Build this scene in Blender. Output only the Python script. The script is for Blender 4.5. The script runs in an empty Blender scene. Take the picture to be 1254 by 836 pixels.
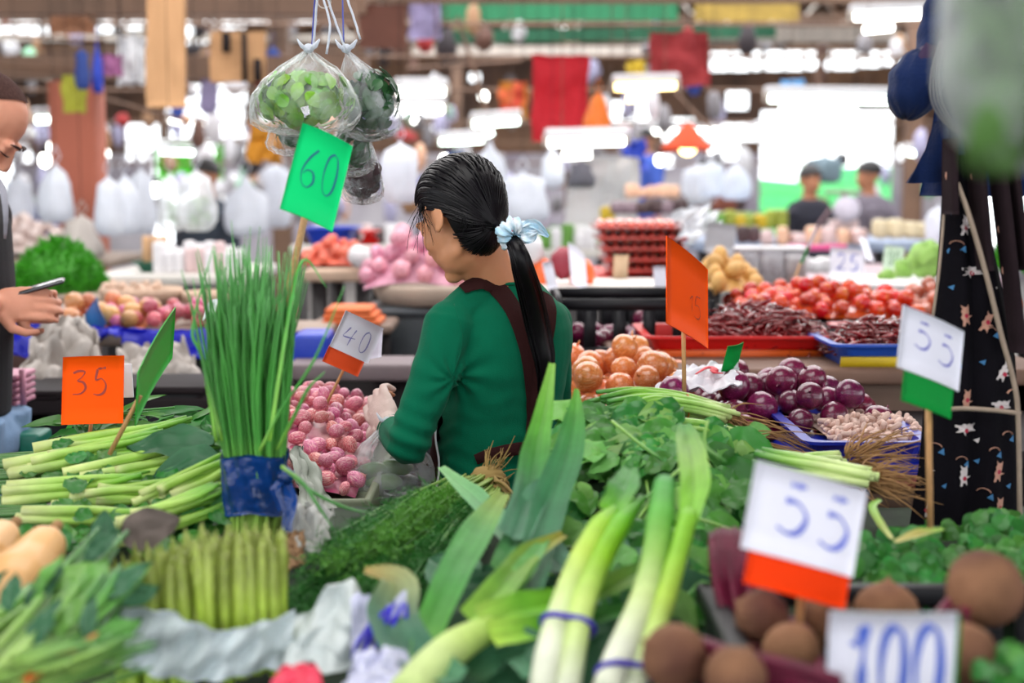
import bpy, math, random
import numpy as np
from mathutils import Vector as V, Matrix, Euler, noise
from mathutils.bvhtree import BVHTree
R = math.radians
sc = bpy.context.scene
col = sc.collection

# ------------------------------------------------------------------ camera
FPX = 50.0/36.0*1254
PITCH = R(6.16)
CAMZ = 1.5
cam_d = bpy.data.cameras.new('camera'); cam = bpy.data.objects.new('camera', cam_d); col.objects.link(cam)
cam.location = (0, 0, CAMZ); cam.rotation_euler = (R(90)-PITCH, 0, 0)
cam_d.lens = 50; cam_d.sensor_width = 36; cam_d.clip_end = 200
cam_d.dof.use_dof = True; cam_d.dof.focus_distance = 2.66; cam_d.dof.aperture_fstop = 2.3
sc.camera = cam

# ------------------------------------------------------------------ world, lights, exposure
sc.view_settings.view_transform = 'Standard'; sc.view_settings.look = 'None'
sc.view_settings.exposure = 0.0; sc.view_settings.gamma = 1
w = bpy.data.worlds.new('sky'); sc.world = w; w.use_nodes = True
w.node_tree.nodes['Background'].inputs[0].default_value = (0.93, 0.97, 1.0, 1)
w.node_tree.nodes['Background'].inputs[1].default_value = 3.6
def area(name, loc, rot, sx, sy, power, colr=(1, 1, 1)):
    l = bpy.data.lights.new(name, 'AREA'); l.shape = 'RECTANGLE'; l.size = sx; l.size_y = sy
    l.energy = power; l.color = colr
    o = bpy.data.objects.new(name, l); col.objects.link(o); o.location = loc; o.rotation_euler = rot
    return o
area('fill_front', (-0.6, 1.6, 3.9), (R(4), R(-8), 0), 2.6, 2.0, 78, (1.0, 0.985, 0.96))  # these area lamps are added fill; the roof above has no skylight
area('fill_middle', (0.0, 5.6, 3.9), (0, 0, 0), 7.0, 2.6, 260, (1.0, 0.97, 0.95))
area('fill_back', (0.0, 11.5, 4.05), (0, 0, 0), 12.0, 5.0, 900, (0.98, 0.98, 1.0))
area('fill_far', (0.0, 18.5, 4.05), (0, 0, 0), 14.0, 5.0, 1100, (0.95, 0.98, 1.0))

# ------------------------------------------------------------------ pixel helpers (photo frame 1254x836)
def ray(px, py):
    a = (px-627.0)/FPX; b = (418.0-py)/FPX
    return V((a, math.cos(PITCH)+b*math.sin(PITCH), -math.sin(PITCH)+b*math.cos(PITCH)))
def at(px, py, Y):
    d = ray(px, py); return V((0, 0, CAMZ)) + d*(Y/d.y)
def on(px, py, z):
    d = ray(px, py); return V((0, 0, CAMZ)) + d*((z-CAMZ)/d.z)

# ------------------------------------------------------------------ colours and materials
def lin(c):
    c = c/255.0
    return c/12.92 if c <= 0.04045 else ((c+0.055)/1.055)**2.4
def S(r, g, b): return (lin(r), lin(g), lin(b), 1.0)
MT = {}
def M(name, c=(128, 128, 128), rough=0.5, var=0.12, scale=9.0, bump=0.0, bscale=60.0, attr=False, rand=0.0,
      hue=0.0, trans=0.0, metal=0.0, coat=0.0, emit=0.0, sss=0.0, spec=0.5, c2=None, stretch=None, sheen=0.0, alpha=None, thr=0.5):
    if name in MT: return MT[name]
    m = bpy.data.materials.new(name); m.use_nodes = True; nt = m.node_tree; N = nt.nodes; L = nt.links
    bs = N['Principled BSDF']; out = N['Material Output']
    bs.inputs['Roughness'].default_value = rough; bs.inputs['Metallic'].default_value = metal
    bs.inputs['Coat Weight'].default_value = coat; bs.inputs['Specular IOR Level'].default_value = spec
    bs.inputs['Sheen Weight'].default_value = sheen
    if sss:
        bs.inputs['Subsurface Weight'].default_value = sss
        bs.inputs['Subsurface Radius'].default_value = (0.012, 0.005, 0.003); bs.inputs['Subsurface Scale'].default_value = 1.0
    tc = N.new('ShaderNodeTexCoord'); oi = N.new('ShaderNodeObjectInfo')
    mp = N.new('ShaderNodeMapping'); L.new(tc.outputs['Object'], mp.inputs[0])
    if stretch: mp.inputs['Scale'].default_value = stretch
    def ntex(s, det=3):
        n = N.new('ShaderNodeTexNoise'); n.noise_dimensions = '4D'; n.inputs['Scale'].default_value = s; n.inputs['Detail'].default_value = det
        L.new(mp.outputs[0], n.inputs['Vector'])
        mu = N.new('ShaderNodeMath'); mu.operation = 'MULTIPLY'; mu.inputs[1].default_value = 17.0
        L.new(oi.outputs['Random'], mu.inputs[0]); L.new(mu.outputs[0], n.inputs['W'])
        return n
    if attr:
        a = N.new('ShaderNodeAttribute'); a.attribute_name = 'Col'; src = a.outputs['Color']
    else:
        rg = N.new('ShaderNodeRGB'); rg.outputs[0].default_value = S(*c); src = rg.outputs[0]
    if c2:
        n2 = ntex(scale*0.7); mr = N.new('ShaderNodeMapRange'); mr.inputs[1].default_value = thr-0.1; mr.inputs[2].default_value = thr+0.12
        L.new(n2.outputs[0], mr.inputs[0])
        mx = N.new('ShaderNodeMix'); mx.data_type = 'RGBA'; L.new(mr.outputs[0], mx.inputs[0]); L.new(src, mx.inputs[6]); mx.inputs[7].default_value = S(*c2)
        src = mx.outputs[2]
    hs = N.new('ShaderNodeHueSaturation')
    L.new(src, hs.inputs['Color'])
    n1 = ntex(scale)
    mr = N.new('ShaderNodeMapRange'); mr.inputs[1].default_value = 0.3; mr.inputs[2].default_value = 0.7
    mr.inputs[3].default_value = 1-var; mr.inputs[4].default_value = 1+var
    L.new(n1.outputs[0], mr.inputs[0])
    if rand:
        m2 = N.new('ShaderNodeMapRange'); m2.inputs[3].default_value = 1-rand; m2.inputs[4].default_value = 1+rand
        L.new(oi.outputs['Random'], m2.inputs[0])
        mm = N.new('ShaderNodeMath'); mm.operation = 'MULTIPLY'; L.new(mr.outputs[0], mm.inputs[0]); L.new(m2.outputs[0], mm.inputs[1])
        L.new(mm.outputs[0], hs.inputs['Value'])
    else: L.new(mr.outputs[0], hs.inputs['Value'])
    if hue:
        f = N.new('ShaderNodeMath'); f.operation = 'MULTIPLY'; f.inputs[1].default_value = 7.31; L.new(oi.outputs['Random'], f.inputs[0])
        f2 = N.new('ShaderNodeMath'); f2.operation = 'FRACT'; L.new(f.outputs[0], f2.inputs[0])
        m3 = N.new('ShaderNodeMapRange'); m3.inputs[3].default_value = 0.5-hue; m3.inputs[4].default_value = 0.5+hue
        L.new(f2.outputs[0], m3.inputs[0]); L.new(m3.outputs[0], hs.inputs['Hue'])
    L.new(hs.outputs[0], bs.inputs['Base Color'])
    if bump:
        nb = ntex(bscale, 4); bp = N.new('ShaderNodeBump'); bp.inputs['Strength'].default_value = bump; bp.inputs['Distance'].default_value = 0.004
        L.new(nb.outputs[0], bp.inputs['Height']); L.new(bp.outputs[0], bs.inputs['Normal'])
    if emit:
        L.new(hs.outputs[0], bs.inputs['Emission Color']); bs.inputs['Emission Strength'].default_value = emit
    last = bs.outputs[0]
    if trans:
        tr = N.new('ShaderNodeBsdfTranslucent'); L.new(hs.outputs[0], tr.inputs[0]); ms = N.new('ShaderNodeMixShader')
        ms.inputs[0].default_value = trans; L.new(last, ms.inputs[1]); L.new(tr.outputs[0], ms.inputs[2]); last = ms.outputs[0]
    if alpha is not None:
        # thin plastic film: transparent, denser where it turns edge-on and where it creases
        tp = N.new('ShaderNodeBsdfTransparent'); ms = N.new('ShaderNodeMixShader'); lw = N.new('ShaderNodeLayerWeight'); lw.inputs[0].default_value = 0.35
        nn = ntex(scale*1.5, 5); m4 = N.new('ShaderNodeMapRange'); m4.inputs[1].default_value = 0.45; m4.inputs[2].default_value = 0.75
        m4.inputs[3].default_value = alpha; m4.inputs[4].default_value = min(1, alpha+0.3); L.new(nn.outputs[0], m4.inputs[0])
        ad = N.new('ShaderNodeMath'); ad.operation = 'ADD'; ad.use_clamp = True
        mu = N.new('ShaderNodeMath'); mu.operation = 'MULTIPLY'; mu.inputs[1].default_value = 0.42; L.new(lw.outputs['Facing'], mu.inputs[0])
        L.new(m4.outputs[0], ad.inputs[0]); L.new(mu.outputs[0], ad.inputs[1]); L.new(ad.outputs[0], ms.inputs[0])
        L.new(tp.outputs[0], ms.inputs[1]); L.new(last, ms.inputs[2]); last = ms.outputs[0]
    L.new(last, out.inputs[0])
    MT[name] = m
    return m

# ------------------------------------------------------------------ object helpers
ORG = {}
def tag(o, label=None, cat=None, group=None, kind=None):
    if label: o['label'] = label
    if cat: o['category'] = cat
    if group: o['group'] = group
    if kind: o['kind'] = kind
    return o
def thing(name, label, cat, loc=(0, 0, 0), group=None, kind=None):
    o = bpy.data.objects.new(name, None); col.objects.link(o); o.location = loc; ORG[o.name] = V(loc)
    o.empty_display_size = 0.05
    return tag(o, label, cat, group, kind)
def link(name, me, parent=None, loc=(0, 0, 0), rot=(0, 0, 0), scl=None):
    o = bpy.data.objects.new(name, me); col.objects.link(o)
    if parent: o.parent = parent
    o.location = loc
    if isinstance(rot, Matrix): o.rotation_euler = rot.to_euler()
    else: o.rotation_euler = rot
    if scl is not None: o.scale = (scl,)*3 if isinstance(scl, (int, float)) else scl
    return o
def kids(o): return [c for c in KIDS.get(o.name, [])]
KIDS = {}
def tree_copy(o, parent=None):
    c = o.copy(); col.objects.link(c); c.parent = parent
    ch = list(o.children)
    for k in ch: tree_copy(k, c)
    return c
def unit(v):
    v = V(v); return v.normalized() if v.length > 1e-9 else V((0, 0, 1))
def frame(d, up=V((0, 0, 1))):
    d = unit(d); s = d.cross(up)
    if s.length < 1e-4: s = d.cross(V((0, 1, 0)))
    s.normalize(); return s, s.cross(d).normalized(), d
def basis(x, y, z):
    return Matrix((x, y, z)).transposed()
def spline(pts, n):
    """Catmull-Rom through pts (tuples or Vectors), n samples"""
    P = [V(p) for p in pts]
    if len(P) == 2: return [P[0].lerp(P[1], i/(n-1)) for i in range(n)]
    Q = [P[0]*2-P[1]] + P + [P[-1]*2-P[-2]]
    out = []
    for i in range(n):
        t = i/(n-1)*(len(P)-1); k = min(int(t), len(P)-2); f = t-k
        a, b, c, d = Q[k], Q[k+1], Q[k+2], Q[k+3]
        out.append(0.5*((2*b)+(c-a)*f+(2*a-5*b+4*c-d)*f*f+(3*b-a-3*c+d)*f**3))
    return out
def lerps(vals, n):
    if isinstance(vals, (int, float)): return [vals]*n
    out = []
    for i in range(n):
        t = i/(n-1)*(len(vals)-1) if n > 1 else 0; k = min(int(t), len(vals)-2); f = t-k
        a, b = vals[k], vals[k+1]
        out.append(tuple(a[j]*(1-f)+b[j]*f for j in range(len(a))) if isinstance(a, tuple) else a*(1-f)+b*f)
    return out

class MB:
    def __init__(s): s.v = []; s.f = []; s.c = []; s.mi = []; s.cur = 0; s.col = None
    def add(s, vs, fs, cs=None):
        b = len(s.v); s.v.extend([tuple(v) for v in vs]); s.f.extend([tuple(i+b for i in f) for f in fs]); s.mi.extend([s.cur]*len(fs))
        if cs is None: cs = [s.col or (1, 1, 1)]*len(vs)
        s.c.extend(cs)
    def box(s, c, size, rot=None):
        c = V(c); hx, hy, hz = size[0]/2, size[1]/2, size[2]/2
        vs = [V((x*hx, y*hy, z*hz)) for x in (-1, 1) for y in (-1, 1) for z in (-1, 1)]
        if rot is not None: vs = [rot @ v for v in vs]
        s.add([v+c for v in vs], [(0, 1, 3, 2), (4, 6, 7, 5), (0, 4, 5, 1), (2, 3, 7, 6), (0, 2, 6, 4), (1, 5, 7, 3)]); return s
    def rbox(s, c, size, r=0.01, rot=None, n=3):
        # rounded box: rounded-rectangle loop swept with inset at top and bottom
        c = V(c); hx, hy, hz = size[0]/2, size[1]/2, size[2]/2; r = min(r, hx*0.99, hy*0.99, hz*0.99)
        def loop(ins, z):
            o = []
            for (sx, sy, a0) in ((1, 1, 0), (-1, 1, 90), (-1, -1, 180), (1, -1, 270)):
                for k in range(n+1):
                    a = R(a0+90*k/n); o.append(V((sx*(hx-r)+(r-ins)*math.cos(a), sy*(hy-r)+(r-ins)*math.sin(a), z)))
            return o
        rows = []
        for k in range(n+1):
            a = R(90*k/n); rows.append(loop(r*(1-math.sin(a)), -hz+r*(1-math.cos(a))))
        for k in range(n, -1, -1):
            a = R(90*k/n); rows.append(loop(r*(1-math.sin(a)), hz-r*(1-math.cos(a))))
        m = len(rows[0]); vs = [v for rw in rows for v in rw]
        fs = [(i*m+j, i*m+(j+1) % m, (i+1)*m+(j+1) % m, (i+1)*m+j) for i in range(len(rows)-1) for j in range(m)]
        fs.append(tuple(range(m-1, -1, -1))); fs.append(tuple((len(rows)-1)*m+j for j in range(m)))
        if rot is not None: vs = [rot @ v for v in vs]
        s.add([v+c for v in vs], fs); return s
    def ell(s, c, r, rot=None, seg=14, rings=9, fn=None, cs=None):
        c = V(c); r = (r, r, r) if isinstance(r, (int, float)) else r
        vs = [V((0, 0, -1))]
        for i in range(1, rings):
            th = math.pi*i/rings
            for j in range(seg):
                ph = 2*math.pi*j/seg; vs.append(V((math.sin(th)*math.cos(ph), math.sin(th)*math.sin(ph), -math.cos(th))))
        vs.append(V((0, 0, 1)))
        colr = [cs(v) for v in vs] if cs else None
        if fn: vs = [fn(v) for v in vs]
        vs = [V((v.x*r[0], v.y*r[1], v.z*r[2])) for v in vs]
        if rot is not None: vs = [rot @ v for v in vs]
        fs = [(0, 1+(j+1) % seg, 1+j) for j in range(seg)]
        for i in range(rings-2):
            for j in range(seg):
                a = 1+i*seg+j; b = 1+i*seg+(j+1) % seg; fs.append((a, b, b+seg, a+seg))
        t = len(vs)-1; o = 1+(rings-2)*seg
        fs += [(o+j, o+(j+1) % seg, t) for j in range(seg)]
        s.add([v+c for v in vs], fs, colr); return s
    def tube(s, pts, rad, n=8, cols=None, flat=1.0, up=V((0, 0, 1)), cap=True, mod=None):
        P = [V(p) for p in pts]; k = len(P); rr = lerps(rad, k); cc = lerps(cols, k) if cols else None
        vs = []; cs = []; prev = None
        for i in range(k):
            d = P[min(i+1, k-1)]-P[max(i-1, 0)]
            a, b, _ = frame(d, up)
            if prev is not None:
                a = (prev-unit(d)*prev.dot(unit(d)))
                a = a.normalized() if a.length > 1e-6 else frame(d, up)[0]
                b = a.cross(unit(d)).normalized()
            prev = a
            for j in range(n):
                t = 2*math.pi*j/n; m = mod(i/(k-1), t) if mod else 1.0
                vs.append(P[i]+(a*math.cos(t)+b*math.sin(t)*flat)*rr[i]*m)
                if cc: cs.append(cc[i])
        fs = [(i*n+j, i*n+(j+1) % n, (i+1)*n+(j+1) % n, (i+1)*n+j) for i in range(k-1) for j in range(n)]
        if cap:
            fs.append(tuple(range(n-1, -1, -1))); fs.append(tuple((k-1)*n+j for j in range(n)))
        s.add(vs, fs, cs if cc else None); return s
    def lathe(s, prof, n=20, c=(0, 0, 0), rot=None, mod=None, cols=None):
        c = V(c); vs = []; cs = []
        for i, (r, z) in enumerate(prof):
            for j in range(n):
                t = 2*math.pi*j/n; m = mod(i, t) if mod else 1
                vs.append(V((r*m*math.cos(t), r*m*math.sin(t), z)))
                if cols: cs.append(cols[i])
        if rot is not None: vs = [rot @ v for v in vs]
        fs = [(i*n+j, i*n+(j+1) % n, (i+1)*n+(j+1) % n, (i+1)*n+j) for i in range(len(prof)-1) for j in range(n)]
        s.add([v+c for v in vs], fs, cs if cols else None); return s
    def grid(s, fn, nu, nv, cf=None, thick=0.0):
        """surface fn(u,v)->V; closed slab when thick>0"""
        P = [[V(fn(i/nu, j/nv)) for j in range(nv+1)] for i in range(nu+1)]
        cs = [cf(i/nu, j/nv) for i in range(nu+1) for j in range(nv+1)] if cf else None
        idx = lambda i, j: i*(nv+1)+j
        fs = [(idx(i, j), idx(i+1, j), idx(i+1, j+1), idx(i, j+1)) for i in range(nu) for j in range(nv)]
        vs = [p for r_ in P for p in r_]
        if thick <= 0: s.add(vs, fs, cs); return s
        Nn = []
        for i in range(nu+1):
            for j in range(nv+1):
                du = P[min(i+1, nu)][j]-P[max(i-1, 0)][j]; dv = P[i][min(j+1, nv)]-P[i][max(j-1, 0)]
                Nn.append(unit(du.cross(dv)))
        m = len(vs); vs2 = [v-n_*thick for v, n_ in zip(vs, Nn)]
        f2 = [tuple(q+m for q in reversed(f)) for f in fs]
        per = [idx(i, 0) for i in range(nu)]+[idx(nu, j) for j in range(nv)]+[idx(i, nv) for i in range(nu, 0, -1)]+[idx(0, j) for j in range(nv, 0, -1)]
        f3 = [(per[k], per[(k+1) % len(per)], per[(k+1) % len(per)]+m, per[k]+m) for k in range(len(per))]
        s.add(vs+vs2, fs+f2+f3, (cs+cs) if cs else None); return s
    def mesh(s, name, mat, off=V((0, 0, 0)), smooth=True):
        me = bpy.data.meshes.new(name)
        a = np.array(s.v, dtype=float).reshape(-1, 3)-np.array(off)
        me.from_pydata(a.tolist(), [], s.f)
        mats = mat if isinstance(mat, (list, tuple)) else [mat]
        for m in mats: me.materials.append(m)
        if len(mats) > 1: me.polygons.foreach_set('material_index', s.mi)
        if smooth: me.polygons.foreach_set('use_smooth', [True]*len(me.polygons))
        if s.c and any(c != (1, 1, 1) for c in s.c[:1]+s.c[-1:]+s.c[len(s.c)//2:len(s.c)//2+1]):
            at_ = me.color_attributes.new('Col', 'FLOAT_COLOR', 'POINT')
            buf = np.ones((len(s.v), 4)); buf[:, :3] = [c[:3] for c in s.c]; at_.data.foreach_set('color', buf.ravel())
        me.update()
        return me
    def build(s, name, mat, parent=None, smooth=True, label=None, kind=None):
        off = V((0, 0, 0)); p = parent
        while p is not None:
            if p.name in ORG: off = ORG[p.name]; break
            p = p.parent
        o = link(name, s.mesh(name, mat, off, smooth), parent)
        if label: o['label'] = label
        if kind: o['kind'] = kind
        return o
def C3(r, g, b): return (lin(r), lin(g), lin(b))
def nz(x, y=0, z=0, s=1.0): return noise.noise(V((x*s, y*s, z*s)))
def struct(name, mb, mat, smooth=False):
    o = mb.build(name, mat, None, smooth); o['kind'] = 'structure'; return o
def sheet(P00, P10, P01, P11, amp, seed, fr=6.0, nu=24, nv=18, sag=0.0, thick=0.002):
    """crumpled cloth or film stretched over four corners"""
    P00, P10, P01, P11 = V(P00), V(P10), V(P01), V(P11)
    nrm = unit((P10-P00).cross(P01-P00))
    def fn(u, v):
        p = P00.lerp(P10, u).lerp(P01.lerp(P11, u), v)
        d = amp*(noise.noise(V((u*fr+seed, v*fr, seed)))+0.5*noise.noise(V((u*fr*2.3, v*fr*2.3+seed, 1))))
        p = p+nrm*d; p.z -= sag*math.sin(math.pi*u)*math.sin(math.pi*v)
        p += 0.3*amp*noise.noise_vector(V((u*4, v*4, seed)))
        return p
    m = MB(); m.grid(fn, nu, nv, thick=thick); return m
def remesh(o, vox, smooth_it=3):
    md = o.modifiers.new('r', 'REMESH'); md.mode = 'VOXEL'; md.voxel_size = vox; md.use_smooth_shade = True
    if smooth_it:
        m2 = o.modifiers.new('s', 'SMOOTH'); m2.factor = 0.5; m2.iterations = smooth_it
    dg = bpy.context.evaluated_depsgraph_get(); ev = o.evaluated_get(dg)
    me = bpy.data.meshes.new_from_object(ev); mats = [m for m in o.data.materials]
    o.modifiers.clear(); old = o.data; o.data = me
    me.materials.clear()
    for m in mats: me.materials.append(m)
    me.polygons.foreach_set('material_index', [0]*len(me.polygons)); me.polygons.foreach_set('use_smooth', [True]*len(me.polygons))
    bpy.data.meshes.remove(old)
    return o
def setcol(me, fn):
    at_ = me.color_attributes.get('Col') or me.color_attributes.new('Col', 'FLOAT_COLOR', 'POINT')
    n = len(me.vertices); co = np.empty(n*3); me.vertices.foreach_get('co', co); co = co.reshape(-1, 3)
    buf = np.ones((n, 4)); buf[:, :3] = [fn(V(c)) for c in co]; at_.data.foreach_set('color', buf.ravel())
def drop_pack(n, rad, cx, cy, hx, hy, base, cand=10, seed=1, squash=1.0, ellipse=False):
    """settle balls one by one onto a base surface, lowest candidate first; nothing interpenetrates"""
    rg = random.Random(seed); out = []
    for _ in range(n):
        r = rg.uniform(*rad); best = None
        for _c in range(cand):
            x = rg.uniform(-1, 1); y = rg.uniform(-1, 1)
            if ellipse and x*x+y*y > 1: continue
            x = cx+x*hx; y = cy+y*hy; z = base(x, y)+r*squash
            for (a, b, c, q) in out:
                d2 = (a-x)**2+(b-y)**2; s2 = (q+r)**2
                if d2 < s2: z = max(z, c+math.sqrt(s2-d2)*squash)
            if z-base(x, y) > 2.3*r: continue
            if best is None or z < best[2]: best = (x, y, z, r)
        if best: out.append(best)
    return out
def to_px(p):
    """photo position of a world point, used only for wording labels (left/right, rows)"""
    v = V(p)-V((0, 0, CAMZ)); f = v.y*math.cos(PITCH)-v.z*math.sin(PITCH); u = v.y*math.sin(PITCH)+v.z*math.cos(PITCH)
    return 627+FPX*v.x/f, 418-FPX*u/f
def ordn(k):
    w_ = ['first', 'second', 'third', 'fourth', 'fifth', 'sixth', 'seventh', 'eighth', 'ninth', 'tenth']
    return w_[k-1] if k <= 10 else '%d%s' % (k, {1: 'st', 2: 'nd', 3: 'rd'}.get(k % 10 if k not in (11, 12, 13) else 0, 'th'))
def row_labels(objs, base, rowpx):
    q = [(to_px(o.location), o) for o in objs]; y0 = min(p[1] for p, _ in q); rows = {}
    for p, o in q: rows.setdefault(int((p[1]-y0)/rowpx), []).append((p[0], o))
    for i, k in enumerate(sorted(rows)):
        for j, (x, o) in enumerate(sorted(rows[k], key=lambda a: a[0])): o['label'] = '%s, %s from left, %s row from top' % (base, ordn(j+1), ordn(i+1))
def rrot(rg, tilt=3.14):
    return Euler((rg.uniform(-tilt, tilt), rg.uniform(-tilt, tilt), rg.uniform(0, 6.28)))

# ------------------------------------------------------------------ common materials
m_dark = M('dark_board', (34, 28, 30), 0.7, 0.25, spec=0.2)
m_wood = M('stick_wood', (176, 132, 84), 0.7, 0.2, 30, stretch=(8, 8, 1))
m_black = M('black_plastic', (20, 20, 25), 0.5, 0.15, spec=0.3)
m_white = M('white_paint', (226, 226, 230), 0.5, 0.06)
m_paper = M('white_card', (232, 232, 246), 0.6, 0.04, 14, spec=0.2)
m_orange = M('orange_card', (255, 84, 0), 0.7, 0.03, 10, spec=0.12)
m_green = M('green_card', (0, 196, 110), 0.7, 0.03, 10, spec=0.12)
m_green2 = M('dark_green_card', (6, 142, 56), 0.7, 0.05, 10, spec=0.12)
m_red = M('red_orange_card', (250, 62, 4), 0.7, 0.05, 10, spec=0.12)
m_film = M('clear_film', (240, 244, 248), 0.13, 0.02, 14, bump=1.0, bscale=34, alpha=0.03, coat=0.5)
m_film2 = M('milky_film', (236, 240, 246), 0.25, 0.05, 14, bump=0.8, bscale=30, alpha=0.40)
m_bag = M('white_bag', (232, 236, 244), 0.4, 0.08, 9, bump=0.6, bscale=18, trans=0.45)
m_clothw = M('white_cloth', (226, 228, 232), 0.7, 0.06, 10, bump=0.3, bscale=40)
# ================================================================== THE HALL
m_floor = M('floor_concrete', (104, 98, 94), 0.6, 0.25, 1.5, bump=0.2, bscale=20)
m_roof = M('roof_sheet', (110, 90, 74), 0.7, 0.2, 1.2)
m_wallfar = M('far_boards', (132, 98, 74), 0.8, 0.35, 1.3, c2=(92, 68, 56))
m_steel = M('painted_steel', (116, 88, 70), 0.55, 0.25, 3)
m_steelw = M('pale_steel', (186, 176, 166), 0.5, 0.2, 3)
m_brick = M('brick_red_paint', (172, 96, 74), 0.7, 0.12, 2)
struct('floor', MB().box((0, 11, -0.05), (26, 32, 0.1)), m_floor)
rf = MB(); rf.box((0, 11.5, 4.55), (26, 28, 0.08))
for i in range(27): rf.box((-13+i, 11.5, 4.49), (0.12, 28, 0.05))
struct('ceiling', rf, m_roof)

# unseen side and front walls added to cut sky fill, leaving a gate of daylight
m_side = M('side_wall', (168, 158, 152), 0.8, 0.15, 1.2)
struct('wall_left', MB().box((-12.9, 14.5, 2.25), (0.15, 20, 4.5)), m_side)
struct('wall_right', MB().box((12.9, 14.5, 2.25), (0.15, 20, 4.5)), m_side)
struct('wall_front', MB().box((0, -4.9, 3.6), (26, 0.15, 1.8)).box((0, -4.9, 0.55), (26, 0.15, 1.1)), m_side)
# far wall at the back of the hall: boards and clutter with openings to the daylight
YW = 24.0
holes = [(-40, 10, 50, 48), (54, 13, 64, 42), (117, 10, 139, 40), (142, 8, 179, 36), (224, 4, 238, 55), (241, 26, 256, 53), (260, 8, 300, 35),
         (302, 0, 338, 30), (350, -20, 402, 13), (350, 18, 386, 28), (870, 64, 918, 87), (921, 62, 932, 86), (937, 60, 984, 86), (987, 58, 1050, 85),
         (1053, 57, 1078, 82), (1081, 60, 1112, 80), (890, 110, 916, 134), (154, 152, 196, 184), (214, 104, 302, 128), (204, 132, 300, 150), (206, 152, 300, 168), (60, 190, 66, 200), (58, 176, 66, 186),
         (28, 186, 40, 200), (124, 181, 134, 195), (155, 186, 164, 196), (170, 186, 180, 196), (175, 220, 190, 240), (745, 124, 776, 150), (780, 125, 796, 150),
         (862, 150, 930, 172), (868, 174, 905, 196), (932, 136, 1090, 300), (1100, 178, 1125, 196), (800, 145, 850, 156), (812, 164, 836, 176), (806, 190, 824, 204),
         (438, 8, 446, 18), (404, 2, 420, 18), (575, 90, 588, 100), (600, 55, 615, 70), (690, 30, 700, 40), (186, 172, 276, 300), (318, 110, 330, 124), (320, 140, 332, 156), (300, 176, 318, 200), (282, 180, 296, 196), (330, 200, 345, 220), (1010, 40, 1020, 48),
         (480, 128, 545, 142), (1180, -20, 1260, 300), (-60, 195, 20, 300), (560, 180, 575, 190), (470, 190, 500, 200), (520, 150, 535, 160)]
def wall_with_holes(Y, x0, x1, y0, y1, holes, th=0.12):
    """board wall cut by openings, as butted horizontal strips; pixel bounds are turned into metres once at depth Y"""
    W = lambda px, py: at(px, py, Y)
    hs = [(W(a, b).x, W(c, d).z, W(c, d).x, W(a, b).z) for a, b, c, d in holes]   # xmin, zmin, xmax, zmax
    X0, X1 = W(x0, 400).x, W(x1, 400).x; Z1, Z0 = W(600, y0).z, 0.0
    zs = sorted({Z0, Z1}|{min(max(h[1], Z0), Z1) for h in hs}|{min(max(h[3], Z0), Z1) for h in hs})
    mb = MB()
    for za, zb in zip(zs[:-1], zs[1:]):
        if zb-za < 1e-4: continue
        cut = sorted((h[0], h[2]) for h in hs if h[1] <= za+1e-5 and h[3] >= zb-1e-5)
        x = X0
        for a, b in cut:
            if a > x: mb.box(((x+a)/2, Y, (za+zb)/2), (a-x, th, zb-za))
            x = max(x, b)
        if x < X1: mb.box(((x+X1)/2, Y, (za+zb)/2), (X1-x, th, zb-za))
    return mb
wf = wall_with_holes(YW, -330, 1600, -8, 0, holes)
struct('wall_far', wf, m_wallfar)
# pale layer before the lower far wall, added to lighten the cluttered background
struct('wall_back', wall_with_holes(YW-0.1, -330, 1600, 188, 0, holes, 0.06), M('pale_backing', (196, 190, 196), 0.8, 0.16, 1.6, c2=(160, 150, 165)))
# mullions and lattice in the openings
ml = MB()
for a, b, c, d in holes[:16]:
    p0, p1 = at(a, b, YW), at(c, d, YW)
    k = max(1, int((p1.x-p0.x)/0.32))
    for i in range(1, k): ml.box((p0.x+(p1.x-p0.x)*i/k, YW, (p0.z+p1.z)/2), (0.035, 0.06, abs(p1.z-p0.z)))
struct('window_1', ml, m_steel)
rg = random.Random(5)
# roof trusses across the hall, each a chord pair with its lattice
def truss(name_n, Y, z0, h, mat, x0=-11, x1=11, step=0.9, r=0.03):
    mb = MB(); mb.box(((x0+x1)/2, Y, z0), (x1-x0, r*2, r*2.2)); mb.box(((x0+x1)/2, Y, z0+h), (x1-x0, r*2, r*2.2))
    k = int((x1-x0)/step)
    for i in range(k):
        a = x0+i*step; m1 = V((a, Y, z0)); m2 = V((a+step/2, Y, z0+h)); m3 = V((a+step, Y, z0))
        mb.tube([m1, m2], r*0.6, 4); mb.tube([m2, m3], r*0.6, 4)
    struct('trim_%d' % name_n, mb, mat)
truss(1, 21.5, 3.55, 0.55, m_steel)
truss(2, 18.0, 3.35, 0.5, m_steelw)
truss(3, 15.0, 3.25, 0.55, m_steel)
truss(4, 12.0, 3.10, 0.4, m_steelw, r=0.022)
truss(5, 9.5, 2.72, 0.35, m_steel, r=0.018)
def column(px, Y, wpx, mat, label, h_=4.5):
    a, b = at(px-wpx/2, 200, Y), at(px+wpx/2, 200, Y); wdt = b.x-a.x
    t = thing('column', label, 'column', ((a.x+b.x)/2, Y, 0))
    cx = (a.x+b.x)/2
    MB().rbox((cx, Y, h_/2), (wdt, wdt, h_), 0.03).build('shaft', mat, t)
    MB().rbox((cx, Y, 0.1), (wdt*1.25, wdt*1.25, 0.2), 0.02).build('base_plate', m_steel, t)
    return t
column(97, 9.0, 56, m_brick, 'brick-red painted square column at far left', 2.16)
struct('trim_6', MB().box((-3.2, 9.0, 2.24), (4.6, 0.16, 0.14)).box((-3.2, 9.0, 2.62), (4.6, 0.12, 0.1)), m_steel)
column(1118, 14.0, 22, m_steel, 'brown steel column left of the hanging jackets')
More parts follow.
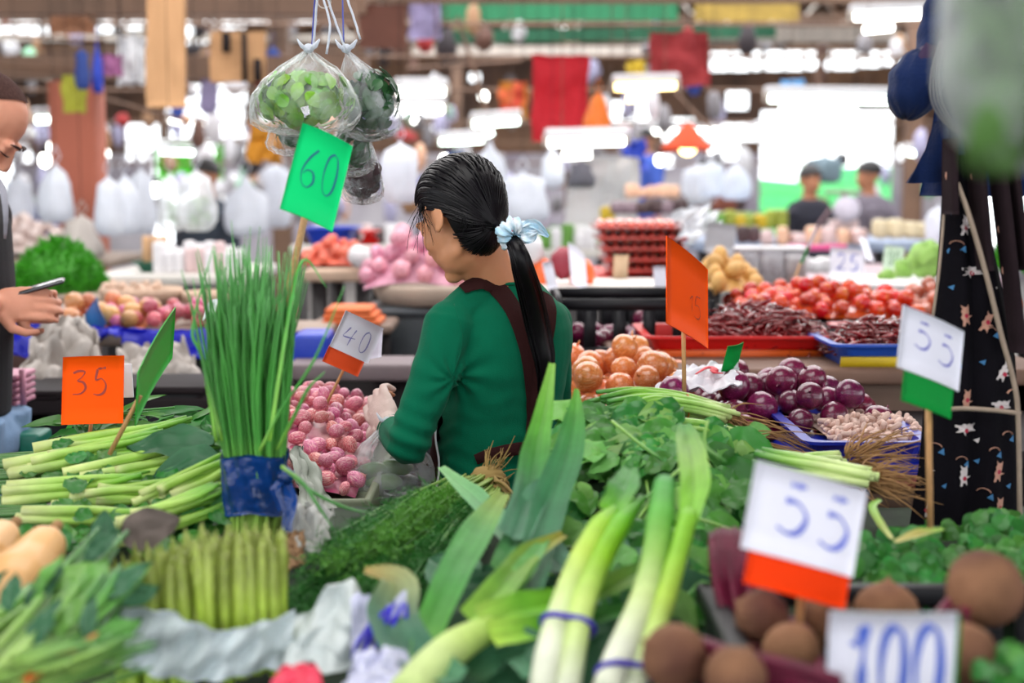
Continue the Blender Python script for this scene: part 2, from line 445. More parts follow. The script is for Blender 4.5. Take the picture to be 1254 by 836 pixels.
column(345, 16.0, 24, m_steel, 'thin brown column behind the hanging bags')
column(700, 19.0, 16, m_steel, 'thin brown column under the hanging red cloth')
column(560, 20.0, 12, m_steel, 'far thin column above the woman')

# ------------------------------------------------------------------ flat things hung overhead
def panel(name, label, cat, x0, y0, x1, y1, Y, mat, th=0.02, seed=0, amp=0.03, rotd=0, lip=None, group=None):
    p = [at(x0, y0, Y), at(x1, y0, Y), at(x0, y1, Y), at(x1, y1, Y)]
    if rotd:
        c = (p[0]+p[3])/2; q = Matrix.Rotation(R(rotd), 3, 'Y'); p = [c+q @ (v-c) for v in p]
    t = thing(name, label, cat, tuple((p[0]+p[1])/2), group)
    sheet(p[0], p[1], p[2], p[3], amp, seed, 3.0, 14, 14, thick=th).build('sheet' if amp > 0.02 else 'board', mat, t)
    # hanging cords up to the roof, or poles for what stands outside
    for v in (p[0].lerp(p[1], 0.1), p[0].lerp(p[1], 0.9)):
        if Y > 25: MB().tube([v, V((v.x, v.y, -0.1))], 0.03, 6).build('pole', m_steelw, t)
        else: MB().tube([v, V((v.x, v.y, 4.5))], 0.0018, 4).build('cord', m_black, t)
    return t
m_card = M('cardboard', (190, 146, 104), 0.8, 0.08, 3)
m_card2 = M('cardboard_dark', (150, 104, 76), 0.8, 0.15, 3)
m_redcl = M('red_cloth', (196, 28, 44), 0.8, 0.1, 3, trans=0.15)
m_redcl2 = M('faded_red_cloth', (150, 44, 48), 0.8, 0.12, 3, trans=0.15)
m_gban = M('green_fascia', (22, 112, 70), 0.6, 0.1, 3)
m_orbag = M('orange_bag', (236, 130, 44), 0.5, 0.15, 6, trans=0.3)
m_yel = M('yellow_sheet', (206, 176, 40), 0.6, 0.15, 6)
m_pink = M('pink_sheet', (170, 104, 150), 0.7, 0.1, 6)
m_blue = M('blue_plastic', (28, 62, 186), 0.4, 0.1, 6)
m_bluec = M('blue_cloth', (40, 66, 140), 0.7, 0.15, 6)
m_purp = M('mauve_sheet', (150, 140, 180), 0.6, 0.3, 8)
panel('cardboard_sheet', 'tall flattened cardboard sheet hanging at upper left', 'cardboard', 180, -10, 228, 132, 7.5, m_card, amp=0.012)
t = panel('cardboard_sheet', 'wide cardboard sheet with dark slots left of the hanging bags', 'cardboard', 258, 38, 326, 101, 8.0, m_card, amp=0.012)
for (a, b, c, d) in ((296, 40, 303, 100), (272, 40, 282, 64), (311, 72, 320, 100)):
    p = [at(a, b, 7.94), at(c, d, 7.94)]
    MB().box((p[0]+p[1])/2, (p[1].x-p[0].x, 0.03, p[0].z-p[1].z)).build('slot', m_dark, t) if False else MB().box(tuple((p[0]+p[1])/2), (p[1].x-p[0].x, 0.03, p[0].z-p[1].z)).build('slot', m_dark, t)
panel('cardboard_sheet', 'orange-brown cardboard sheet between bright windows at top left', 'cardboard', 62, 2, 117, 42, 9.9, m_card2, amp=0.012)
panel('cardboard_sheet', 'dark brown box panel hanging right of the bags', 'cardboard', 440, 6, 498, 60, 9.0, M('brown_board', (104, 64, 52), 0.8, 0.1), amp=0.012)
panel('mauve_banner', 'mauve and white printed banner at top centre', 'banner', 502, -6, 540, 48, 10.0, m_purp, amp=0.03, seed=3)
panel('green_fascia', 'long green fascia board with yellow marks under the roof', 'fascia', 541, -4, 830, 25, 13.0, m_gban, amp=0.0)
for i, (a, b, c, d) in enumerate(((552, -3, 565, 6), (572, -3, 592, 7), (600, -3, 622, 6), (632, -3, 650, 5), (660, -3, 672, 5))):
    p = [at(a, b, 12.9), at(c, d, 12.9)]
panel('green_fascia', 'pale green sloping roof edge above the red cloth', 'fascia', 520, 34, 950, 50, 15.5, M('green_edge', (52, 120, 88), 0.6, 0.3, 2), amp=0.0, rotd=-1.0)
panel('white_beam_cover', 'off-white beam cover under the green roof edge', 'beam', 505, 56, 830, 70, 14.5, m_steelw, amp=0.0)
panel('white_beam_cover', 'long pale beam cover across the upper right', 'beam', 840, 30, 1100, 52, 16.0, m_steelw, amp=0.0)
panel('sign_panel', 'dark panel with yellow stripe at the top right of centre', 'sign', 850, 4, 978, 26, 12.0, M('olive_panel', (150, 124, 50), 0.6, 0.4, 5), amp=0.0)
panel('red_banner', 'bright red cloth banner hanging at centre', 'banner', 652, 68, 722, 172, 9.0, m_redcl, amp=0.06, seed=1, th=0.012)
panel('red_banner', 'faded red cloth banner hanging right of the bright one', 'banner', 795, 40, 868, 106, 10.0, m_redcl2, amp=0.05, seed=7, th=0.012)
panel('red_banner', 'small red and yellow banner left of the bright red cloth', 'banner', 612, 100, 645, 145, 11.0, M('red_yellow', (190, 60, 40), 0.7, 0.2, 6, c2=(210, 150, 40)), amp=0.04, seed=9, th=0.012)
panel('yellow_banner', 'small yellow banner above the orange bag', 'banner', 768, 74, 790, 100, 10.5, m_yel, amp=0.02, seed=9)
panel('yellow_banner', 'yellow-green sign sheet hanging on the red column', 'banner', 78, 92, 106, 138, 8.2, M('lime_sheet', (160, 160, 44), 0.7, 0.1), amp=0.015, seed=9)
panel('pink_banner', 'pink sheet hanging left of the tall cardboard', 'banner', 120, 68, 150, 92, 8.4, m_pink, amp=0.02, seed=2)
panel('white_banner', 'white drooping cloth left of the tall cardboard', 'banner', 145, 44, 178, 102, 8.6, m_clothw, amp=0.08, seed=2, th=0.01)
panel('grey_sheet', 'large pale grey dust sheet hanging behind the woman', 'sheet', 694, 192, 782, 300, 9.5, M('grey_sheet', (196, 196, 200), 0.8, 0.04, 2), amp=0.08, seed=4, th=0.01)
panel('green_awning', 'pale green awning beyond the far opening on the right', 'awning', 905, 222, 1120, 290, 26.0, M('mint_awning', (176, 250, 200), 0.6, 0.1, 0.6, trans=0.5), amp=0.3, seed=1)
panel('green_awning', 'pale green umbrella cloth higher up at the far right', 'awning', 978, 204, 1100, 246, 29.0, M('mint_awning2', (160, 240, 190), 0.6, 0.1, 0.6, trans=0.5), amp=0.3, seed=5)
panel('green_awning', 'bright lime awning beyond the far opening on the left', 'awning', 190, 178, 278, 222, 27.0, M('lime_awning', (120, 232, 90), 0.6, 0.25, 0.6, trans=0.3), amp=0.3, seed=8)
panel('yellow_banner', 'yellow cloth behind the hanging leaf bags', 'banner', 306, 150, 346, 198, 8.5, M('amber_cloth', (196, 130, 24), 0.7, 0.25, 6), amp=0.06, seed=12)
panel('blue_banner', 'narrow blue plastic strip left of centre', 'banner', 550, 186, 570, 226, 9.0, m_bluec, amp=0.05, seed=3)
panel('blue_banner', 'blue plastic sheet hanging beside the orange lamp', 'banner', 764, 172, 790, 210, 11.0, m_blue, amp=0.05, seed=6)
panel('blue_banner', 'light blue sheet hanging over the bright lamps', 'banner', 956, 98, 984, 116, 12.0, M('sky_blue', (90, 150, 200), 0.6, 0.1), amp=0.02, seed=6)

# ------------------------------------------------------------------ lamps: fluorescent fittings
m_tube = M('lamp_tube', (255, 255, 248), 0.3, 0, emit=9.0)
m_tubew = M('lamp_tube_warm', (255, 226, 150), 0.3, 0, emit=9.0)
m_tubec = M('lamp_tube_cool', (238, 255, 246), 0.3, 0, emit=9.0)
def tube_light(x0, y0, x1, y1, Y, label, mat=m_tube, two=False):
    a, b = at(x0, y0, Y), at(x1, y1, Y); c = (a+b)/2
    t = thing('tube_light', label, 'lamp', tuple(c+V((0, 0, 0.05))))
    d = b-a; rot = Matrix.Rotation(-math.atan2(d.z, d.x), 3, 'Y')
    MB().rbox(c+V((0, 0, 0.055)), (d.length*1.02, 0.11, 0.05), 0.015, rot).build('housing', m_white, t)
    MB().tube([a, b], 0.022, 8).build('tube', mat, t)
    if two: MB().tube([a+V((0.1, 0.06, -0.07)), b+V((-0.2, 0.06, -0.07))], 0.022, 8).build('tube', mat, t)
    for e in (a, b): MB().box(tuple(e+V((0, 0, 0.01))), (0.03, 0.05, 0.07)).build('socket', m_steelw, t)
    for q in (0.2, 0.8):
        e = a.lerp(b, q); MB().tube([e+V((0, 0, 0.08)), V((e.x, e.y, 4.5))], 0.0025, 4).build('cord', m_steel, t)
tube_light(484, 112, 548, 112, 8.5, 'fluorescent lamp above the far pink garlic, upper of two')
tube_light(486, 132, 546, 134, 9.4, 'fluorescent lamp just below another, right of the hanging bags', two=True)
tube_light(577, 152, 638, 148, 10.0, 'tilted fluorescent lamp above the woman', m_tubec, True)
tube_light(537, 174, 594, 171, 11.5, 'small far fluorescent lamp close above the woman', m_tubec)
tube_light(668, 175, 768, 173, 8.0, 'long fluorescent lamp below the red banner', two=True)
tube_light(750, 107, 830, 105, 9.2, 'warm yellowish fluorescent lamp right of the orange bag', m_tubew, True)
tube_light(938, 121, 1092, 123, 8.8, 'longest fluorescent lamp at the right below the windows', m_tubec, True)
tube_light(1042, 21, 1136, 18, 9.0, 'fluorescent lamp at the very top right', two=True)
tube_light(42, 147, 118, 145, 9.5, 'fluorescent lamp in front of the red column', m_tubec, True)
tube_light(690, 164, 880, 160, 16.0, 'far fluorescent lamp low behind the red cloths')
tube_light(866, 186, 932, 156, 14.0, 'far slanting fluorescent lamp left of the bright opening')
tube_light(205, 146, 290, 160, 13.0, 'far fluorescent lamp behind the cardboard sheet')
tube_light(196, 186, 264, 188, 17.0, 'far fluorescent lamp over the lime awning', m_tubec)
tube_light(1108, 186, 1130, 190, 13.0, 'short far lamp left of the hanging jackets', m_tubec)
def bulb(px, py, Y, label, mat=m_tube, r=0.035):
    c = at(px, py, Y); t = thing('bulb_lamp', label, 'lamp', tuple(c+V((0, 0, 0.1))))
    MB().ell(c, (r, r, r*1.25)).build('bulb', mat, t); MB().tube([c+V((0, 0, r)), c+V((0, 0, r*2.4))], r*0.5, 8).build('socket', m_black, t)
    MB().tube([c+V((0, 0, r*2.2)), V((c.x, c.y, 4.5))], 0.004, 4).build('cord', m_black, t)
def cone_lamp(px, py, Y, label):
    c = at(px, py, Y); t = thing('shade_lamp', label, 'lamp', tuple(c))
    MB().lathe([(0.03, 0.2), (0.05, 0.18), (0.2, 0.02), (0.21, 0.0), (0.19, 0.01), (0.04, 0.17)], 16, c).build('lamp_shade', M('orange_shade', (226, 90, 30), 0.5, 0.1, trans=0.5), t)
    MB().ell(c+V((0, 0, 0.03)), 0.07).build('bulb', m_tubew, t)
    MB().tube([c+V((0, 0, 0.2)), V((c.x, c.y, 4.5))], 0.006, 4).build('cord', m_black, t)
cone_lamp(842, 184, 11.0, 'glowing orange shaded lamp over the far dark packs')
for i, (px, py, lb) in enumerate(((55, 196, 'bare bulb left of the red column'), (65, 180, 'bare bulb just left of the red column, upper one'), (128, 188, 'bare bulb right of the red column'),
        (592, 118, 'bare bulb beside the warm end of the tilted lamp'), (470, 118, 'bare bulb at the left end of the upper lamp'), (545, 196, 'bare bulb directly above the parting of the hair'),
        (808, 196, 'bare bulb left of the orange shaded lamp'), (436, 190, 'bare bulb behind the lower hanging bag'), (190, 232, 'bare bulb among the white bags at left'), (1045, 196, 'bare bulb in the bright opening at right'))):
    bulb(px, py, 9+i % 4, lb)

# ------------------------------------------------------------------ hanging bags in the background
def hang_bag(px, y0, wpx, hpx, Y, mat, label, cat='bag', seed=0, cont=None, cn=22, group=None, name='hanging_bag'):
    k = Y/FPX; W = wpx*k/2; H = hpx*k; top = at(px, y0, Y)
    t = thing(name, label, cat, tuple(top), group)
    rg = random.Random(seed*7+3)
    q1 = rg.uniform(.2, .7) if seed % 2 else rg.uniform(.75, .95); q2 = rg.uniform(.65, 1.0)
    prof = [(0.02, 0), (0.14, -0.05), (q1, -0.16), (q2, -0.36), (0.97, -0.62), (1.0, -0.82), (0.9, -0.94), (0.6, -1.0), (0.05, -1.0)]
    def mod(i, a): return 1+0.38*noise.noise(V((math.cos(a)*1.6+seed, math.sin(a)*1.6, i*0.3)))+0.07*math.sin(a*7+seed)*(1-i/9)
    MB().lathe([(r*W, z*H) for r, z in prof], 24, top, mod=mod).build('bag', mat, t)
    for s in (-1, 1): MB().tube(spline([top, top+V((s*W*0.25, 0, H*0.10)), top+V((s*W*0.1, 0.01, H*0.22)), top+V((0, 0, H*0.3))], 8), 0.012*W/0.15, 6, flat=0.3).build('handle', mat, t)
    MB().tube([top+V((0, 0, H*0.28)), V((top.x, top.y, 4.5))], 0.0015, 4).build('cord', m_black, t)
    if cont:
        for i in range(cn):
            a = rg.uniform(0, 6.28); q = rg.uniform(0, 0.62); c = top+V((math.cos(a)*W*q, math.sin(a)*W*q, -H*rg.uniform(0.5, 0.9)))
            MB().ell(c, (W*0.28, W*0.2, W*0.12), rrot(rg).to_matrix(), 7, 5).build('contents', cont, t)
    return t
m_gleaf_far = M('far_greens', (96, 150, 60), 0.6, 0.3, 12)
hang_bag(68, 200, 44, 72, 7.5, m_bag, 'bulging white bag hanging left of the red column', seed=1)
hang_bag(132, 214, 34, 74, 7.0, m_bag, 'white bag hanging at the foot of the red column', seed=2)
hang_bag(152, 212, 38, 74, 7.3, m_bag, 'white bag hanging right of the red column, middle of three', seed=3)
hang_bag(172, 205, 34, 80, 7.8, m_bag, 'white bag hanging right of the red column, rightmost of three', seed=4)
hang_bag(208, 210, 30, 72, 6.8, m_film2, 'clear bag of greens hanging left of the far person', seed=5, cont=m_gleaf_far)
hang_bag(240, 206, 46, 76, 6.6, m_film2, 'larger clear bag of greens hanging before the far person', seed=6, cont=m_gleaf_far)
hang_bag(490, 172, 46, 76, 6.0, m_bag, 'white bag with a tall knot hanging left of the woman', seed=8)
hang_bag(600, 172, 44, 62, 9.0, m_bag, 'white and blue bag hanging just above the woman', seed=9)
hang_bag(640, 210, 56, 62, 8.0, m_bag, 'wide white bag behind the woman at right', seed=10)
hang_bag(676, 178, 30, 50, 8.2, m_bag, 'small white bag left of the grey dust sheet', seed=11)
hang_bag(712, 196, 36, 34, 8.8, M('grey_bag', (110, 110, 122), 0.5, 0.2, trans=0.3), 'grey bag hanging before the grey dust sheet', seed=12)
hang_bag(733, 112, 32, 54, 8.6, m_orbag, 'orange bag hanging right of the bright red banner', seed=13)
hang_bag(22, 215, 36, 60, 8.5, m_bag, 'white bag hanging at the man\'s chest height', seed=14)
hang_bag(300, 214, 52, 74, 8.5, m_bag, 'white bag behind the chives at upper left', seed=15)
hang_bag(338, 198, 40, 80, 9.5, m_bag, 'white bag behind the green card', seed=16)
hang_bag(560, 224, 30, 42, 9.5, m_bag, 'white bag hidden partly by the woman\'s head', seed=17)
hang_bag(872, 196, 30, 44, 9.5, m_bag, 'white bag under the slanting lamp, left of two', seed=18)
hang_bag(900, 200, 36, 44, 9.8, m_bag, 'white bag under the slanting lamp, right of two', seed=19)
hang_bag(855, 200, 34, 52, 10.5, m_bag, 'white bag right of the orange shaded lamp', seed=20)
hang_bag(1150, 250, 30, 50, 7.0, m_bag, 'white bag low behind the hanging apron', seed=21)
hang_bag(100, 58, 16, 50, 8.0, m_bluec, 'narrow blue bag hanging at top left', seed=22)
hang_bag(118, 50, 14, 62, 8.3, m_blue, 'narrow bright blue bag hanging at top left', seed=23)
hang_bag(255, 78, 20, 60, 9.0, m_purp, 'mauve bag hanging right of the tall cardboard', seed=24)
hang_bag(334, 54, 18, 54, 9.2, m_bluec, 'dark blue bag hanging left of the leaf bags', seed=25)
hang_bag(1010, 190, 40, 34, 13.0, M('grey_cap', (110, 130, 140), 0.6, 0.1), 'grey bundle hanging in the bright opening', seed=26)

# thin rods and cords high up: each its own thing
for i, (a, b, c, d, Y) in enumerate(((430, -4, 440, 48, 7.0), (388, 30, 392, 60, 9.0), (0, 80, 120, 86, 8.8), (40, 95, 230, 150, 9.8), (800, 84, 880, 170, 12.0), (500, 84, 640, 74, 11.0), (0, 42, 130, 50, 12.0), (120, 30, 90, 2, 9.0), (150, 38, 168, 4, 10.0), (560, 20, 600, 150, 10.0), (1000, 85, 1010, 130, 11.0))):
    struct('trim_%d' % (10+i), MB().tube([at(a, b, Y), at(c, d, Y)], 0.014, 5), m_steel)

# ------------------------------------------------------------------ small goods hung from rails in the far stalls
rg = random.Random(77)
clut = [M('hung_'+n, c, 0.6, 0.25, 8, trans=0.15) for n, c in (('tan', (170, 130, 96)), ('brown', (104, 72, 60)), ('white', (226, 224, 228)), ('lavender', (180, 176, 206)), ('blue', (60, 84, 170)), ('red', (170, 50, 50)), ('grey', (140, 136, 140)), ('dark', (50, 42, 46)), ('olive', (130, 124, 70)), ('pink', (206, 150, 160)), ('mint', (150, 206, 170)), ('peach', (228, 180, 150)))]
cm = []
for k in range(5):
    cm.append([MB().ell((0, 0, 0), (1, 0.6, 1), None, 8, 7, fn=lambda v, k=k: v*(1+0.35*noise.noise(v*1.3+V((k*3, 1, 2))))*(1.0 if v.z > -0.2 else 1.15)).mesh('hung_pack', m) for m in clut])
for y0, y1, n in ((20, 105, 70), (105, 180, 90), (180, 262, 130)):
    for i in range(n):
        px, py, Y = rg.uniform(-20, 1150), rg.uniform(y0, y1), rg.uniform(9.5, 20)
        if 880 < px and 60 < py < 250 and rg.random() < 0.75: continue
        if 645 < px < 725 and 60 < py < 175: Y = max(Y, 11)
        wts = [2, 3, 2, 1, .6, .6, 3, 3, 1, .5, .4, .6] if py < 120 else [2, 1.5, 6, 4, 1.2, .8, 4, 1.5, .8, 1, 1, 1.5]
        m_i = rg.choices(range(12), wts)[0]; p = at(px, py, Y); k = Y/FPX
        o = link('hung_pack', cm[rg.randrange(5)][m_i], None, p, (0, 0, rg.uniform(0, 3)), (rg.uniform(5, 13)*k, 0.1, rg.uniform(7, 20)*k))
        tag(o, 'small pack or bag hung from a rail in the far stalls', 'bag', 'small packs hung in the far stalls')
        hc_ = link('cord', MB().tube([(0, 0, 0), (0, 0, 4.5-p.z)], 0.0012, 3).mesh('cord', m_black), o); hc_.scale = (1/o.scale[0], 10, 1/o.scale[2])
for i, (Y, py) in enumerate(((10.5, 70), (12.5, 110), (14, 150), (16, 175), (19, 200), (11.5, 30))):
    z = at(600, py, Y).z; struct('trim_%d' % (30+i), MB().tube([(-9, Y, z), (9, Y, z)], 0.016, 6), m_steel)
# ================================================================== STALLS BEHIND
m_tabtop = M('table_top', (150, 132, 118), 0.6, 0.15, 4)
m_whtop = M('white_table', (222, 218, 212), 0.5, 0.08, 4)
m_leg = M('table_leg', (50, 46, 48), 0.5, 0.2)
def table(px0, px1, py, Y, depth, mat, label, th=0.05, name='market_table', apron=None, zt=None):
    """table whose front top edge runs px0..px1 at photo row py, at depth Y"""
    a, b = at(px0, py, Y), at(px1, py, Y); z = a.z
    t = thing(name, label, 'table', ((a.x+b.x)/2, Y+depth/2, 0)); cx = (a.x+b.x)/2; w_ = b.x-a.x
    MB().rbox((cx, Y+depth/2, z-th/2), (w_, depth, th), 0.012).build('table_top', mat, t)
    for sx in (-1, 1):
        for sy in (0.06, depth-0.06): MB().box((cx+sx*(w_/2-0.06), Y+sy, (z-th)/2), (0.06, 0.06, z-th)).build('leg', m_leg, t)
    if apron: MB().box((cx, Y+0.04, z-th-apron[0]/2), (w_-0.02, 0.02, apron[0])).build('front_panel', apron[1], t)
    return z, t
def pile(name, label, cat, group, mat, n, r, px, py, Y, hx, hy, z0, h, seed, shape=(1, 1, 0.9), stem=None, nseg=(12, 8), cand=8, fn=None, tilt=3.14, rows=None):
    """heap of separate round things on a mound; z0 = surface it stands on"""
    c = at(px, py, Y); cx, cy = c.x, Y
    base = lambda x, y: z0+max(0, h*(1-((x-cx)/hx/1.15)**2)*(1-((y-cy)/hy/1.15)**2))*0.75
    me = []
    rg = random.Random(seed)
    for k in range(5):
        mb = MB(); mb.ell((0, 0, 0), shape, None, nseg[0], nseg[1], fn=(lambda v, k=k: fn(v, k)) if fn else (lambda v, k=k: v*(1+0.06*noise.noise(v*1.5+V((k*3, 0, 0))))))
        if stem: stem(mb, k)
        me.append(mb.mesh(name, mat))
    made = []
    for (x, y, z, q) in drop_pack(n, r, cx, cy, hx, hy, base, cand, seed):
        o = link(name, me[rg.randrange(5)], None, (x, y, z), rrot(rg, tilt), q)
        tag(o, label, cat, group); made.append(o)
    if rows: row_labels(made, rows, r[1]*2*FPX/Y)
    if h > 0.02:   # the goods lower down in the heap, which nobody can see singly
        mb = MB(); mb.grid(lambda u, v: V((cx+(u*2-1)*hx, cy+(v*2-1)*hy, base(cx+(u*2-1)*hx, cy+(v*2-1)*hy)+0.006*math.sin(u*60)*math.sin(v*50)+0.001)), 30, 24)
        tag(mb.build(name+'_heap', mat), 'lower layers of the heap: '+label, cat, group, 'stuff')
def crate(name, label, px0, px1, py, Y, depth, h, mat, slats=5, thick=0.012, group=None, rimpx=None):
    """open slotted crate; py is the photo row of its front rim"""
    a, b = at(px0, py, Y), at(px1, py, Y); z = a.z; cx = (a.x+b.x)/2; w_ = b.x-a.x
    t = thing(name, label, 'crate', (cx, Y+depth/2, z-h), group)
    MB().box((cx, Y+depth/2, z-h+0.006), (w_, depth, 0.012)).build('base', mat, t)
    for (c0, c1, nsl) in (((a.x, Y), (b.x, Y), slats), ((a.x, Y+depth), (b.x, Y+depth), slats), ((a.x, Y), (a.x, Y+depth), 3), ((b.x, Y), (b.x, Y+depth), 3)):
        dx, dy = c1[0]-c0[0], c1[1]-c0[1]; ln = math.hypot(dx, dy); mx, my = (c0[0]+c1[0])/2, (c0[1]+c1[1])/2
        sz = (ln+thick, thick, 0.03) if dx else (thick, ln+thick, 0.03)
        MB().box((mx, my, z-0.015), sz).build('rim', mat, t)
        sz2 = (sz[0], sz[1], h*0.2); MB().box((mx, my, z-h+h*0.1), sz2).build('side_rail', mat, t)
        for i in range(nsl+1):
            f = i/nsl; wv = ln/nsl*0.42
            MB().box((c0[0]+dx*f, c0[1]+dy*f, z-h/2), (wv if dx else thick*0.9, thick*0.9 if dx else wv, h*0.96)).build('slat', mat, t)
    return t, z, cx, w_
def tray(name, label, px0, px1, py, Y, depth, h, mat, flare=0.03, cat='tray', stripe=None, group=None, lip=0.018):
    """shallow flared tray with rolled rim; py is the row of the front rim"""
    a, b = at(px0, py, Y), at(px1, py, Y); z = a.z; cx = (a.x+b.x)/2; hw = (b.x-a.x)/2; cy = Y+depth/2; hd = depth/2
    t = thing(name, label, cat, (cx, cy, z-h), group)
    def loop(e, zz):
        r = 0.03; o = []
        for (sx, sy, a0) in ((1, 1, 0), (-1, 1, 90), (-1, -1, 180), (1, -1, 270)):
            for k in range(5):
                an = R(a0+22.5*k); o.append(V((cx+sx*(hw-r)+math.cos(an)*(r)+0*e, cy+sy*(hd-r)+math.sin(an)*r, zz))+V(((-e)*sx, (-e)*sy, 0)))
        return o
    rows = [loop(flare+lip, z-h), loop(lip, z-0.004), loop(0, z-0.002), loop(0, z+0.004), loop(lip+0.004, z+0.003), loop(flare+lip+0.005, z-h+0.006)]
    mb = MB(); m = len(rows[0]); vs = [v for q in rows for v in q]
    fs = [(i*m+j, i*m+(j+1) % m, (i+1)*m+(j+1) % m, (i+1)*m+j) for i in range(5) for j in range(m)]
    fs.append(tuple(range(m))); fs.append(tuple(5*m+j for j in range(m)))
    mb.add(vs, fs); mb.build('tray_body', mat, t, smooth=False)
    if stripe: MB().box((cx, Y+flare*0.5+lip*0.55, z-h*0.52), (hw*1.72, 0.008, h*0.42), Matrix.Rotation(math.atan2(flare, h), 3, 'X')).build('label_strip', stripe, t)
    return t, z, cx, cy, hw, hd

# ---- left: blue trough of onions and shallots
zt, _ = table(-420, 400, 404, 4.3, 0.33, m_tabtop, 'long low table under the blue onion trough at left')
zt = zt
t = thing('blue_trough', 'long royal blue plastic trough of onions at left', 'trough', (at(0, 398, 4.2).x, 4.3, zt))
m_rblue = M('royal_blue_sheet', (10, 22, 190), 0.35, 0.12, 8, bump=0.3, bscale=15)
def trough(px0, px1, y0, y1, seed):
    sheet(at(px0, y0, 4.24), at(px1, y0, 4.24), at(px0, y1, 4.2), at(px1, y1, 4.2), 0.03, seed, 8, 30, 6, thick=0.006).build('front_side', m_rblue, t)
trough(-120, 62, 397, 436, 1); trough(150, 395, 404, 440, 2); trough(62, 150, 402, 414, 3)
def onion_root(mb, k):
    mb.tube([(0, 0, 0.82), (0.03, 0.02, 1.06), (0.08*(k-2), 0.03, 1.28)], [0.16, 0.07, 0.04], 6)
m_onb = M('onion_skin_tan', (206, 142, 92), 0.3, 0.16, 6, rand=0.2, hue=0.02, coat=0.3, stretch=(5, 5, 0.7))
m_onr = M('onion_skin_red', (104, 22, 58), 0.22, 0.3, 5, rand=0.25, hue=0.015, coat=0.5, stretch=(5, 5, 0.7))
m_shal = M('shallot_skin', (196, 84, 116), 0.35, 0.25, 4, rand=0.28, hue=0.03, coat=0.25, stretch=(4, 4, 0.6), c2=(226, 170, 160), thr=0.62)
pile('brown_onion', 'small brown onion heaped in the blue trough at left', 'onion', 'brown onions in the blue trough', m_onb, 26, (0.024, 0.033), 136, 396, 4.44, 0.13, 0.12, zt+0.0, 0.035, 11, rows='brown onion in the blue trough', stem=onion_root)
pile('red_shallot', 'small purple shallot heaped in the blue trough at left', 'shallot', 'purple shallots in the blue trough', m_shal, 70, (0.018, 0.026), 200, 400, 4.44, 0.16, 0.12, zt+0.0, 0.02, 12, stem=onion_root)
pile('red_shallot', 'small purple shallot in the blue trough behind the chives', 'shallot', 'purple shallots behind the chives', m_shal, 60, (0.018, 0.026), 300, 400, 4.44, 0.14, 0.12, zt+0.0, 0.02, 13, stem=onion_root)
pile('garlic_bulb', 'white garlic bulb heaped in the trough at far left', 'garlic', 'garlic in the blue trough', M('garlic_far', (214, 196, 190), 0.5, 0.1, rand=0.1), 40, (0.016, 0.024), 20, 396, 4.42, 0.16, 0.1, zt+0.0, 0.0, 14)
m_tarp = M('grey_white_sack', (186, 178, 172), 0.6, 0.08, 6, bump=0.6, bscale=16)
tag(sheet(at(52, 386, 4.1), at(104, 388, 4.15), at(20, 474, 3.9), at(140, 474, 4.0), 0.07, 5, 5, thick=0.006).build('white_sack', m_tarp), 'crumpled white sack hanging over the trough at left', 'sack')
tag(sheet(at(150, 424, 4.14), at(232, 420, 4.14), at(130, 470, 4.0), at(246, 466, 4.0), 0.05, 8, 5, thick=0.006).build('white_sack', m_tarp), 'crumpled white sack behind the green and orange cards', 'sack')
# under the trough: dark boxes and bags on a low shelf
zl, _ = table(-420, 340, 486, 3.62, 0.6, m_dark, 'low dark shelf under the blue trough')
tt = thing('pink_basket', 'pink plastic basket at the left edge', 'basket', (at(10, 490, 3.45).x, 3.5, 0))
for q in range(5): MB().rbox(at(10, 458+q*8, 3.45), (0.09, 0.14, 0.012), 0.004).build('slat', M('pink_plastic', (206, 140, 164), 0.5, 0.08), tt)
for q in (-12, 8, 28): MB().box(at(q, 474, 3.385), (0.012, 0.012, 0.085)).build('post', M('pink_plastic'), tt)
for i, (px, py, s_, lb) in enumerate(((100, 520, 0.26, 'dark crate behind the orange card'), (205, 515, 0.24, 'dark crate under the white sack behind the green card'), (40, 522, 0.2, 'dark box beside the jeans'))):
    c = at(px, py, 3.75); t2 = thing('dark_box', lb, 'box', (c.x, 3.75, c.z-0.1)); MB().rbox(c, (s_, 0.25, 0.2), 0.015).build('body', m_black, t2); MB().rbox(c+V((0, 0, 0.1)), (s_+0.02, 0.27, 0.02), 0.006).build('rim', m_dark, t2)
tag(MB().rbox(at(20, 540, 3.3), (0.14, 0.1, 0.05), 0.01).build('green_tray', M('teal_plastic', (20, 110, 90), 0.4)), 'small teal tray beside the jeans', 'tray')

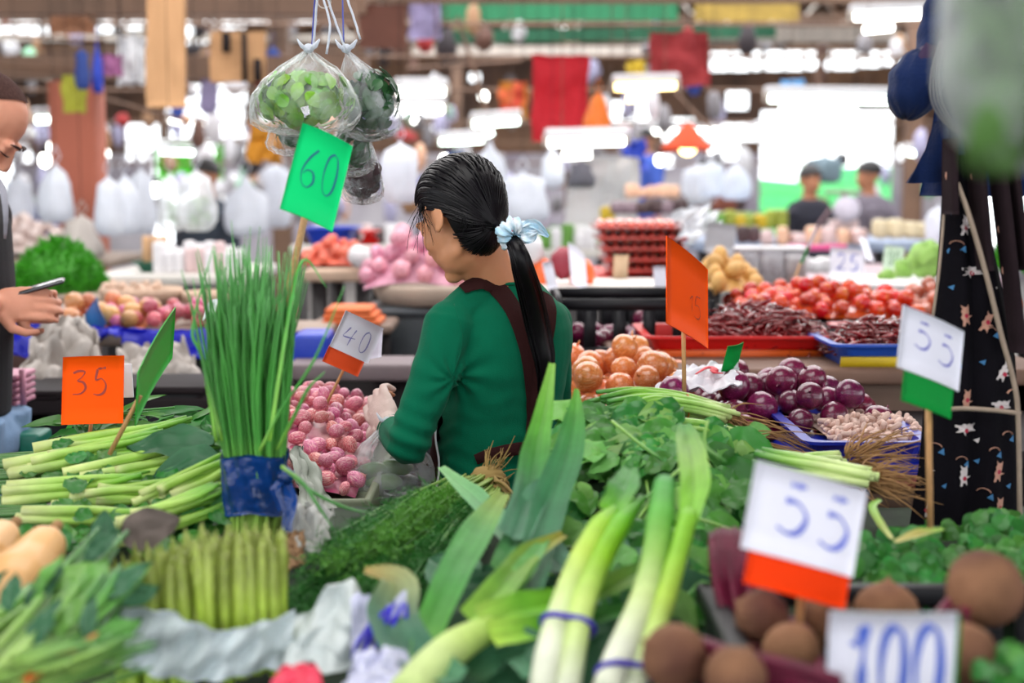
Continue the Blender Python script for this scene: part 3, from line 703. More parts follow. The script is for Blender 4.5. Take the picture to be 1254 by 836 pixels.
# ---- left: herb heap, round tray on drums, garlic, tarp
zh, _ = table(-160, 120, 362, 5.0, 0.9, m_tabtop, 'table under the far herb heap at left', apron=(0.3, M('brown_panel', (112, 84, 78), 0.7, 0.2)))
def frond_heap(name, label, px, py, Y, hx, hy, h, z0, mat, n, L, seed, cat='herbs', up=0.6, wd=0.12):
    c = at(px, py, Y); rg = random.Random(seed); mb = MB()
    for i in range(n):
        a = rg.uniform(0, 6.28); q = math.sqrt(rg.random()); x = c.x+math.cos(a)*hx*q; y = Y+math.sin(a)*hy*q; z = z0+h*(1-q*q)*rg.uniform(0.6, 1.0)
        d = unit((math.cos(a)*q*1.2+rg.uniform(-.6, .6), math.sin(a)*q*1.2+rg.uniform(-.6, .6), up+rg.uniform(-.3, .5)))
        s_, u_, _ = frame(d); l = L*rg.uniform(0.6, 1.3); p = V((x, y, z)); w_ = l*wd*rg.uniform(.7, 1.3); an = rg.uniform(0, 6.28); s_ = s_*math.cos(an)+u_*math.sin(an)
        g = rg.uniform(0.6, 1.25)
        mb.add([p, p+d*l*0.5+s_*w_, p+d*l, p+d*l*0.5-s_*w_], [(0, 1, 2, 3)], [(g, g, g)]*4 if False else None)
    return tag(mb.build(name, mat), label, cat, kind='stuff')
m_herb = M('herb_green', (62, 150, 30), 0.6, 0.35, 18, trans=0.3)
t = frond_heap('herb_heap', 'bright green heap of fine herbs by the man\'s phone', 72, 350, 5.25, 0.17, 0.2, 0.19, zh, m_herb, 3000, 0.035, 3)
t = thing('herb_mound', 'packed inner part of the bright green herb heap', 'herbs', (at(72, 350, 5.25).x, 5.25, zh))
MB().ell((at(72, 350, 5.25).x, 5.25, zh), (0.16, 0.19, 0.17), fn=lambda v: v*(1+0.1*nz(v.x*4, v.y*4, v.z*4))).build('packed_stems', m_herb, t)
def round_tray(px0, px1, py, Y, mat, label, h=0.05, name='round_tray', stand=None, cat='tray'):
    a, b = at(px0, py, Y), at(px1, py, Y); rr = (b.x-a.x)/2; cx = (a.x+b.x)/2; z = a.z
    t = thing(name, label, cat, (cx, Y+rr, z-h)); 
    MB().lathe([(0, -h), (rr*0.9, -h), (rr, -h*0.3), (rr, 0), (rr*0.965, 0.004), (rr*0.93, -0.012), (0, -0.02)], 36, (cx, Y+rr, z)).build('tray_body', mat, t)
    if stand: MB().lathe([(0, 0.0), (rr*0.7, 0.0), (rr*0.8, z*0.4), (rr*0.86, z-h), (0, z-h)], 28, (cx, Y+rr, 0)).build('drum', stand, t)
    return cx, Y+rr, z, rr
m_bamb = M('bamboo_tray', (200, 172, 150), 0.7, 0.1, 20)
cx_, cy_, z_, rr_ = round_tray(108, 212, 357, 4.7, m_bamb, 'round bamboo tray of pale dried goods on a dark drum, left of two', stand=m_black)
pile('dried_shrimp', 'pale dried pieces on the left bamboo tray', 'dried food', 'pale pieces on the left bamboo tray', M('pale_dry', (206, 178, 158), 0.7, 0.1, rand=0.15), 90, (0.009, 0.014), 160, 350, cy_, rr_*0.6, rr_*0.6, z_-0.015, 0.0, 4)
cx_, cy_, z_, rr_ = round_tray(214, 300, 361, 4.7, m_bamb, 'round bamboo tray of pale dried goods behind the chives', stand=m_black)
tag(MB().box(at(140, 349, 5.0), (0.01, 0.01, 0.001)).build('tray_speck', m_bamb), 'pale speck on the left bamboo tray', 'speck') if False else None
# table further back with white packs, green tray
zb, _ = table(110, 300, 336, 6.2, 0.9, m_whtop, 'white table behind the bamboo trays at left')
tray('green_basin', 'dark green basin behind the bamboo trays', 158, 262, 322, 6.3, 0.4, 0.06, M('dgreen_plastic', (26, 92, 70), 0.4))
def goods(label, group, cat, name, px0, px1, py, Y, n, size, mats, seed, rows=1, base=None):
    """a row of separate packs standing on a stall"""
    rg = random.Random(seed); made = []
    for r_ in range(rows):
        for i in range(n):
            px = px0+(px1-px0)*(i+0.5)/n; p = at(px, py, Y+r_*size[1]*1.3); w_ = size[0]*rg.uniform(0.8, 1.1); h_ = size[2]*rg.uniform(0.75, 1.2)
            mb = MB().rbox((0, 0, h_/2), (w_, size[1], h_), min(w_, size[1], h_)*0.3)
            o = link(name, mb.mesh(name, mats[rg.randrange(len(mats))]), None, (p.x, p.y, base if base is not None else p.z), (0, 0, rg.uniform(-.3, .3)))
            tag(o, label, cat, group); made.append(o)
    if n*rows > 3 and len(label.split()) <= 9: row_labels(made, label, 14)
m_pkw = M('pack_white', (224, 222, 226), 0.4, 0.1, 8); m_pkp = M('pack_pink', (216, 190, 190), 0.4, 0.15, 8); m_pkt = M('pack_tan', (196, 156, 116), 0.5, 0.15, 8)
m_pkr = M('pack_red', (186, 60, 42), 0.3, 0.2, 10, coat=0.5); m_pky = M('pack_olive', (158, 168, 62), 0.5, 0.2, 8); m_pkb = M('pack_blue', (60, 80, 160), 0.4, 0.2, 8)
m_pko = M('pack_orange', (240, 108, 52), 0.4, 0.1, 8); m_pkd = M('pack_dark', (70, 50, 52), 0.4, 0.3, 8); m_pkm = M('pack_magenta', (206, 60, 130), 0.4, 0.1, 8)
goods('pale pack of goods on the white table at left', 'pale packs on the left white table', 'pack', 'food_pack', 190, 300, 331, 6.3, 9, (0.05, 0.05, 0.12), [m_pkw, m_pkp, m_pkw], 2, 2, zb)
goods('tan pack in the green basin at left', 'tan packs in the green basin', 'pack', 'food_pack', 174, 206, 321, 6.45, 3, (0.04, 0.08, 0.12), [m_pkt], 3, 1)
goods('olive pack at the back of the left white table', 'olive packs on the left table', 'pack', 'food_pack', 232, 290, 320, 6.7, 4, (0.06, 0.06, 0.08), [m_pky], 4, 1, zb)
# tarp, garlic pile, sack at far left
zt2, _ = table(-200, 130, 318, 7.6, 1.0, m_tabtop, 'far table with garlic and a blue tarp at left')
pile('garlic_bulb', 'white garlic bulb in the far heap behind the herbs', 'garlic', 'garlic behind the herb heap', M('garlic_far'), 90, (0.03, 0.04), 18, 312, 8.0, 0.3, 0.25, zt2, 0.2, 15)
tag(sheet(at(8, 248, 8.7), at(66, 256, 8.7), at(-5, 300, 8.3), at(80, 296, 8.4), 0.1, 3, 4, thick=0.01).build('blue_tarp', m_bluec), 'blue tarp draped behind the garlic heap', 'tarp')
hang_bag(100, 262, 50, 56, 7.4, m_tarp, 'squat white sack between herbs and red column', 'sack', 31, name='white_sack')
tag(sheet(at(0, 236, 8.9), at(44, 240, 8.9), at(0, 262, 8.7), at(48, 266, 8.7), 0.05, 7, 4, thick=0.01).build('grey_tarp', M('grey_tarp', (176, 186, 190), 0.6)), 'light grey tarp above the blue one', 'tarp')

# ---- centre left: pink garlic mountain on a round tray, dark crate, orange cloth
cx_, cy_, z_, rr_ = round_tray(448, 628, 352, 4.9, M('beige_tray', (190, 172, 156), 0.6, 0.12), 'wide beige round tray under the pink garlic', 0.07)
def lumpy(v, k): return v*(1+0.16*math.sin(math.atan2(v.y, v.x)*5+k)*(1-abs(v.z)))
pile('pink_garlic', 'pink-skinned garlic bulb in the heap left of the woman\'s face', 'garlic', 'pink garlic left of the woman', M('garlic_pink', (222, 160, 176), 0.45, 0.2, 5, rand=0.22, hue=0.02, c2=(170, 84, 110), thr=0.6), 150, (0.026, 0.036), 508, 340, cy_-0.02, 0.17, 0.16, z_-0.02, 0.17, 16, rows='pink garlic bulb left of the woman', fn=lumpy, stem=onion_root)
MB_ = MB()
t = thing('grey_tub', 'dark grey tub under the beige round tray', 'tub', (at(520, 400, 4.9).x, 5.1, 0))
c = at(520, 390, 4.9); MB().rbox((c.x, 5.12, (z_-0.07)/2), (0.40, 0.38, z_-0.075), 0.03).build('tub_body', M('tub_grey', (62, 68, 74), 0.5), t); MB().rbox((c.x, 5.12, z_-0.09), (0.44, 0.42, 0.025), 0.01).build('rim', M('tub_grey'), t)
t = thing('folded_cloth', 'folded orange cloth left of the woman', 'cloth', tuple(at(432, 392, 4.6)))
for q in range(3): MB().rbox(at(434-q*2, 392-q*7, 4.65), (0.19-q*0.02, 0.2, 0.02), 0.009).build('fold', M('orange_cloth', (232, 120, 66), 0.7, 0.1), t)
zc, _ = table(375, 480, 398, 4.55, 0.3, M('worn_wood', (128, 108, 96), 0.7, 0.15, 6), 'small worn table with the folded orange cloth', 0.03, apron=(0.2, m_dark))
zc2, _ = table(350, 505, 446, 3.95, 0.22, M('grey_shelf', (122, 108, 112), 0.6), 'grey shelf board behind the 40 card', 0.05, apron=(0.25, m_dark))
tag(MB().rbox(at(385, 424, 4.2), (0.1, 0.2, 0.09), 0.015).build('blue_box', m_blue), 'blue box left of the 40 card', 'box')
zc3, _ = table(370, 462, 330, 5.6, 0.7, m_bamb, 'tan board under orange-red goods left of the garlic', 0.05)
pile('red_fruit', 'small orange-red item heaped left of the pink garlic', 'fruit', 'orange-red goods left of the garlic', M('salmon_goods', (214, 106, 84), 0.4, 0.2, rand=0.2), 60, (0.02, 0.028), 412, 322, 5.85, 0.13, 0.14, zc3, 0.07, 17)
tray('blue_basin', 'blue basin behind the orange-red goods', 366, 434, 280, 6.6, 0.4, 0.08, m_blue)
tray('red_basin', 'small red basin left of the pink garlic heap', 438, 462, 284, 6.4, 0.2, 0.06, M('red_plastic', (206, 22, 20), 0.35, 0.08))
pile('egg', 'white ball-shaped bundle beside the orange-red goods', 'bundle', 'white bundle left of the garlic', m_pkw, 1, (0.05, 0.05), 440, 312, 5.6, 0.005, 0.005, zc3, 0, 18)
zc5, _ = table(355, 500, 300, 8.0, 1.0, m_whtop, 'far white table left of the pink garlic')
goods('pale pack on the far table left of the garlic', 'pale packs left of the garlic', 'pack', 'food_pack', 370, 500, 298, 8.1, 9, (0.07, 0.08, 0.1), [m_pkw, m_pkp, m_pkd], 5, 2, zc5)

# ---- centre right: stack of sausage packs, red bags, white ledge
zr, _ = table(640, 845, 352, 4.6, 0.5, m_whtop, 'white ledge behind the woman\'s right shoulder', 0.03)
zr2, _ = table(690, 880, 342, 5.4, 0.9, M('red_board', (206, 44, 30), 0.5), 'red board under the stacked maroon packs', 0.03)
m_saus = M('sausage_pack', (172, 58, 48), 0.3, 0.3, 16, coat=0.4, bump=0.5, bscale=22)
m_saus2 = M('sausage_pack_bright', (222, 88, 60), 0.25, 0.2, 16, coat=0.7, bump=0.5, bscale=22)
for i in range(5):
    c = at(792-i*1.5, 328-i*13.2, 5.5); wv = 0.30+0.012*i
    t = thing('sausage_pack', ['lowest', 'second lowest', 'middle', 'second highest', 'topmost and brightest'][i]+' maroon sausage pack of the stack at centre right', 'pack', (c.x, 5.7, c.z-0.02))
    for j in range(9):
        x = c.x-wv/2+wv*(j+0.5)/9
        MB().tube(spline([(x, 5.50, c.z), (x+0.004, 5.62, c.z+0.003), (x, 5.9, c.z)], 6), [0.006, 0.019, 0.02, 0.006], 7).build('sausage', m_saus2 if i == 4 else m_saus, t)
    MB().rbox((c.x, 5.7, c.z-0.012), (wv+0.01, 0.42, 0.014), 0.006).build('pack_base', m_saus, t)
goods('dark wrapped pack behind the sausage stack', 'dark packs behind the sausage stack', 'pack', 'food_pack', 752, 835, 262, 8.2, 6, (0.09, 0.2, 0.09), [m_pkd, m_pkd, M('pack_mauve', (130, 110, 120), 0.3)], 7, 1)
goods('peach coloured pack on top of the dark packs', 'peach packs behind the sausage stack', 'pack', 'food_pack', 768, 828, 242, 8.4, 5, (0.08, 0.2, 0.07), [M('pack_peach', (236, 190, 160), 0.4)], 8, 1)
tag(sheet(at(826, 262, 5.3), at(866, 250, 5.5), at(838, 300, 5.2), at(880, 282, 5.4), 0.06, 2, 5).build('clear_sheet', m_film2), 'shiny clear plastic over the right end of the sausage stack', 'plastic')
for i, (px, py, m_, lb) in enumerate(((712, 336, m_pko, 'orange bag on the white ledge behind the woman'), (690, 322, M('maroon_bag', (150, 50, 66), 0.5), 'maroon bag on the white ledge behind the woman'), (664, 336, m_pko, 'orange bag just right of the ponytail scarf'), (650, 306, m_pkw, 'white bag right of the hair scarf'))):
    c = at(px, py, 4.8); o = MB().ell(c, (0.045, 0.05, 0.055), fn=lambda v: v*(1+0.15*nz(v.x*3, v.y*3, v.z*3+i))).build('goods_bag', m_); tag(o, lb, 'bag')
zr4, _ = table(640, 760, 306, 8.5, 1.0, m_whtop, 'white-edged table below the grey dust sheet')
goods('white bundle on the table below the grey sheet', 'white bundles below the grey sheet', 'pack', 'food_pack', 645, 745, 288, 8.6, 7, (0.09, 0.1, 0.13), [m_pkw, m_pkw, m_bluec, m_gleaf_far], 9, 2, zr4)
frond_heap('greens_heap', 'low heap of greens below the grey sheet', 700, 288, 8.9, 0.22, 0.2, 0.1, zr4, m_herb, 500, 0.07, 5)
tag(MB().rbox(at(744, 262, 8.6), (0.09, 0.06, 0.09), 0.02).build('yellow_pack', m_yel), 'small yellow pack beside the grey sheet', 'pack')

# ---- right of centre, far: mixed stalls, people, scale
zf, _ = table(850, 1150, 296, 8.6, 1.2, M('pale_blue_table', (150, 164, 190), 0.5), 'long far table in front of the two seated people', 0.06)
zf2, _ = table(860, 1240, 340, 6.3, 1.2, M('mauve_table', (176, 150, 160), 0.5), 'far table behind the tomatoes', 0.05)
goods('pack of goods along the far blue table', 'packs along the far blue table', 'pack', 'food_pack', 862, 962, 280, 8.7, 8, (0.07, 0.1, 0.1), [m_pky, m_pky, m_gleaf_far, m_yel], 12, 2)
goods('brown pack under the white bags at right', 'brown packs under the white bags', 'pack', 'food_pack', 832, 910, 258, 10.5, 8, (0.09, 0.1, 0.1), [m_pkd, M('pack_brown', (130, 66, 44), 0.4)], 13, 1)
goods('cream box before the far seated people', 'cream boxes before the seated people', 'box', 'goods_box', 1068, 1160, 292, 7.8, 5, (0.1, 0.14, 0.10), [M('pack_cream', (214, 200, 166), 0.5)], 14, 1)
goods('magenta box behind the tomatoes', 'magenta boxes behind the tomatoes', 'box', 'goods_box', 964, 1034, 306, 7.2, 3, (0.09, 0.12, 0.035), [m_pkm], 15, 1)
goods('mauve box behind the tomatoes', 'mauve boxes behind the tomatoes', 'box', 'goods_box', 930, 1060, 300, 7.9, 7, (0.08, 0.1, 0.09), [M('pack_mauve'), m_pkp, M('pack_peach')], 16, 1)
goods('crimson box right of the white card', 'crimson boxes right of the white card', 'box', 'goods_box', 902, 930, 297, 7.4, 2, (0.065, 0.1, 0.08), [M('pack_crimson', (170, 40, 76), 0.4), m_pkd], 17, 1)
goods('white wrapped pack right behind the tomatoes', 'white packs right behind the tomatoes', 'pack', 'food_pack', 962, 1016, 334, 6.2, 4, (0.06, 0.1, 0.07), [m_pkw], 18, 1)
m_box = M('clear_box', (228, 226, 232), 0.15, 0.05, 8, alpha=0.3)
for i in range(4):
    px = 888+i*30; c = at(px, 328, 5.7); t = thing('clear_box', ['leftmost', 'second from the left', 'third from the left', 'rightmost'][i]+' of four clear plastic boxes of dried food behind the chillies', 'box', (c.x, 5.8, c.z-0.07))
    MB().rbox((c.x, 5.8, c.z), (0.09, 0.14, 0.14), 0.012).build('box_shell', m_box, t); MB().rbox((c.x, 5.8, c.z+0.075), (0.095, 0.145, 0.014), 0.005).build('lid', m_pkw, t)
    MB().rbox((c.x, 5.8, c.z-0.015), (0.078, 0.125, 0.1), 0.02).build('contents', [m_pkt, M('pack_mauve'), M('pack_mauve'), M('pack_brown')][i], t)
# scale
c = at(1038, 256, 8.4); t = thing('dial_scale', 'round white dial scale between the two far people', 'scale', (c.x, 8.5, c.z-0.12))
MB().lathe([(0, 0), (0.075, 0), (0.08, 0.02), (0.075, 0.05), (0, 0.05)], 24, (c.x, 8.45, c.z), Matrix.Rotation(R(90), 3, 'X')).build('dial', M('dial_white', (220, 214, 232), 0.4), t)
MB().rbox((c.x, 8.5, c.z-0.09), (0.16, 0.14, 0.05), 0.015).build('base', m_pkp, t); MB().tube([(c.x, 8.5, c.z-0.07), (c.x, 8.5, c.z+0.1)], 0.015).build('stem', m_steelw, t); MB().lathe([(0, 0), (0.1, 0), (0.12, 0.02), (0, 0.012)], 20, (c.x, 8.5, c.z+0.09)).build('pan', m_steelw, t)
# cabbages
def cabbage(px, py, Y, r, label):
    c = at(px, py, Y); t = thing('cabbage', label, 'cabbage', (c.x, c.y, c.z-r))
    MB().ell(c, r*0.93, None, 18, 12).build('heart', M('cab_core', (196, 214, 150), 0.5, 0.15, 9), t)
    rg = random.Random(int(px))
    for k in range(9):
        q = Euler((rg.uniform(0, 6), rg.uniform(-.9, .9), rg.uniform(0, 6.3))).to_matrix()
        def fn(u, v, q=q):
            a = (u-0.5)*2.0; b = (v-0.5)*2.1; rr = r*(1.0+0.10*(abs(a)+abs(b))**2*0.5+0.03*math.sin(u*19+k))
            return c+q @ V((math.sin(a)*math.cos(b), math.cos(a)*math.cos(b), math.sin(b)))*rr
        MB().grid(fn, 12, 12).build('outer_leaf', M('cab_leaf', (150, 196, 96), 0.5, 0.2, 14, trans=0.2), t)
cabbage(1136, 318, 5.1, 0.062, 'large round green-white cabbage left of the hanging apron')
cabbage(1106, 330, 5.3, 0.036, 'small cabbage left of the large one')
cabbage(1085, 340, 5.2, 0.03, 'smallest cabbage just above the tomatoes')
zcab, _ = table(1050, 1190, 347, 4.95, 0.5, m_pkw, 'white board under the cabbages', 0.03)
frond_heap('greens_heap', 'bright herbs at the right edge behind the apron', 1262, 330, 4.6, 0.12, 0.2, 0.12, at(1262, 334, 4.6).z, m_herb, 1200, 0.04, 7)
# ================================================================== MIDDLE: tomatoes, chillies, onions, trays
m_tom = M('tomato_skin', (204, 38, 12), 0.25, 0.25, 1.2, rand=0.3, hue=0.008, coat=0.4, c2=(226, 120, 40), thr=0.6)
m_cal = M('calyx', (70, 120, 40), 0.6)
zt_, _ = table(868, 1300, 402, 4.05, 0.86, m_dark, 'dark table under tomatoes, chillies and trays', 0.04)
crate('black_crate', 'black slotted crate holding the tomatoes', 868, 1200, 398, 4.12, 0.62, 0.1, m_black, 9)
pile('tomato', 'small red-orange tomato in the heap behind the chillies', 'tomato', 'tomatoes behind the chillies', m_tom, 250, (0.020, 0.026), 1004, 385, 4.5, 0.26, 0.26, zt_+0.0, 0.06, 21, rows='red-orange tomato behind the chillies', shape=(1, 1, 0.88), nseg=(14, 9))
pile('tomato', 'brownish-pink tomato at the right end of the heap', 'tomato', 'duller tomatoes at the right', M('tomato_dull', (176, 92, 66), 0.2, 0.2, 1.2, rand=0.2, coat=0.7), 80, (0.020, 0.026), 1160, 385, 4.5, 0.13, 0.24, zt_+0.0, 0.05, 22, rows='duller tomato at the right', shape=(1, 1, 0.88), nseg=(14, 9))
pile('potato', 'tan potato in the small heap left of the tomatoes', 'potato', 'tan potatoes left of the tomatoes', M('potato_skin', (206, 160, 92), 0.5, 0.12, 4, rand=0.12), 50, (0.024, 0.034), 893, 376, 4.75, 0.07, 0.14, zt_+0.05, 0.10, 23, rows='tan potato left of the tomatoes', shape= (1.25, 0.9, 0.85))
# dried chillies in the red tray
m_redp = M('red_plastic')
t_r, zrt, cxr, cyr, hwr, hdr = tray('red_tray', 'long shallow red plastic tray of dried chillies', 788, 1026, 414, 3.5, 0.36, 0.10, m_redp, 0.045, stripe=M('orange_print', (206, 84, 14), 0.5))
def chilli_heap(label, cx, cy, z0, hx, hy, h, seed, n=260):
    mp = M('dry_chilli', (120, 14, 20), 0.25, 0.35, 8, rand=0.35, coat=0.5)
    rg = random.Random(seed); pr = []
    for k in range(6):
        L_ = rg.uniform(0.05, 0.075); a = rg.uniform(-.4, .4)
        pr.append(MB().tube(spline([(-L_/2, 0, 0), (0, a*0.03, 0.004), (L_/2, 0, -0.002)], 6), [0.0022, 0.0062, 0.006, 0.0045, 0.0012], 6, flat=0.55, mod=lambda t, an: 1+0.2*math.sin(an*2+t*9)).mesh('dried_chilli', mp))
    base = lambda x, y: z0+h*max(0, (1-((x-cx)/hx)**2)*(1-((y-cy)/hy)**2))**0.7
    for i in range(n):
        x = cx+rg.uniform(-1, 1)*hx; y = cy+rg.uniform(-1, 1)*hy
        o = link('dried_chilli', pr[i % 6], None, (x, y, base(x, y)+rg.uniform(0.0, 0.016)), (rg.uniform(-.5, .5), rg.uniform(-.6, .6), rg.uniform(0, 6.28)))
        tag(o, label, 'chilli', label+' heap')
    mb = MB()
    for i in range(900):
        x = cx+rg.uniform(-1, 1)*hx; y = cy+rg.uniform(-1, 1)*hy; z = base(x, y)-rg.uniform(0, 0.02); a = rg.uniform(0, 6.28); d = V((math.cos(a), math.sin(a), rg.uniform(-.3, .3)))*0.03
        mb.tube([V((x, y, z))-d, (x, y, z+0.004), V((x, y, z))+d], [0.002, 0.006, 0.002], 5, flat=0.6)
    mb.grid(lambda u, v: V((cx+(u*2-1)*hx, cy+(v*2-1)*hy, base(cx+(u*2-1)*hx, cy+(v*2-1)*hy)-0.012)), 20, 14)
    tag(mb.build('chilli_layer', mp), 'packed under-layers: '+label, 'chilli', kind='stuff')
chilli_heap('dark dried red chilli in the red tray', cxr+0.07, cyr+0.02, zrt-0.03, hwr*0.74, hdr*0.86, 0.085, 3, 170)
t_b, zbt, cxb, cyb, hwb, hdb = tray('blue_tray', 'blue tray with yellow label holding dark chillies', 1019, 1215, 424, 3.3, 0.3, 0.085, M('mid_blue_plastic', (24, 74, 176), 0.35, 0.06), 0.03, stripe=M('yellow_print', (196, 168, 20), 0.5))
chilli_heap('dark dried chilli in the blue tray with the yellow label', cxb, cyb+0.03, zbt-0.02, hwb*0.86, hdb*0.75, 0.055, 4, 110)
tray('pink_red_tray', 'small red tray between tomatoes and dark chillies', 1030, 1110, 404, 3.75, 0.2, 0.04, M('pinkish_red', (176, 46, 52), 0.4), 0.02)
# stand for them
zs_, _ = table(760, 1300, 452, 3.28, 0.75, M('brown_board2', (112, 84, 70), 0.7, 0.2, 6), 'brown board under the red and blue trays', 0.04, apron=(0.22, M('brown_front', (96, 74, 62), 0.75, 0.2, 6)))
# black crate behind the woman's right shoulder
crate('black_crate', 'large black slotted crate right of the woman\'s shoulder', 686, 868, 366, 3.75, 0.42, 0.16, m_black, 5)
crate('black_crate', 'second black crate behind the large slotted one', 720, 862, 358, 4.3, 0.25, 0.14, m_black, 5)
pile('red_onion', 'dark red onion inside the black crate', 'onion', 'red onions in the black crate', m_onr, 36, (0.026, 0.034), 776, 420, 3.96, 0.17, 0.14, at(776, 366, 3.75).z-0.155, 0.0, 24, stem=onion_root)
# brown onions
zo = 0.985
c_ = on(768, 520, zo)
t = thing('onion_table', 'low table under the brown and red onions', 'table', (c_.x+0.2, 3.1, 0))
MB().rbox((0.70, 3.02, zo-0.02), (1.06, 0.52, 0.04), 0.01).build('table_top', m_dark, t)
for sx in (0.22, 1.2):
    for sy in (2.8, 3.24): MB().box((sx, sy, (zo-0.04)/2), (0.06, 0.06, zo-0.04)).build('leg', m_leg, t)
m_onb2 = M('onion_brown_near', (206, 116, 58), 0.28, 0.25, 3.2, rand=0.2, hue=0.010, coat=0.5, stretch=(7, 7, 0.5), c2=(236, 180, 128), thr=0.6)
pile('brown_onion', 'shiny brown onion heaped right of the woman', 'onion', 'brown onions right of the woman', m_onb2, 90, (0.029, 0.036), 762, 470, 3.22, 0.15, 0.24, zo, 0.12, 31, rows='brown onion right of the woman', shape=(1, 1, 0.92), stem=onion_root, nseg=(18, 12), tilt=2.0)
m_onr2 = M('onion_red_near', (92, 12, 52), 0.28, 0.35, 3.2, rand=0.3, hue=0.02, coat=0.4, stretch=(7, 7, 0.5), c2=(150, 50, 96), thr=0.62)
pile('red_onion', 'glossy purple onion heaped before the red tray', 'onion', 'purple onions before the red tray', m_onr2, 90, (0.028, 0.036), 962, 490, 3.02, 0.165, 0.21, zo, 0.085, 32, rows='purple onion before the red tray', shape=(1, 1, 0.9), stem=onion_root, nseg=(18, 12), tilt=2.0)
pile('red_onion', 'purple onion lying before the white plastic bag', 'onion', 'purple onions before the white bag', m_onr2, 12, (0.028, 0.034), 840, 488, 2.82, 0.11, 0.05, zo+0.03, 0.0, 33, rows='purple onion before the printed bag', shape=(1, 1, 0.9), stem=onion_root, nseg=(18, 12), tilt=2.0)
# plastic bag with red print
t = thing('printed_bag', 'flat white plastic bag with red print lying over the onions', 'bag', tuple(at(850, 470, 2.95)))
bgP = [at(790, 486, 2.86), at(908, 470, 2.86), at(838, 447, 2.97), at(904, 440, 2.97)]
sheet(*bgP, 0.02, 4, 5, 26, 18).build('film', M('printed_film', (226, 224, 232), 0.25, 0.05, 10, bump=0.6, bscale=30), t)
def curve_on(a, b, c, d, pts): return [a.lerp(b, u).lerp(c.lerp(d, u), v) for u, v in pts]
pr_ = spline(curve_on(*bgP, [(0.42, 0.42), (0.52, 0.62), (0.64, 0.55), (0.66, 0.40), (0.78, 0.32)]), 14)
MB().tube([p+V((0, -0.012, 0.012)) for p in pr_], [0.003, 0.008, 0.009, 0.004], 6, flat=0.3).build('print', M('red_print', (200, 30, 50), 0.5), t)
# peanut tray
t_p, zpt, cxp, cyp, hwp, hdp = tray('blue_tray', 'royal blue tray of pale peanuts before the purple onions', 985, 1150, 544, 2.52, 0.42, 0.085, M('deep_blue_plastic', (16, 36, 156), 0.35, 0.1), 0.02)
MB().rbox((cxp, cyp, zpt-0.05), (hwp*1.9, hdp*1.9, 0.03), 0.01).build('inner_floor', M('deep_blue_plastic'), t_p)
def pnut(v, k): return V((v.x*(1-0.25*math.exp(-(v.z*3)**2)), v.y*(1-0.25*math.exp(-(v.z*3)**2)), v.z*1.7))
pile('peanut', 'pale peanut pod in the royal blue tray', 'peanut', 'peanuts in the blue tray', M('peanut_shell', (206, 176, 164), 0.6, 0.2, 12, rand=0.2), 280, (0.0075, 0.0095), 1068, 530, 2.76, hwp*0.8, hdp*0.8, zpt-0.028, 0.03, 34, (0.8, 0.8, 0.8), nseg=(8, 7), fn=pnut)
# lower trays / boards beside the apron
tt = thing('stacked_tray', 'dark blue tray under the peanut tray', 'tray', tuple(at(1060, 575, 2.6)))
c = at(1070, 578, 2.6); MB().rbox((c.x, 2.72, c.z), (0.3, 0.34, 0.05), 0.012).build('tray_body', M('deep_blue_plastic'), tt)
tt = thing('wooden_box', 'brown wooden box under the dark blue tray', 'box', tuple(at(1075, 630, 2.5)))
c = at(1080, 622, 2.58)
for q in range(3): MB().rbox((c.x, 2.62, c.z-0.05*q+0.03), (0.34, 0.3, 0.044), 0.006).build('plank', M('brown_front'), tt)
MB().rbox((c.x, 2.62, c.z+0.066), (0.35, 0.31, 0.012), 0.005).build('rim', M('dull_red', (120, 40, 36), 0.6), tt)

# ---- shallots left of the woman
zsh = 0.93
t = thing('shallot_tray', 'grey-green tray edge around the pink shallots', 'tray', (at(400, 560, 2.9).x, 2.9, zsh-0.05))
cxs = -0.43
MB().rbox((cxs, 2.93, zsh-0.02), (0.34, 0.84, 0.03), 0.012).build('tray_floor', M('tray_grey', (120, 128, 104), 0.6), t)
for s_ in (-1, 1): MB().rbox((cxs+s_*0.17, 2.93, zsh-0.01), (0.016, 0.85, 0.05), 0.006).build('side', M('tray_grey'), t)
MB().rbox((cxs, 2.51, zsh-0.01), (0.34, 0.016, 0.05), 0.006).build('side', M('tray_grey'), t)
for sx in (-0.17, 0.17):
    for sy in (2.7, 3.3): MB().box((cxs+sx, sy, (zsh-0.035)/2), (0.04, 0.04, zsh-0.035)).build('leg', m_leg, t)
m_sh2 = M('shallot_near', (196, 80, 116), 0.42, 0.28, 3.4, rand=0.28, hue=0.03, coat=0.15, stretch=(6, 6, 0.5), c2=(236, 190, 186), thr=0.54)
pile('pink_shallot', 'small pink shallot heaped left of the woman\'s elbow', 'shallot', 'pink shallots left of the woman', m_sh2, 300, (0.013, 0.0185), 373, 540, 2.95, 0.150, 0.40, zsh, 0.15, 35, rows='pink shallot left of the woman', shape=(0.78, 0.84, 1.08), stem=onion_root, nseg=(12, 8), cand=12)
tag(sheet(at(352, 552, 2.55), at(372, 548, 2.6), at(378, 655, 2.35), at(432, 665, 2.4), 0.02, 3, 4).build('grey_cloth', M('grey_plastic_sheet', (150, 156, 146), 0.5, 0.1, 6, bump=0.4, bscale=20)), 'grey plastic sheet hanging beside the pink shallots', 'sheet')

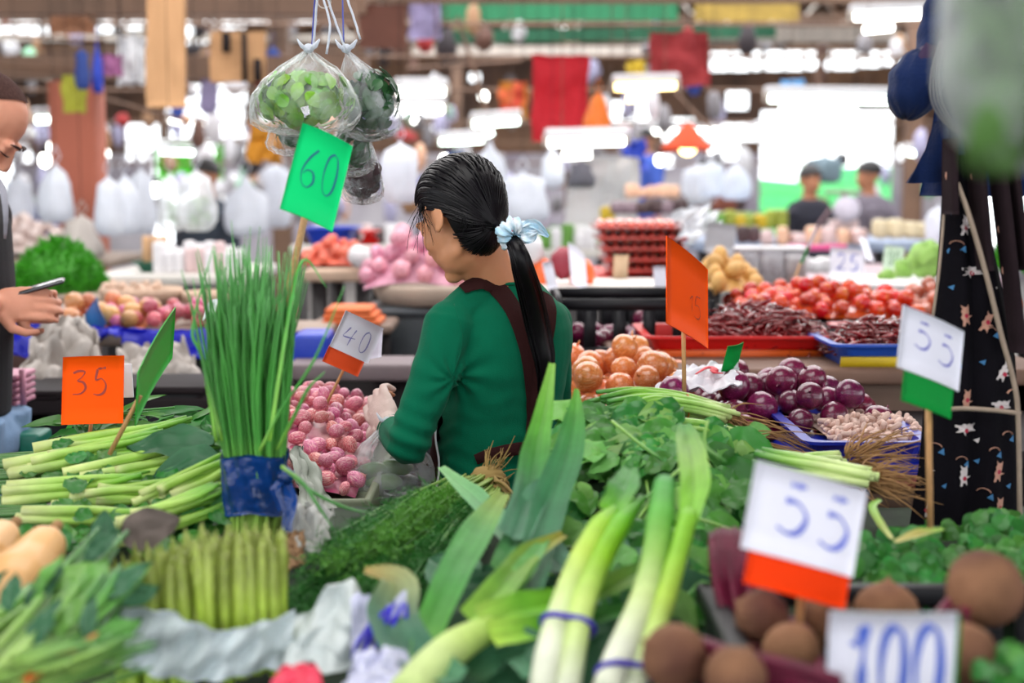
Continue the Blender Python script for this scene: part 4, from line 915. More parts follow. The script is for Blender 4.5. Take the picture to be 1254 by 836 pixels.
# ================================================================== APRON AND JACKETS on the rail at right
m_navy = M('navy_cloth', (10, 30, 72), 0.85, 0.15, 10, bump=0.4, bscale=200, sheen=0.1, spec=0.15)
m_navy2 = M('navy_lining', (14, 20, 48), 0.9, 0.15, 10)
m_apr = M('apron_black', (14, 12, 18), 0.9, 0.15, 10, bump=0.3, bscale=220, spec=0.1)
t = thing('rail_pole', 'thin upright metal pole the jackets hang from', 'pole', (at(1180, 200, 2.42).x, 2.42, 0))
px_ = at(1180, 200, 2.42).x
MB().tube([(px_, 2.42, 0), (px_, 2.42, 2.3)], 0.014, 10).build('upright', M('grey_paint', (146, 150, 156), 0.4), t)
ck = at(1176, 148, 2.40)
MB().tube([ck+V((-0.02, 0, 0)), ck+V((0.035, 0, 0))], 0.008, 8).build('hook', m_steel, t); MB().box(tuple(ck), (0.02, 0.04, 0.03)).build('clamp', m_steel, t)
def cloth_hang(outL, outR, ys, Y, folds, depth, seed, thick=0.004, n=40):
    """hanging cloth: left and right outline as photo columns at rows ys, with vertical folds of real depth"""
    def fn(u, v):
        k = v*(len(ys)-1); i = min(int(k), len(ys)-2); f = k-i
        y = ys[i]*(1-f)+ys[i+1]*f; l = outL[i]*(1-f)+outL[i+1]*f; r_ = outR[i]*(1-f)+outR[i+1]*f
        p = at(l+(r_-l)*u, y, Y)
        p.y += depth*(math.sin(u*math.pi*folds+seed+1.3*v)+0.5*math.sin(u*folds*7.1+seed*2-v*2))*(0.4+0.6*v)-0.03*math.sin(math.pi*u)
        return p
    m = MB(); m.grid(fn, n, n, thick=thick); return m, fn
t = thing('navy_jacket', 'navy blue jacket hanging at upper right above the apron', 'jacket', tuple(at(1180, 60, 2.35)))
m_, _f = cloth_hang([1154, 1148, 1150, 1140, 1128], [1205, 1222, 1240, 1252, 1254], [-14, 60, 130, 190, 240], 2.36, 5, 0.016, 1)
m_.build('body', m_navy, t)
m_, _f = cloth_hang([1146, 1134, 1120, 1107], [1170, 1184, 1196, 1204], [150, 185, 205, 224], 2.33, 2.2, 0.012, 4)
m_.build('hem', m_navy, t)
def sleeve(pts, rads, name, par, mat): return MB().tube(spline(pts, 26), rads, 22, flat=0.6, mod=lambda q, a: 1+0.09*math.sin(a*3+q*9)+0.06*math.sin(q*25+a)).build(name, mat, par)
sleeve([at(1153, -20, 2.3), at(1146, 20, 2.3), at(1136, 60, 2.3), at(1128, 95, 2.3)], [0.035, 0.034, 0.030, 0.022], 'sleeve', t, m_navy)
t2 = thing('cloth_hat', 'navy blue gathered cloth hat hanging at the left of the jackets', 'hat', tuple(at(1116, 60, 2.28)))
def capf(v): return V((v.x*(1+0.05*math.sin(v.z*9)), v.y, v.z))*(1+0.05*math.sin(math.atan2(v.y, v.x)*9+v.z*3))
MB().ell(at(1120, 104, 2.28), (0.040, 0.05, 0.055), Matrix.Rotation(R(14), 3, 'Y'), 30, 20, fn=capf).build('crown', m_navy, t2)
MB().tube(spline([at(1138, 60, 2.27), at(1132, 72, 2.26), at(1128, 82, 2.26), at(1117, 78, 2.26)], 12), [0.012, 0.016, 0.012], 12, mod=lambda q, a: 1+0.2*math.sin(a*5)).build('gather', M('plum_elastic', (44, 22, 60), 0.8), t2)
t3 = thing('wire_loops', 'thin grey wire loops hanging in front of the jackets', 'wire', tuple(at(1150, 100, 2.24)))
for q in range(4):
    MB().tube(spline([at(1150+q*2, 50, 2.24), at(1140+q*3, 90, 2.23), at(1141+q*4, 125, 2.23), at(1158+q*3, 152, 2.24), at(1184, 167+q*1.5, 2.25), at(1208, 160+q, 2.27)], 30), 0.0018, 5).build('wire', M('grey_wire', (96, 96, 104), 0.5), t3)
# apron
t = thing('print_apron', 'black apron with little white cats hanging at the right', 'apron', tuple(at(1180, 180, 2.3)))
m_, fA = cloth_hang([1158, 1156, 1152, 1146, 1140, 1134, 1128, 1116], [1186, 1200, 1216, 1232, 1243, 1247, 1250, 1250], [190, 250, 310, 380, 440, 500, 570, 645], 2.27, 3.4, 0.010, 2, n=60)
m_.build('body', m_apr, t)
for (a, b, wpx, sd) in (((1162, 170), (1162, 262), 9, 1), ((1190, 170), (1206, 330), 14, 2), ((1218, 180), (1246, 430), 17, 3), ((1236, 190), (1252, 330), 8, 4)):
    m_, _q = cloth_hang([a[0]-wpx/2, b[0]-wpx/2], [a[0]+wpx/2, b[0]+wpx/2], [a[1], b[1]], 2.235, 1.5, 0.006, sd, n=18)
    m_.build('strap', M('apron_strap', (36, 26, 30), 0.9, 0.2, 12, bump=0.3, bscale=200, spec=0.1), t)
m_cord = M('apron_cord', (150, 132, 116), 0.7, 0.1, 60)
MB().tube(spline([at(1172, 224, 2.21), at(1186, 262, 2.2), at(1206, 330, 2.2), at(1226, 410, 2.2), at(1242, 470, 2.2), at(1247, 520, 2.2), at(1249, 650, 2.2)], 40), 0.0042, 7).build('cord', m_cord, t)
MB().tube(spline([at(1150, 502, 2.225), at(1180, 500, 2.2), at(1215, 502, 2.2), at(1250, 506, 2.2)], 14), 0.004, 6).build('cord', m_cord, t)
MB().tube(spline([at(1156, 262, 2.24), at(1150, 330, 2.23), at(1142, 390, 2.23)], 14), 0.0025, 6).build('piping', m_cord, t)
# prints: cats, rainbows, hats — flat print lying on the cloth
body_bvh_done = False
def onA(px, py, off=0.0068):
    # nearest point of the apron cloth for a photo position
    best = None
    for _it in range(1):
        v = np.interp(py, [190, 250, 310, 380, 440, 500, 570, 645], [i/7 for i in range(8)])
        l = np.interp(py, [190, 250, 310, 380, 440, 500, 570, 645], [1158, 1156, 1152, 1146, 1140, 1134, 1128, 1116]); r_ = np.interp(py, [190, 250, 310, 380, 440, 500, 570, 645], [1186, 1200, 1216, 1232, 1243, 1247, 1250, 1250])
        u = min(max((px-l)/(r_-l), 0), 1); best = fA(u, v)
    return V((best.x, best.y-off, best.z))
m_pw = M('print_white', (206, 196, 196), 0.7); m_pkr2 = M('print_crimson', (170, 30, 60), 0.7); m_pbl = M('print_blue', (60, 120, 170), 0.7); m_ppk = M('print_pink', (190, 140, 120), 0.7)
prints = {m_pw: MB(), m_pkr2: MB(), m_pbl: MB(), m_ppk: MB()}
def poly_print(mat, pts, cx, cy, s_, rot):
    ca, sa = math.cos(rot), math.sin(rot); P = []
    for x, y in pts: P.append(onA(cx+(x*ca-y*sa)*s_, cy+(x*sa+y*ca)*s_)-V((0, 0.0008 if mat is m_pkr2 else 0, 0)))
    c0 = onA(cx, cy); n = len(P); prints[mat].add([c0]+P, [(0, 1+i, 1+(i+1) % n) for i in range(n)])
catp = [(-3, -9), (-5, -14), (-1, -11), (2, -11), (5, -14), (5, -8), (5, -3), (4, 1), (10, 1), (4, 4), (5, 9), (5, 13), (2, 9), (-1, 9), (-2, 13), (-5, 13), (-4, 6), (-6, 2), (-4, -2), (-5, -6)]
for (x, y, r_, m2) in ((1174, 275, 0.1, 0), (1182, 330, 1.5, 0), (1174, 384, -0.1, 2), (1221, 452, 0.5, 0), (1217, 492, 1.5, 0), (1176, 486, 0.1, 2), (1175, 520, 1.5, 0), (1173, 578, 0, 0), (1213, 572, 0.2, 2), (1130, 570, 0.1, 0), (1129, 618, 3.1, 0), (1215, 616, 0.1, 2), (1170, 648, 1.4, 2), (1200, 392, 0.4, 2)):
    sv = dict(prints); prints[m_ppk if m2 else m_pw] = MB(); prints[m_pkr2] = MB()
    poly_print(m_ppk if m2 else m_pw, catp, x, y, 0.95, r_); prints[m_ppk if m2 else m_pw].build('cat_print', m_ppk if m2 else m_pw, t, smooth=False)
    poly_print(m_pkr2, [(3*math.cos(k), 3*math.sin(k)) for k in (0, 1, 2, 3, 4, 5)], x+1, y+(3 if not m2 else 0), 1.0, 0); prints[m_pkr2].build('heart_print', m_pkr2, t, smooth=False); prints = sv
for (x, y) in ((1165, 300), (1205, 404), (1208, 548), (1196, 598), (1140, 545), (1160, 440), (1226, 530), (1170, 560), (1232, 480)):
    prints[m_ppk].tube([onA(x+7*math.cos(k), y-6*math.sin(k), 0.0075) for k in np.linspace(0.3, 2.8, 7)], 0.002, 5, flat=0.3)
    poly_print(m_pbl, [(-5, 4), (5, 5), (1, -5)], x+7, y+3, 0.8, 0.3)
for (x, y) in ((1164, 262), (1156, 306), (1215, 350), (1150, 590), (1190, 560), (1152, 470), (1228, 590), (1160, 350), (1196, 440), (1190, 535), (1205, 640)):
    poly_print(m_pw if (x+y) % 2 else m_pbl, [(-4, 3), (4, 3), (1, -5)], x, y, 0.8, 0.6)
for m_k, mb in prints.items(): mb.build('print', m_k, t, smooth=False, kind='stuff')
for (x, y) in ((1193, 215), (1199, 262), (1224, 240), (1231, 330), (1162, 215), (1240, 400), (1226, 280)):
    p = at(x, y, 2.222); MB().ell(p, (0.006, 0.001, 0.009), None, 8, 6).build('strap_print', m_ppk, t)
# far-right clip board edge beyond apron: price paper
# ================================================================== BIG BLURRED BAG at top right, near the lens
m_bigl = M('near_leaf', (84, 124, 60), 0.5, 0.3, 6, rand=0.2, trans=0.25)
cB = at(1264, 8, 0.95)
t = thing('hanging_leaf_bag', 'large clear bag of greens hanging close at the top right corner', 'bag', tuple(cB+V((0, 0, 0.16))))
rg = random.Random(3)
def bigm(i, a): return 1+0.10*math.sin(a*3+i*0.7)+0.04*math.sin(a*11+i)
MB().lathe([(0.008, 0.20), (0.02, 0.17), (0.045, 0.12), (0.058, 0.06), (0.062, 0.0), (0.058, -0.05), (0.045, -0.085), (0.02, -0.105), (0.0, -0.108)], 40, cB, mod=bigm).build('bag', M('near_film', (236, 240, 240), 0.2, 0.05, 14, bump=0.8, bscale=30, alpha=0.16), t)
for k in range(90):
    a = rg.uniform(0, 6.28); q = rg.uniform(0.0, 0.046); z = rg.uniform(-0.08, 0.09)
    MB().ell(cB+V((math.cos(a)*q, math.sin(a)*q, z)), (0.018, 0.010, 0.034), Euler((rg.uniform(-.6, .6), rg.uniform(-.6, .6), rg.uniform(0, 6))).to_matrix(), 8, 6).build('leaf', m_bigl, t)
MB().tube([cB+V((0, 0, 0.2)), cB+V((0, 0, 0.5))], 0.003, 6).build('cord', m_clothw, t)

# ================================================================== HANGING LEAF BAGS upper left
m_lime = M('lime_leaf', (120, 176, 52), 0.35, 0.25, 20, rand=0.25, trans=0.2, hue=0.02)
m_dkleaf = M('dark_leaf', (40, 84, 48), 0.4, 0.3, 20, rand=0.3, trans=0.15, hue=0.02)
m_purl = M('purple_leaf', (64, 34, 44), 0.4, 0.3, 20, rand=0.3)
def leafshape(L_, W_, cup=0.15, fold=0.2, wav=0.0, seed=0, nu=7, nv=4, stalk=0.0, tipp=1.0):
    """leaf blade along +y, face up, with a midrib crease; heart/oval outline"""
    def fn(u, v):
        w_ = W_*math.sin(math.pi*min(1, (u*0.97+0.03)))**0.7*(1.15-0.5*u*tipp); x = (v*2-1)*w_
        z = abs(v*2-1)*w_*fold - cup*L_*u*u + wav*L_*noise.noise(V((u*4+seed, v*5, seed)))
        return V((x, stalk+u*L_, z))
    return MB().grid(fn, nu, nv)
def contents(px, py, Y, rpx, par, mat, n, L_, W_, seed, flatz=0.9, name='leaf'):
    rg = random.Random(seed); c = at(px, py, Y); k = Y/FPX
    pr = [leafshape(L_*rg.uniform(.8, 1.2), W_, 0.2, 0.15, 0.05, i).mesh(name, mat) for i in range(5)]
    base = ORG[par.name]
    for i in range(n):
        a = rg.uniform(0, 6.28); e = rg.uniform(-1, 1); q = rg.uniform(0.6, 0.95); ce = math.sqrt(1-e*e)
        nrm = V((math.cos(a)*ce, math.sin(a)*ce, e)); p = c+V((nrm.x*rpx[0]*k*q, nrm.y*rpx[0]*k*q*0.75, nrm.z*rpx[1]*k*q*flatz))
        s_, u_, d_ = frame(nrm); an = rg.uniform(-1.2, 1.2)-1.57; y = (s_*math.cos(an)+u_*math.sin(an)); x = y.cross(nrm)
        link(name, pr[i % 5], par, p-base-y*L_*0.4, basis(x, y, nrm))
def film_bag(px, py, Y, rx, ry, ytop, label, mat, seed, skew=0.0, tail=None):
    """tied bag: neck at row ytop, belly centred at px,py with radii rx,ry in photo units, real depth 0.75 of width"""
    k = Y/FPX; c = at(px, py, Y); top = at(px+skew, ytop, Y)
    t = thing('leaf_bag', label, 'bag', tuple(top))
    H = top.z-c.z
    prof = [(0.02, 1.0), (0.08, 0.93), (0.27, 0.76), (0.56, 0.52), (0.80, 0.22), (0.95, -0.12), (1.05, -0.42), (1.02, -0.62), (0.8, -0.76), (0.4, -0.85), (0, -0.88)]
    vs = []; n = 56
    for i, (r_, z) in enumerate(prof):
        zz = z*H if z > 0 else z*ry*k
        for j in range(n):
            a = 2*math.pi*j/n; m = 1+0.05*math.sin(a*13+i*0.5+seed)+0.10*noise.noise(V((math.cos(a)*2+seed, math.sin(a)*2, i*0.5)))+0.05*math.sin(a*5+seed)
            vs.append(V((c.x+(top.x-c.x)*max(0, z)+r_*rx*k*m*math.cos(a), c.y+r_*rx*k*0.75*m*math.sin(a), c.z+zz+0.006*math.sin(a*9+i))))
    mb = MB(); mb.add(vs, [(i*n+j, i*n+(j+1) % n, (i+1)*n+(j+1) % n, (i+1)*n+j) for i in range(len(prof)-1) for j in range(n)])
    mb.build('film', mat, t)
    # knot with ears and the twisted neck
    kn = MB(); kn.ell(top+V((0, 0, 0.004)), (0.010, 0.010, 0.009)); 
    for s_ in (-1, 1): kn.tube(spline([top, top+V((s_*0.012, -0.004, 0.008)), top+V((s_*0.02, 0, 0.020))], 7), [0.006, 0.009, 0.003], 8, flat=0.4)
    kn.build('knot', m_bag, t)
    return t, c, top
ta, ca_, topa = film_bag(372, 112, 2.62, 64, 58, 62, 'clear tied bag of light green leaves, largest of the hanging bags', m_film, 1, 6)
contents(372, 122, 2.62, (66, 46), ta, m_lime, 170, 0.034, 0.013, 1)
tb, cb_, topb = film_bag(452, 120, 2.72, 36, 56, 62, 'clear tied bag of dark green leaves hanging at the right', m_film, 2, -28)
contents(455, 126, 2.72, (37, 52), tb, m_dkleaf, 130, 0.036, 0.011, 2)
tc_, cc_, topc = film_bag(362, 160, 2.78, 34, 32, 120, 'clear bag of green stalks under the largest hanging bag', m_film, 3)
contents(362, 164, 2.78, (30, 26), tc_, m_dkleaf, 50, 0.034, 0.008, 3)
td, cd_, topd = film_bag(432, 178, 2.75, 26, 40, 130, 'clear bag of striped green leaves hanging right of the green card', m_film, 4)
contents(432, 182, 2.75, (24, 36), td, m_dkleaf, 70, 0.036, 0.007, 4)
te, ce_, tope = film_bag(443, 212, 2.82, 26, 40, 160, 'clear bag of dark purple leaves, lowest of the hanging bags', m_film, 5)
contents(443, 216, 2.82, (27, 34), te, m_purl, 110, 0.03, 0.010, 5)
# ribbons and ring they hang from
t = thing('hanging_ribbons', 'white and blue plastic ribbons holding the leaf bags', 'ribbon', tuple(at(396, -10, 2.66)))
for (pts, m__) in (([(383, 62), (386, 30), (390, -30)], m_bag), ([(400, 66), (404, 30), (396, -2), (392, -30)], m_bag), ([(424, 62), (412, 30), (402, 0), (396, -30)], m_bag), ([(382, 60), (384, 20), (388, -30)], M('blue_ribbon', (70, 80, 170), 0.5)), ([(421, 52), (420, 20), (419, -30)], M('blue_ribbon')), ([(441, 48), (434, 24), (424, -6), (420, -30)], m_bag)):
    MB().tube(spline([at(x, y, 2.66) for x, y in pts], 16), 0.0062 if m__ is m_bag else 0.004, 8, flat=0.35, mod=lambda q, a: 1+0.15*math.sin(q*30+a)).build('ribbon', m__, t)
c = at(397, 2, 2.66); MB().tube([c+V((math.cos(a)*0.012, 0, math.sin(a)*0.012)) for a in np.linspace(0, 6.283, 17)], 0.0014, 6).build('ring', m_steelw, t)
# ================================================================== PEOPLE
def head_basis(yaw, pitch, roll=0.0):
    """columns: left, forward, up. yaw measured from +Y (away) towards -X, pitch down positive"""
    f = V((-math.sin(yaw)*math.cos(pitch), math.cos(yaw)*math.cos(pitch), -math.sin(pitch)))
    l = V((-math.cos(yaw), -math.sin(yaw), 0)); u = l.cross(f)*-1
    if u.z < 0: u = -u
    m = basis(l, f, u)
    return m @ Matrix.Rotation(roll, 3, 'Y')
def add_head(mb, c, B, s=1.0, male=False):
    P = lambda x, y, z: c+B @ V((x, y, z))*s
    E = lambda ct, r, rot=None: mb.ell(P(*ct), tuple(q*s for q in r), B @ rot if rot is not None else B, 18, 12)
    E((0, -0.012, 0.032), (0.071, 0.090, 0.078)); E((0, 0.028, -0.020), (0.058, 0.060, 0.074)); E((0, 0.030, -0.068), (0.049, 0.050, 0.040))
    E((0, 0.066, -0.098), (0.020, 0.018, 0.016))
    for x in (-1, 1):
        E((x*0.034, 0.056, -0.030), (0.023, 0.022, 0.026)); E((x*0.028, 0.078, 0.016), (0.022, 0.012, 0.009)); E((x*0.030, 0.074, -0.002), (0.014, 0.011, 0.010))
        E((x*0.010, 0.098, -0.033), (0.009, 0.009, 0.007)); E((x*0.036, 0.012, -0.070), (0.012, 0.03, 0.022))
        # ear: bowl with rim and lobe
        r_ = Matrix.Rotation(x*0.35, 3, 'Z') @ Matrix.Rotation(0.2, 3, 'X')
        E((x*0.074, -0.008, -0.010), (0.007, 0.016, 0.029), r_)
        rim = [P(x*(0.076+0.012*max(0, -math.cos(a))), -0.008-0.017*math.cos(a)*-1 if False else -0.010+0.018*math.sin(a), -0.008+0.030*math.cos(a)) for a in np.linspace(-0.6, 3.5, 12)]
        rim = [P(x*(0.077+0.008*max(0, -math.sin(a))), -0.010+0.019*math.sin(a)*-1, -0.008+0.031*math.cos(a)) for a in np.linspace(-1.0, 3.3, 13)]
        mb.tube(rim, 0.0042*s, 7); E((x*0.075, -0.004, -0.036), (0.006, 0.008, 0.009))
    mb.tube([P(0, 0.082, 0.012), P(0, 0.092, -0.012), P(0, 0.099, -0.030)], [0.007*s, 0.008*s, 0.010*s], 10)
    E((0, 0.082, -0.058), (0.021, 0.010, 0.006)); E((0, 0.080, -0.067), (0.018, 0.010, 0.0065)); E((0, 0.05, -0.045), (0.045, 0.042, 0.045))
    return P
def add_hand(mb, wrist, d, nrm, curl=1.0, s=1.0, side=1, spread=0.0, thumb=True):
    """palm + five separate fingers; d = pointing direction, nrm = back-of-hand normal"""
    d = unit(d); nrm = unit(nrm-d*nrm.dot(d)); x = d.cross(nrm)*side
    B = basis(x, d, nrm)
    mb.ell(wrist+d*0.045*s, (0.038*s, 0.050*s, 0.015*s), B, 14, 10); mb.ell(wrist+d*0.02*s, (0.026*s, 0.035*s, 0.018*s), B, 12, 8)
    L_ = [0.070, 0.078, 0.073, 0.058]
    for i in range(4):
        o = (i-1.5)*0.0195*s; p = wrist+d*(0.082-0.004*abs(i-1.3))*s+x*o; a = 0.25*curl; pts = [p-d*0.02*s, p]; dd = d+x*(i-1.5)*spread
        for sg, fr in enumerate((0.45, 0.30, 0.25)):
            p = p+(dd*math.cos(a)-nrm*math.sin(a))*L_[i]*fr*s; pts.append(p); a += 0.62*curl
        mb.tube(pts, [0.0095*s, 0.0092*s, 0.0086*s, 0.0078*s, 0.0062*s], 9); mb.ell(pts[-1], 0.0064*s, None, 8, 6)
    if thumb:
        p0 = wrist+d*0.025*s-x*0.024*s; p1 = p0+(d*0.55-x*0.8-nrm*0.2)*0.036*s; p2 = p1+(d*0.85-x*0.2-nrm*0.4*curl)*0.032*s; p3 = p2+(d*0.9+x*0.2-nrm*0.5*curl)*0.024*s
        mb.tube([p0, p1, p2, p3], [0.015*s, 0.0115*s, 0.0095*s, 0.007*s], 9); mb.ell(p3, 0.007*s, None, 8, 6)

m_skin = M('skin_woman', (204, 142, 104), 0.5, 0.05, 20, sss=0.12, spec=0.35)
m_shirt = M('green_shirt', (0, 98, 70), 0.9, 0.05, 12, bump=0.22, bscale=420, sheen=0.05, spec=0.12)
m_hair = M('black_hair', (7, 4, 9), 0.34, 0.25, 60, spec=0.2)
m_brown = M('brown_apron', (50, 26, 26), 0.9, 0.1, 14, bump=0.3, bscale=300, spec=0.1)

# ---------- the woman
Yc = 2.78; WYAW = R(30)
Lf = V((-math.cos(WYAW), -math.sin(WYAW), 0)); Fw = V((-math.sin(WYAW), math.cos(WYAW), 0))
TZ = [0.70, 0.80, 0.90, 0.98, 1.05, 1.12, 1.18, 1.225, 1.262, 1.290, 1.312, 1.335]
TA = [0.155, 0.160, 0.148, 0.122, 0.114, 0.120, 0.127, 0.130, 0.118, 0.086, 0.060, 0.050]
TB = [0.100, 0.108, 0.102, 0.088, 0.084, 0.092, 0.100, 0.098, 0.086, 0.066, 0.054, 0.049]
def torso_c(z):
    px = np.interp(z, [0.7, 0.98, 1.1, 1.2, 1.3, 1.34], [608, 611, 617, 621, 620, 616]); y = np.interp(z, [0.7, 0.98, 1.15, 1.26, 1.34], [2.80, 2.78, 2.77, 2.78, 2.80])
    return V(((px-627)/FPX*y/math.cos(PITCH), y, z))
def torso_p(z, th, off=0.0):
    a = np.interp(z, TZ, TA)+off; b = np.interp(z, TZ, TB)+off; ct, st = math.cos(th), math.sin(th); n_ = 2.3
    rr = (abs(ct)**n_+abs(st)**n_)**(-1/n_)
    return torso_c(z)+Lf*(a*ct*rr)+Fw*(b*st*rr)
def torso_loft(mb, off, z0=0.70, z1=1.335, rows=46, n=40):
    vs = []; 
    for i in range(rows):
        z = z0+(z1-z0)*i/(rows-1)
        for j in range(n): vs.append(torso_p(z, 2*math.pi*j/n, off))
    fs = [(i*n+j, i*n+(j+1) % n, (i+1)*n+(j+1) % n, (i+1)*n+j) for i in range(rows-1) for j in range(n)]
    fs.append(tuple(range(n-1, -1, -1))); fs.append(tuple((rows-1)*n+j for j in range(n)))
    mb.add(vs, fs)
Ls, Le, Lw = at(553, 395, 2.70), at(500, 543, 2.61), at(481, 527, 2.735)
Rs, Re, Rw = at(672, 396, 2.86), at(678, 503, 2.93), at(650, 545, 3.13)
waist_z = 0.98
def arms(mb, o, wrist=True):
    mb.tube(spline([Ls, Ls.lerp(Le, 0.35)+V((0.003, 0, 0)), Ls.lerp(Le, 0.75), Le], 14), [0.048+o, 0.043+o, 0.037+o, 0.036+o], 18)
    mb.ell(Ls+V((0, 0, -0.004)), (0.047+o, 0.047+o, 0.045+o)); mb.ell(Le, 0.037+o)
    mb.tube(spline([Le, Le.lerp(Lw, 0.4), Lw], 10), [0.036+o, 0.036+o, 0.026+o], 18)
    mb.tube(spline([Rs, Rs.lerp(Re, 0.4), Re], 12), [0.044+o, 0.040+o, 0.033+o], 18)
    mb.ell(Rs, 0.045+o); mb.ell(Re, 0.034+o); mb.tube(spline([Re, Rw], 8), [0.034+o, 0.025+o], 18)
    # shoulder caps and trapezius
    tc = torso_c(1.27); nk = torso_c(1.32)
    for S_ in (Ls, Rs):
        mb.tube(spline([nk+(S_-nk)*0.15+V((0, 0, 0.0)), nk.lerp(S_, 0.55)+V((0, 0, 0.004)), S_+V((0, 0, -0.006))], 8), [0.036+o, 0.040+o, 0.043+o], 14)
wroot = torso_c(0.9); wroot.z = 0
woman = thing('person', 'woman in a green long-sleeved shirt and brown apron seen from behind, holding a clear bag', 'person', tuple(wroot))
HB = head_basis(R(46), R(28), R(-4))
HC = at(564, 264, 2.74)
bd = MB(); torso_loft(bd, -0.006)
arms(bd, -0.006)
HP = add_head(bd, HC, HB, 0.98)
nb = torso_c(1.31)
bd.tube(spline([at(614, 385, 2.79), at(607, 350, 2.775), at(598, 325, 2.76), at(588, 296, 2.75), at(578, 275, 2.745)], 12), [0.064, 0.050, 0.0445, 0.046, 0.05], 20)
bd.tube([at(604, 352, 2.80), HP(0, 0.01, -0.06)], [0.040, 0.042], 14)
hand_d = unit(at(464, 500, 2.79)-Lw)
add_hand(bd, Lw+hand_d*0.006, hand_d, unit(V((-0.55, -0.75, 0.2))), 1.25, 0.88, 1)
add_hand(bd, Rw, unit(Rw-Re), V((0.6, 0, 0.8)), 0.8, 0.92, -1)
# legs down to the floor
for s_ in (-1, 1):
    h0 = torso_c(0.8)+Lf*(s_*0.075); bd.tube(spline([h0+V((0, 0, 0.02)), V((h0.x, h0.y, 0.48)), V((h0.x, h0.y, 0.08))], 10), [0.082, 0.054, 0.036], 14); bd.ell(V((h0.x, h0.y, 0.035))+Fw*0.06, (0.04, 0.04, 0.035)); bd.tube([V((h0.x, h0.y, 0.05))-Fw*0.03, V((h0.x, h0.y, 0.03))+Fw*0.15], [0.038, 0.028], 10)
body = bd.build('body', m_skin, woman); remesh(body, 0.0038, 9)
# face details that sit on the head
fd = MB()
for x in (-1, 1):
    fd.tube([HP(x*(0.012+0.012*k), 0.094-0.004*k*k*0.6, 0.016+0.003*math.sin(k)) for k in range(4)], [0.001, 0.003, 0.003, 0.001], 6, flat=0.5)
fd.build('eyebrows', m_hair, woman)
ey = MB()
for x in (-1, 1): ey.tube([HP(x*(0.017+0.009*k), 0.0865-0.002*k*k, -0.004-0.002*math.sin(k)) for k in range(4)], [0.0008, 0.0018, 0.0016, 0.0008], 6)
ey.build('eyelashes', m_hair, woman)
lp = MB(); lp.tube([HP(x*0.005, 0.0895-0.0006*x*x, -0.0615) for x in (-3, -2, -1, 0, 1, 2, 3)], [0.001, 0.0045, 0.0055, 0.0045, 0.001], 8, flat=0.8); lp.build('lips', M('lips', (176, 92, 86), 0.45), woman)
# shirt
sh = MB(); torso_loft(sh, 0.004, 0.86, 1.318); arms(sh, 0.004)
shirt = sh.build('shirt', m_shirt, woman); remesh(shirt, 0.0045, 3)
# stretch folds of the cloth: across the back of the waist, at the armpits and the elbow
me = shirt.data; me.calc_loop_triangles() if hasattr(me, 'calc_loop_triangles') else None
org = ORG[woman.name]
nv = len(me.vertices); nrm = [v.normal.copy() for v in me.vertices]
for i, v in enumerate(me.vertices):
    p = v.co+org
    d = 0.0
    tcn = torso_c(p.z); q = p-tcn; 
    lowz = max(0, min(1, (1.16-p.z)/0.12))
    onT = 1.0 if abs(q.dot(Lf)) < 0.125 else 0.0
    ph = p.z*150+3.0*noise.noise(V((p.x*14, p.y*14, p.z*5)))*2.2+p.x*26
    d += onT*lowz*0.0062*(math.sin(ph)*0.5+0.5)*max(0, 0.55+noise.noise(V((p.x*9, p.y*9, p.z*12+4))))
    # radiating from left armpit
    ap = at(556, 462, 2.66); dd = (p-ap).length
    if dd < 0.14: d += 0.0045*math.sin(math.atan2(p.z-ap.z, p.x-ap.x)*9+dd*18)*math.exp(-(dd/0.075)**2)
    de = (p-Le).length
    if de < 0.12: d += 0.0045*math.sin(p.z*190+p.x*70)*math.exp(-(de/0.06)**2)
    d += 0.0016*noise.noise(p*22)
    v.co += nrm[i]*d
me.update()
# raised seam where the sleeve joins the back
def shirt_hit(px, py, off):
    dg = bpy.context.evaluated_depsgraph_get
    d = ray(px, py).normalized(); r_ = SB.ray_cast(V((0, 0, CAMZ)), d)
    if r_[0] is None: return None, None
    return r_[0]+r_[1]*off, r_[1]
SB = BVHTree.FromPolygons([v.co+org for v in me.vertices], [tuple(p.vertices) for p in me.polygons])
def on_shirt(pts, off, n=30):
    o = []
    for p in spline([(a, b, 0) for a, b in pts], n):
        h, nn = shirt_hit(p.x, p.y, off)
        if h: o.append((h, nn))
    return o
seam = on_shirt([(556, 372), (562, 392), (566, 415), (561, 440), (552, 462)], 0.0, 16)
MB().tube([h for h, _ in seam], 0.0011, 6).build('seam', m_shirt, shirt)
# neckline rib
nk_ = MB(); nk_.tube([torso_p(1.316, a, 0.006) for a in np.linspace(0, 2*math.pi, 33)], 0.0035, 8); nk_.build('collar', m_shirt, shirt)
# cuffs
cf = MB(); dv = unit(Lw-Le); a_, b_, _ = frame(dv); cf.tube([Lw+(a_*math.cos(t_)+b_*math.sin(t_))*0.0285 for t_ in np.linspace(0, 6.283, 25)], 0.004, 7); cf.build('cuff', m_shirt, shirt)
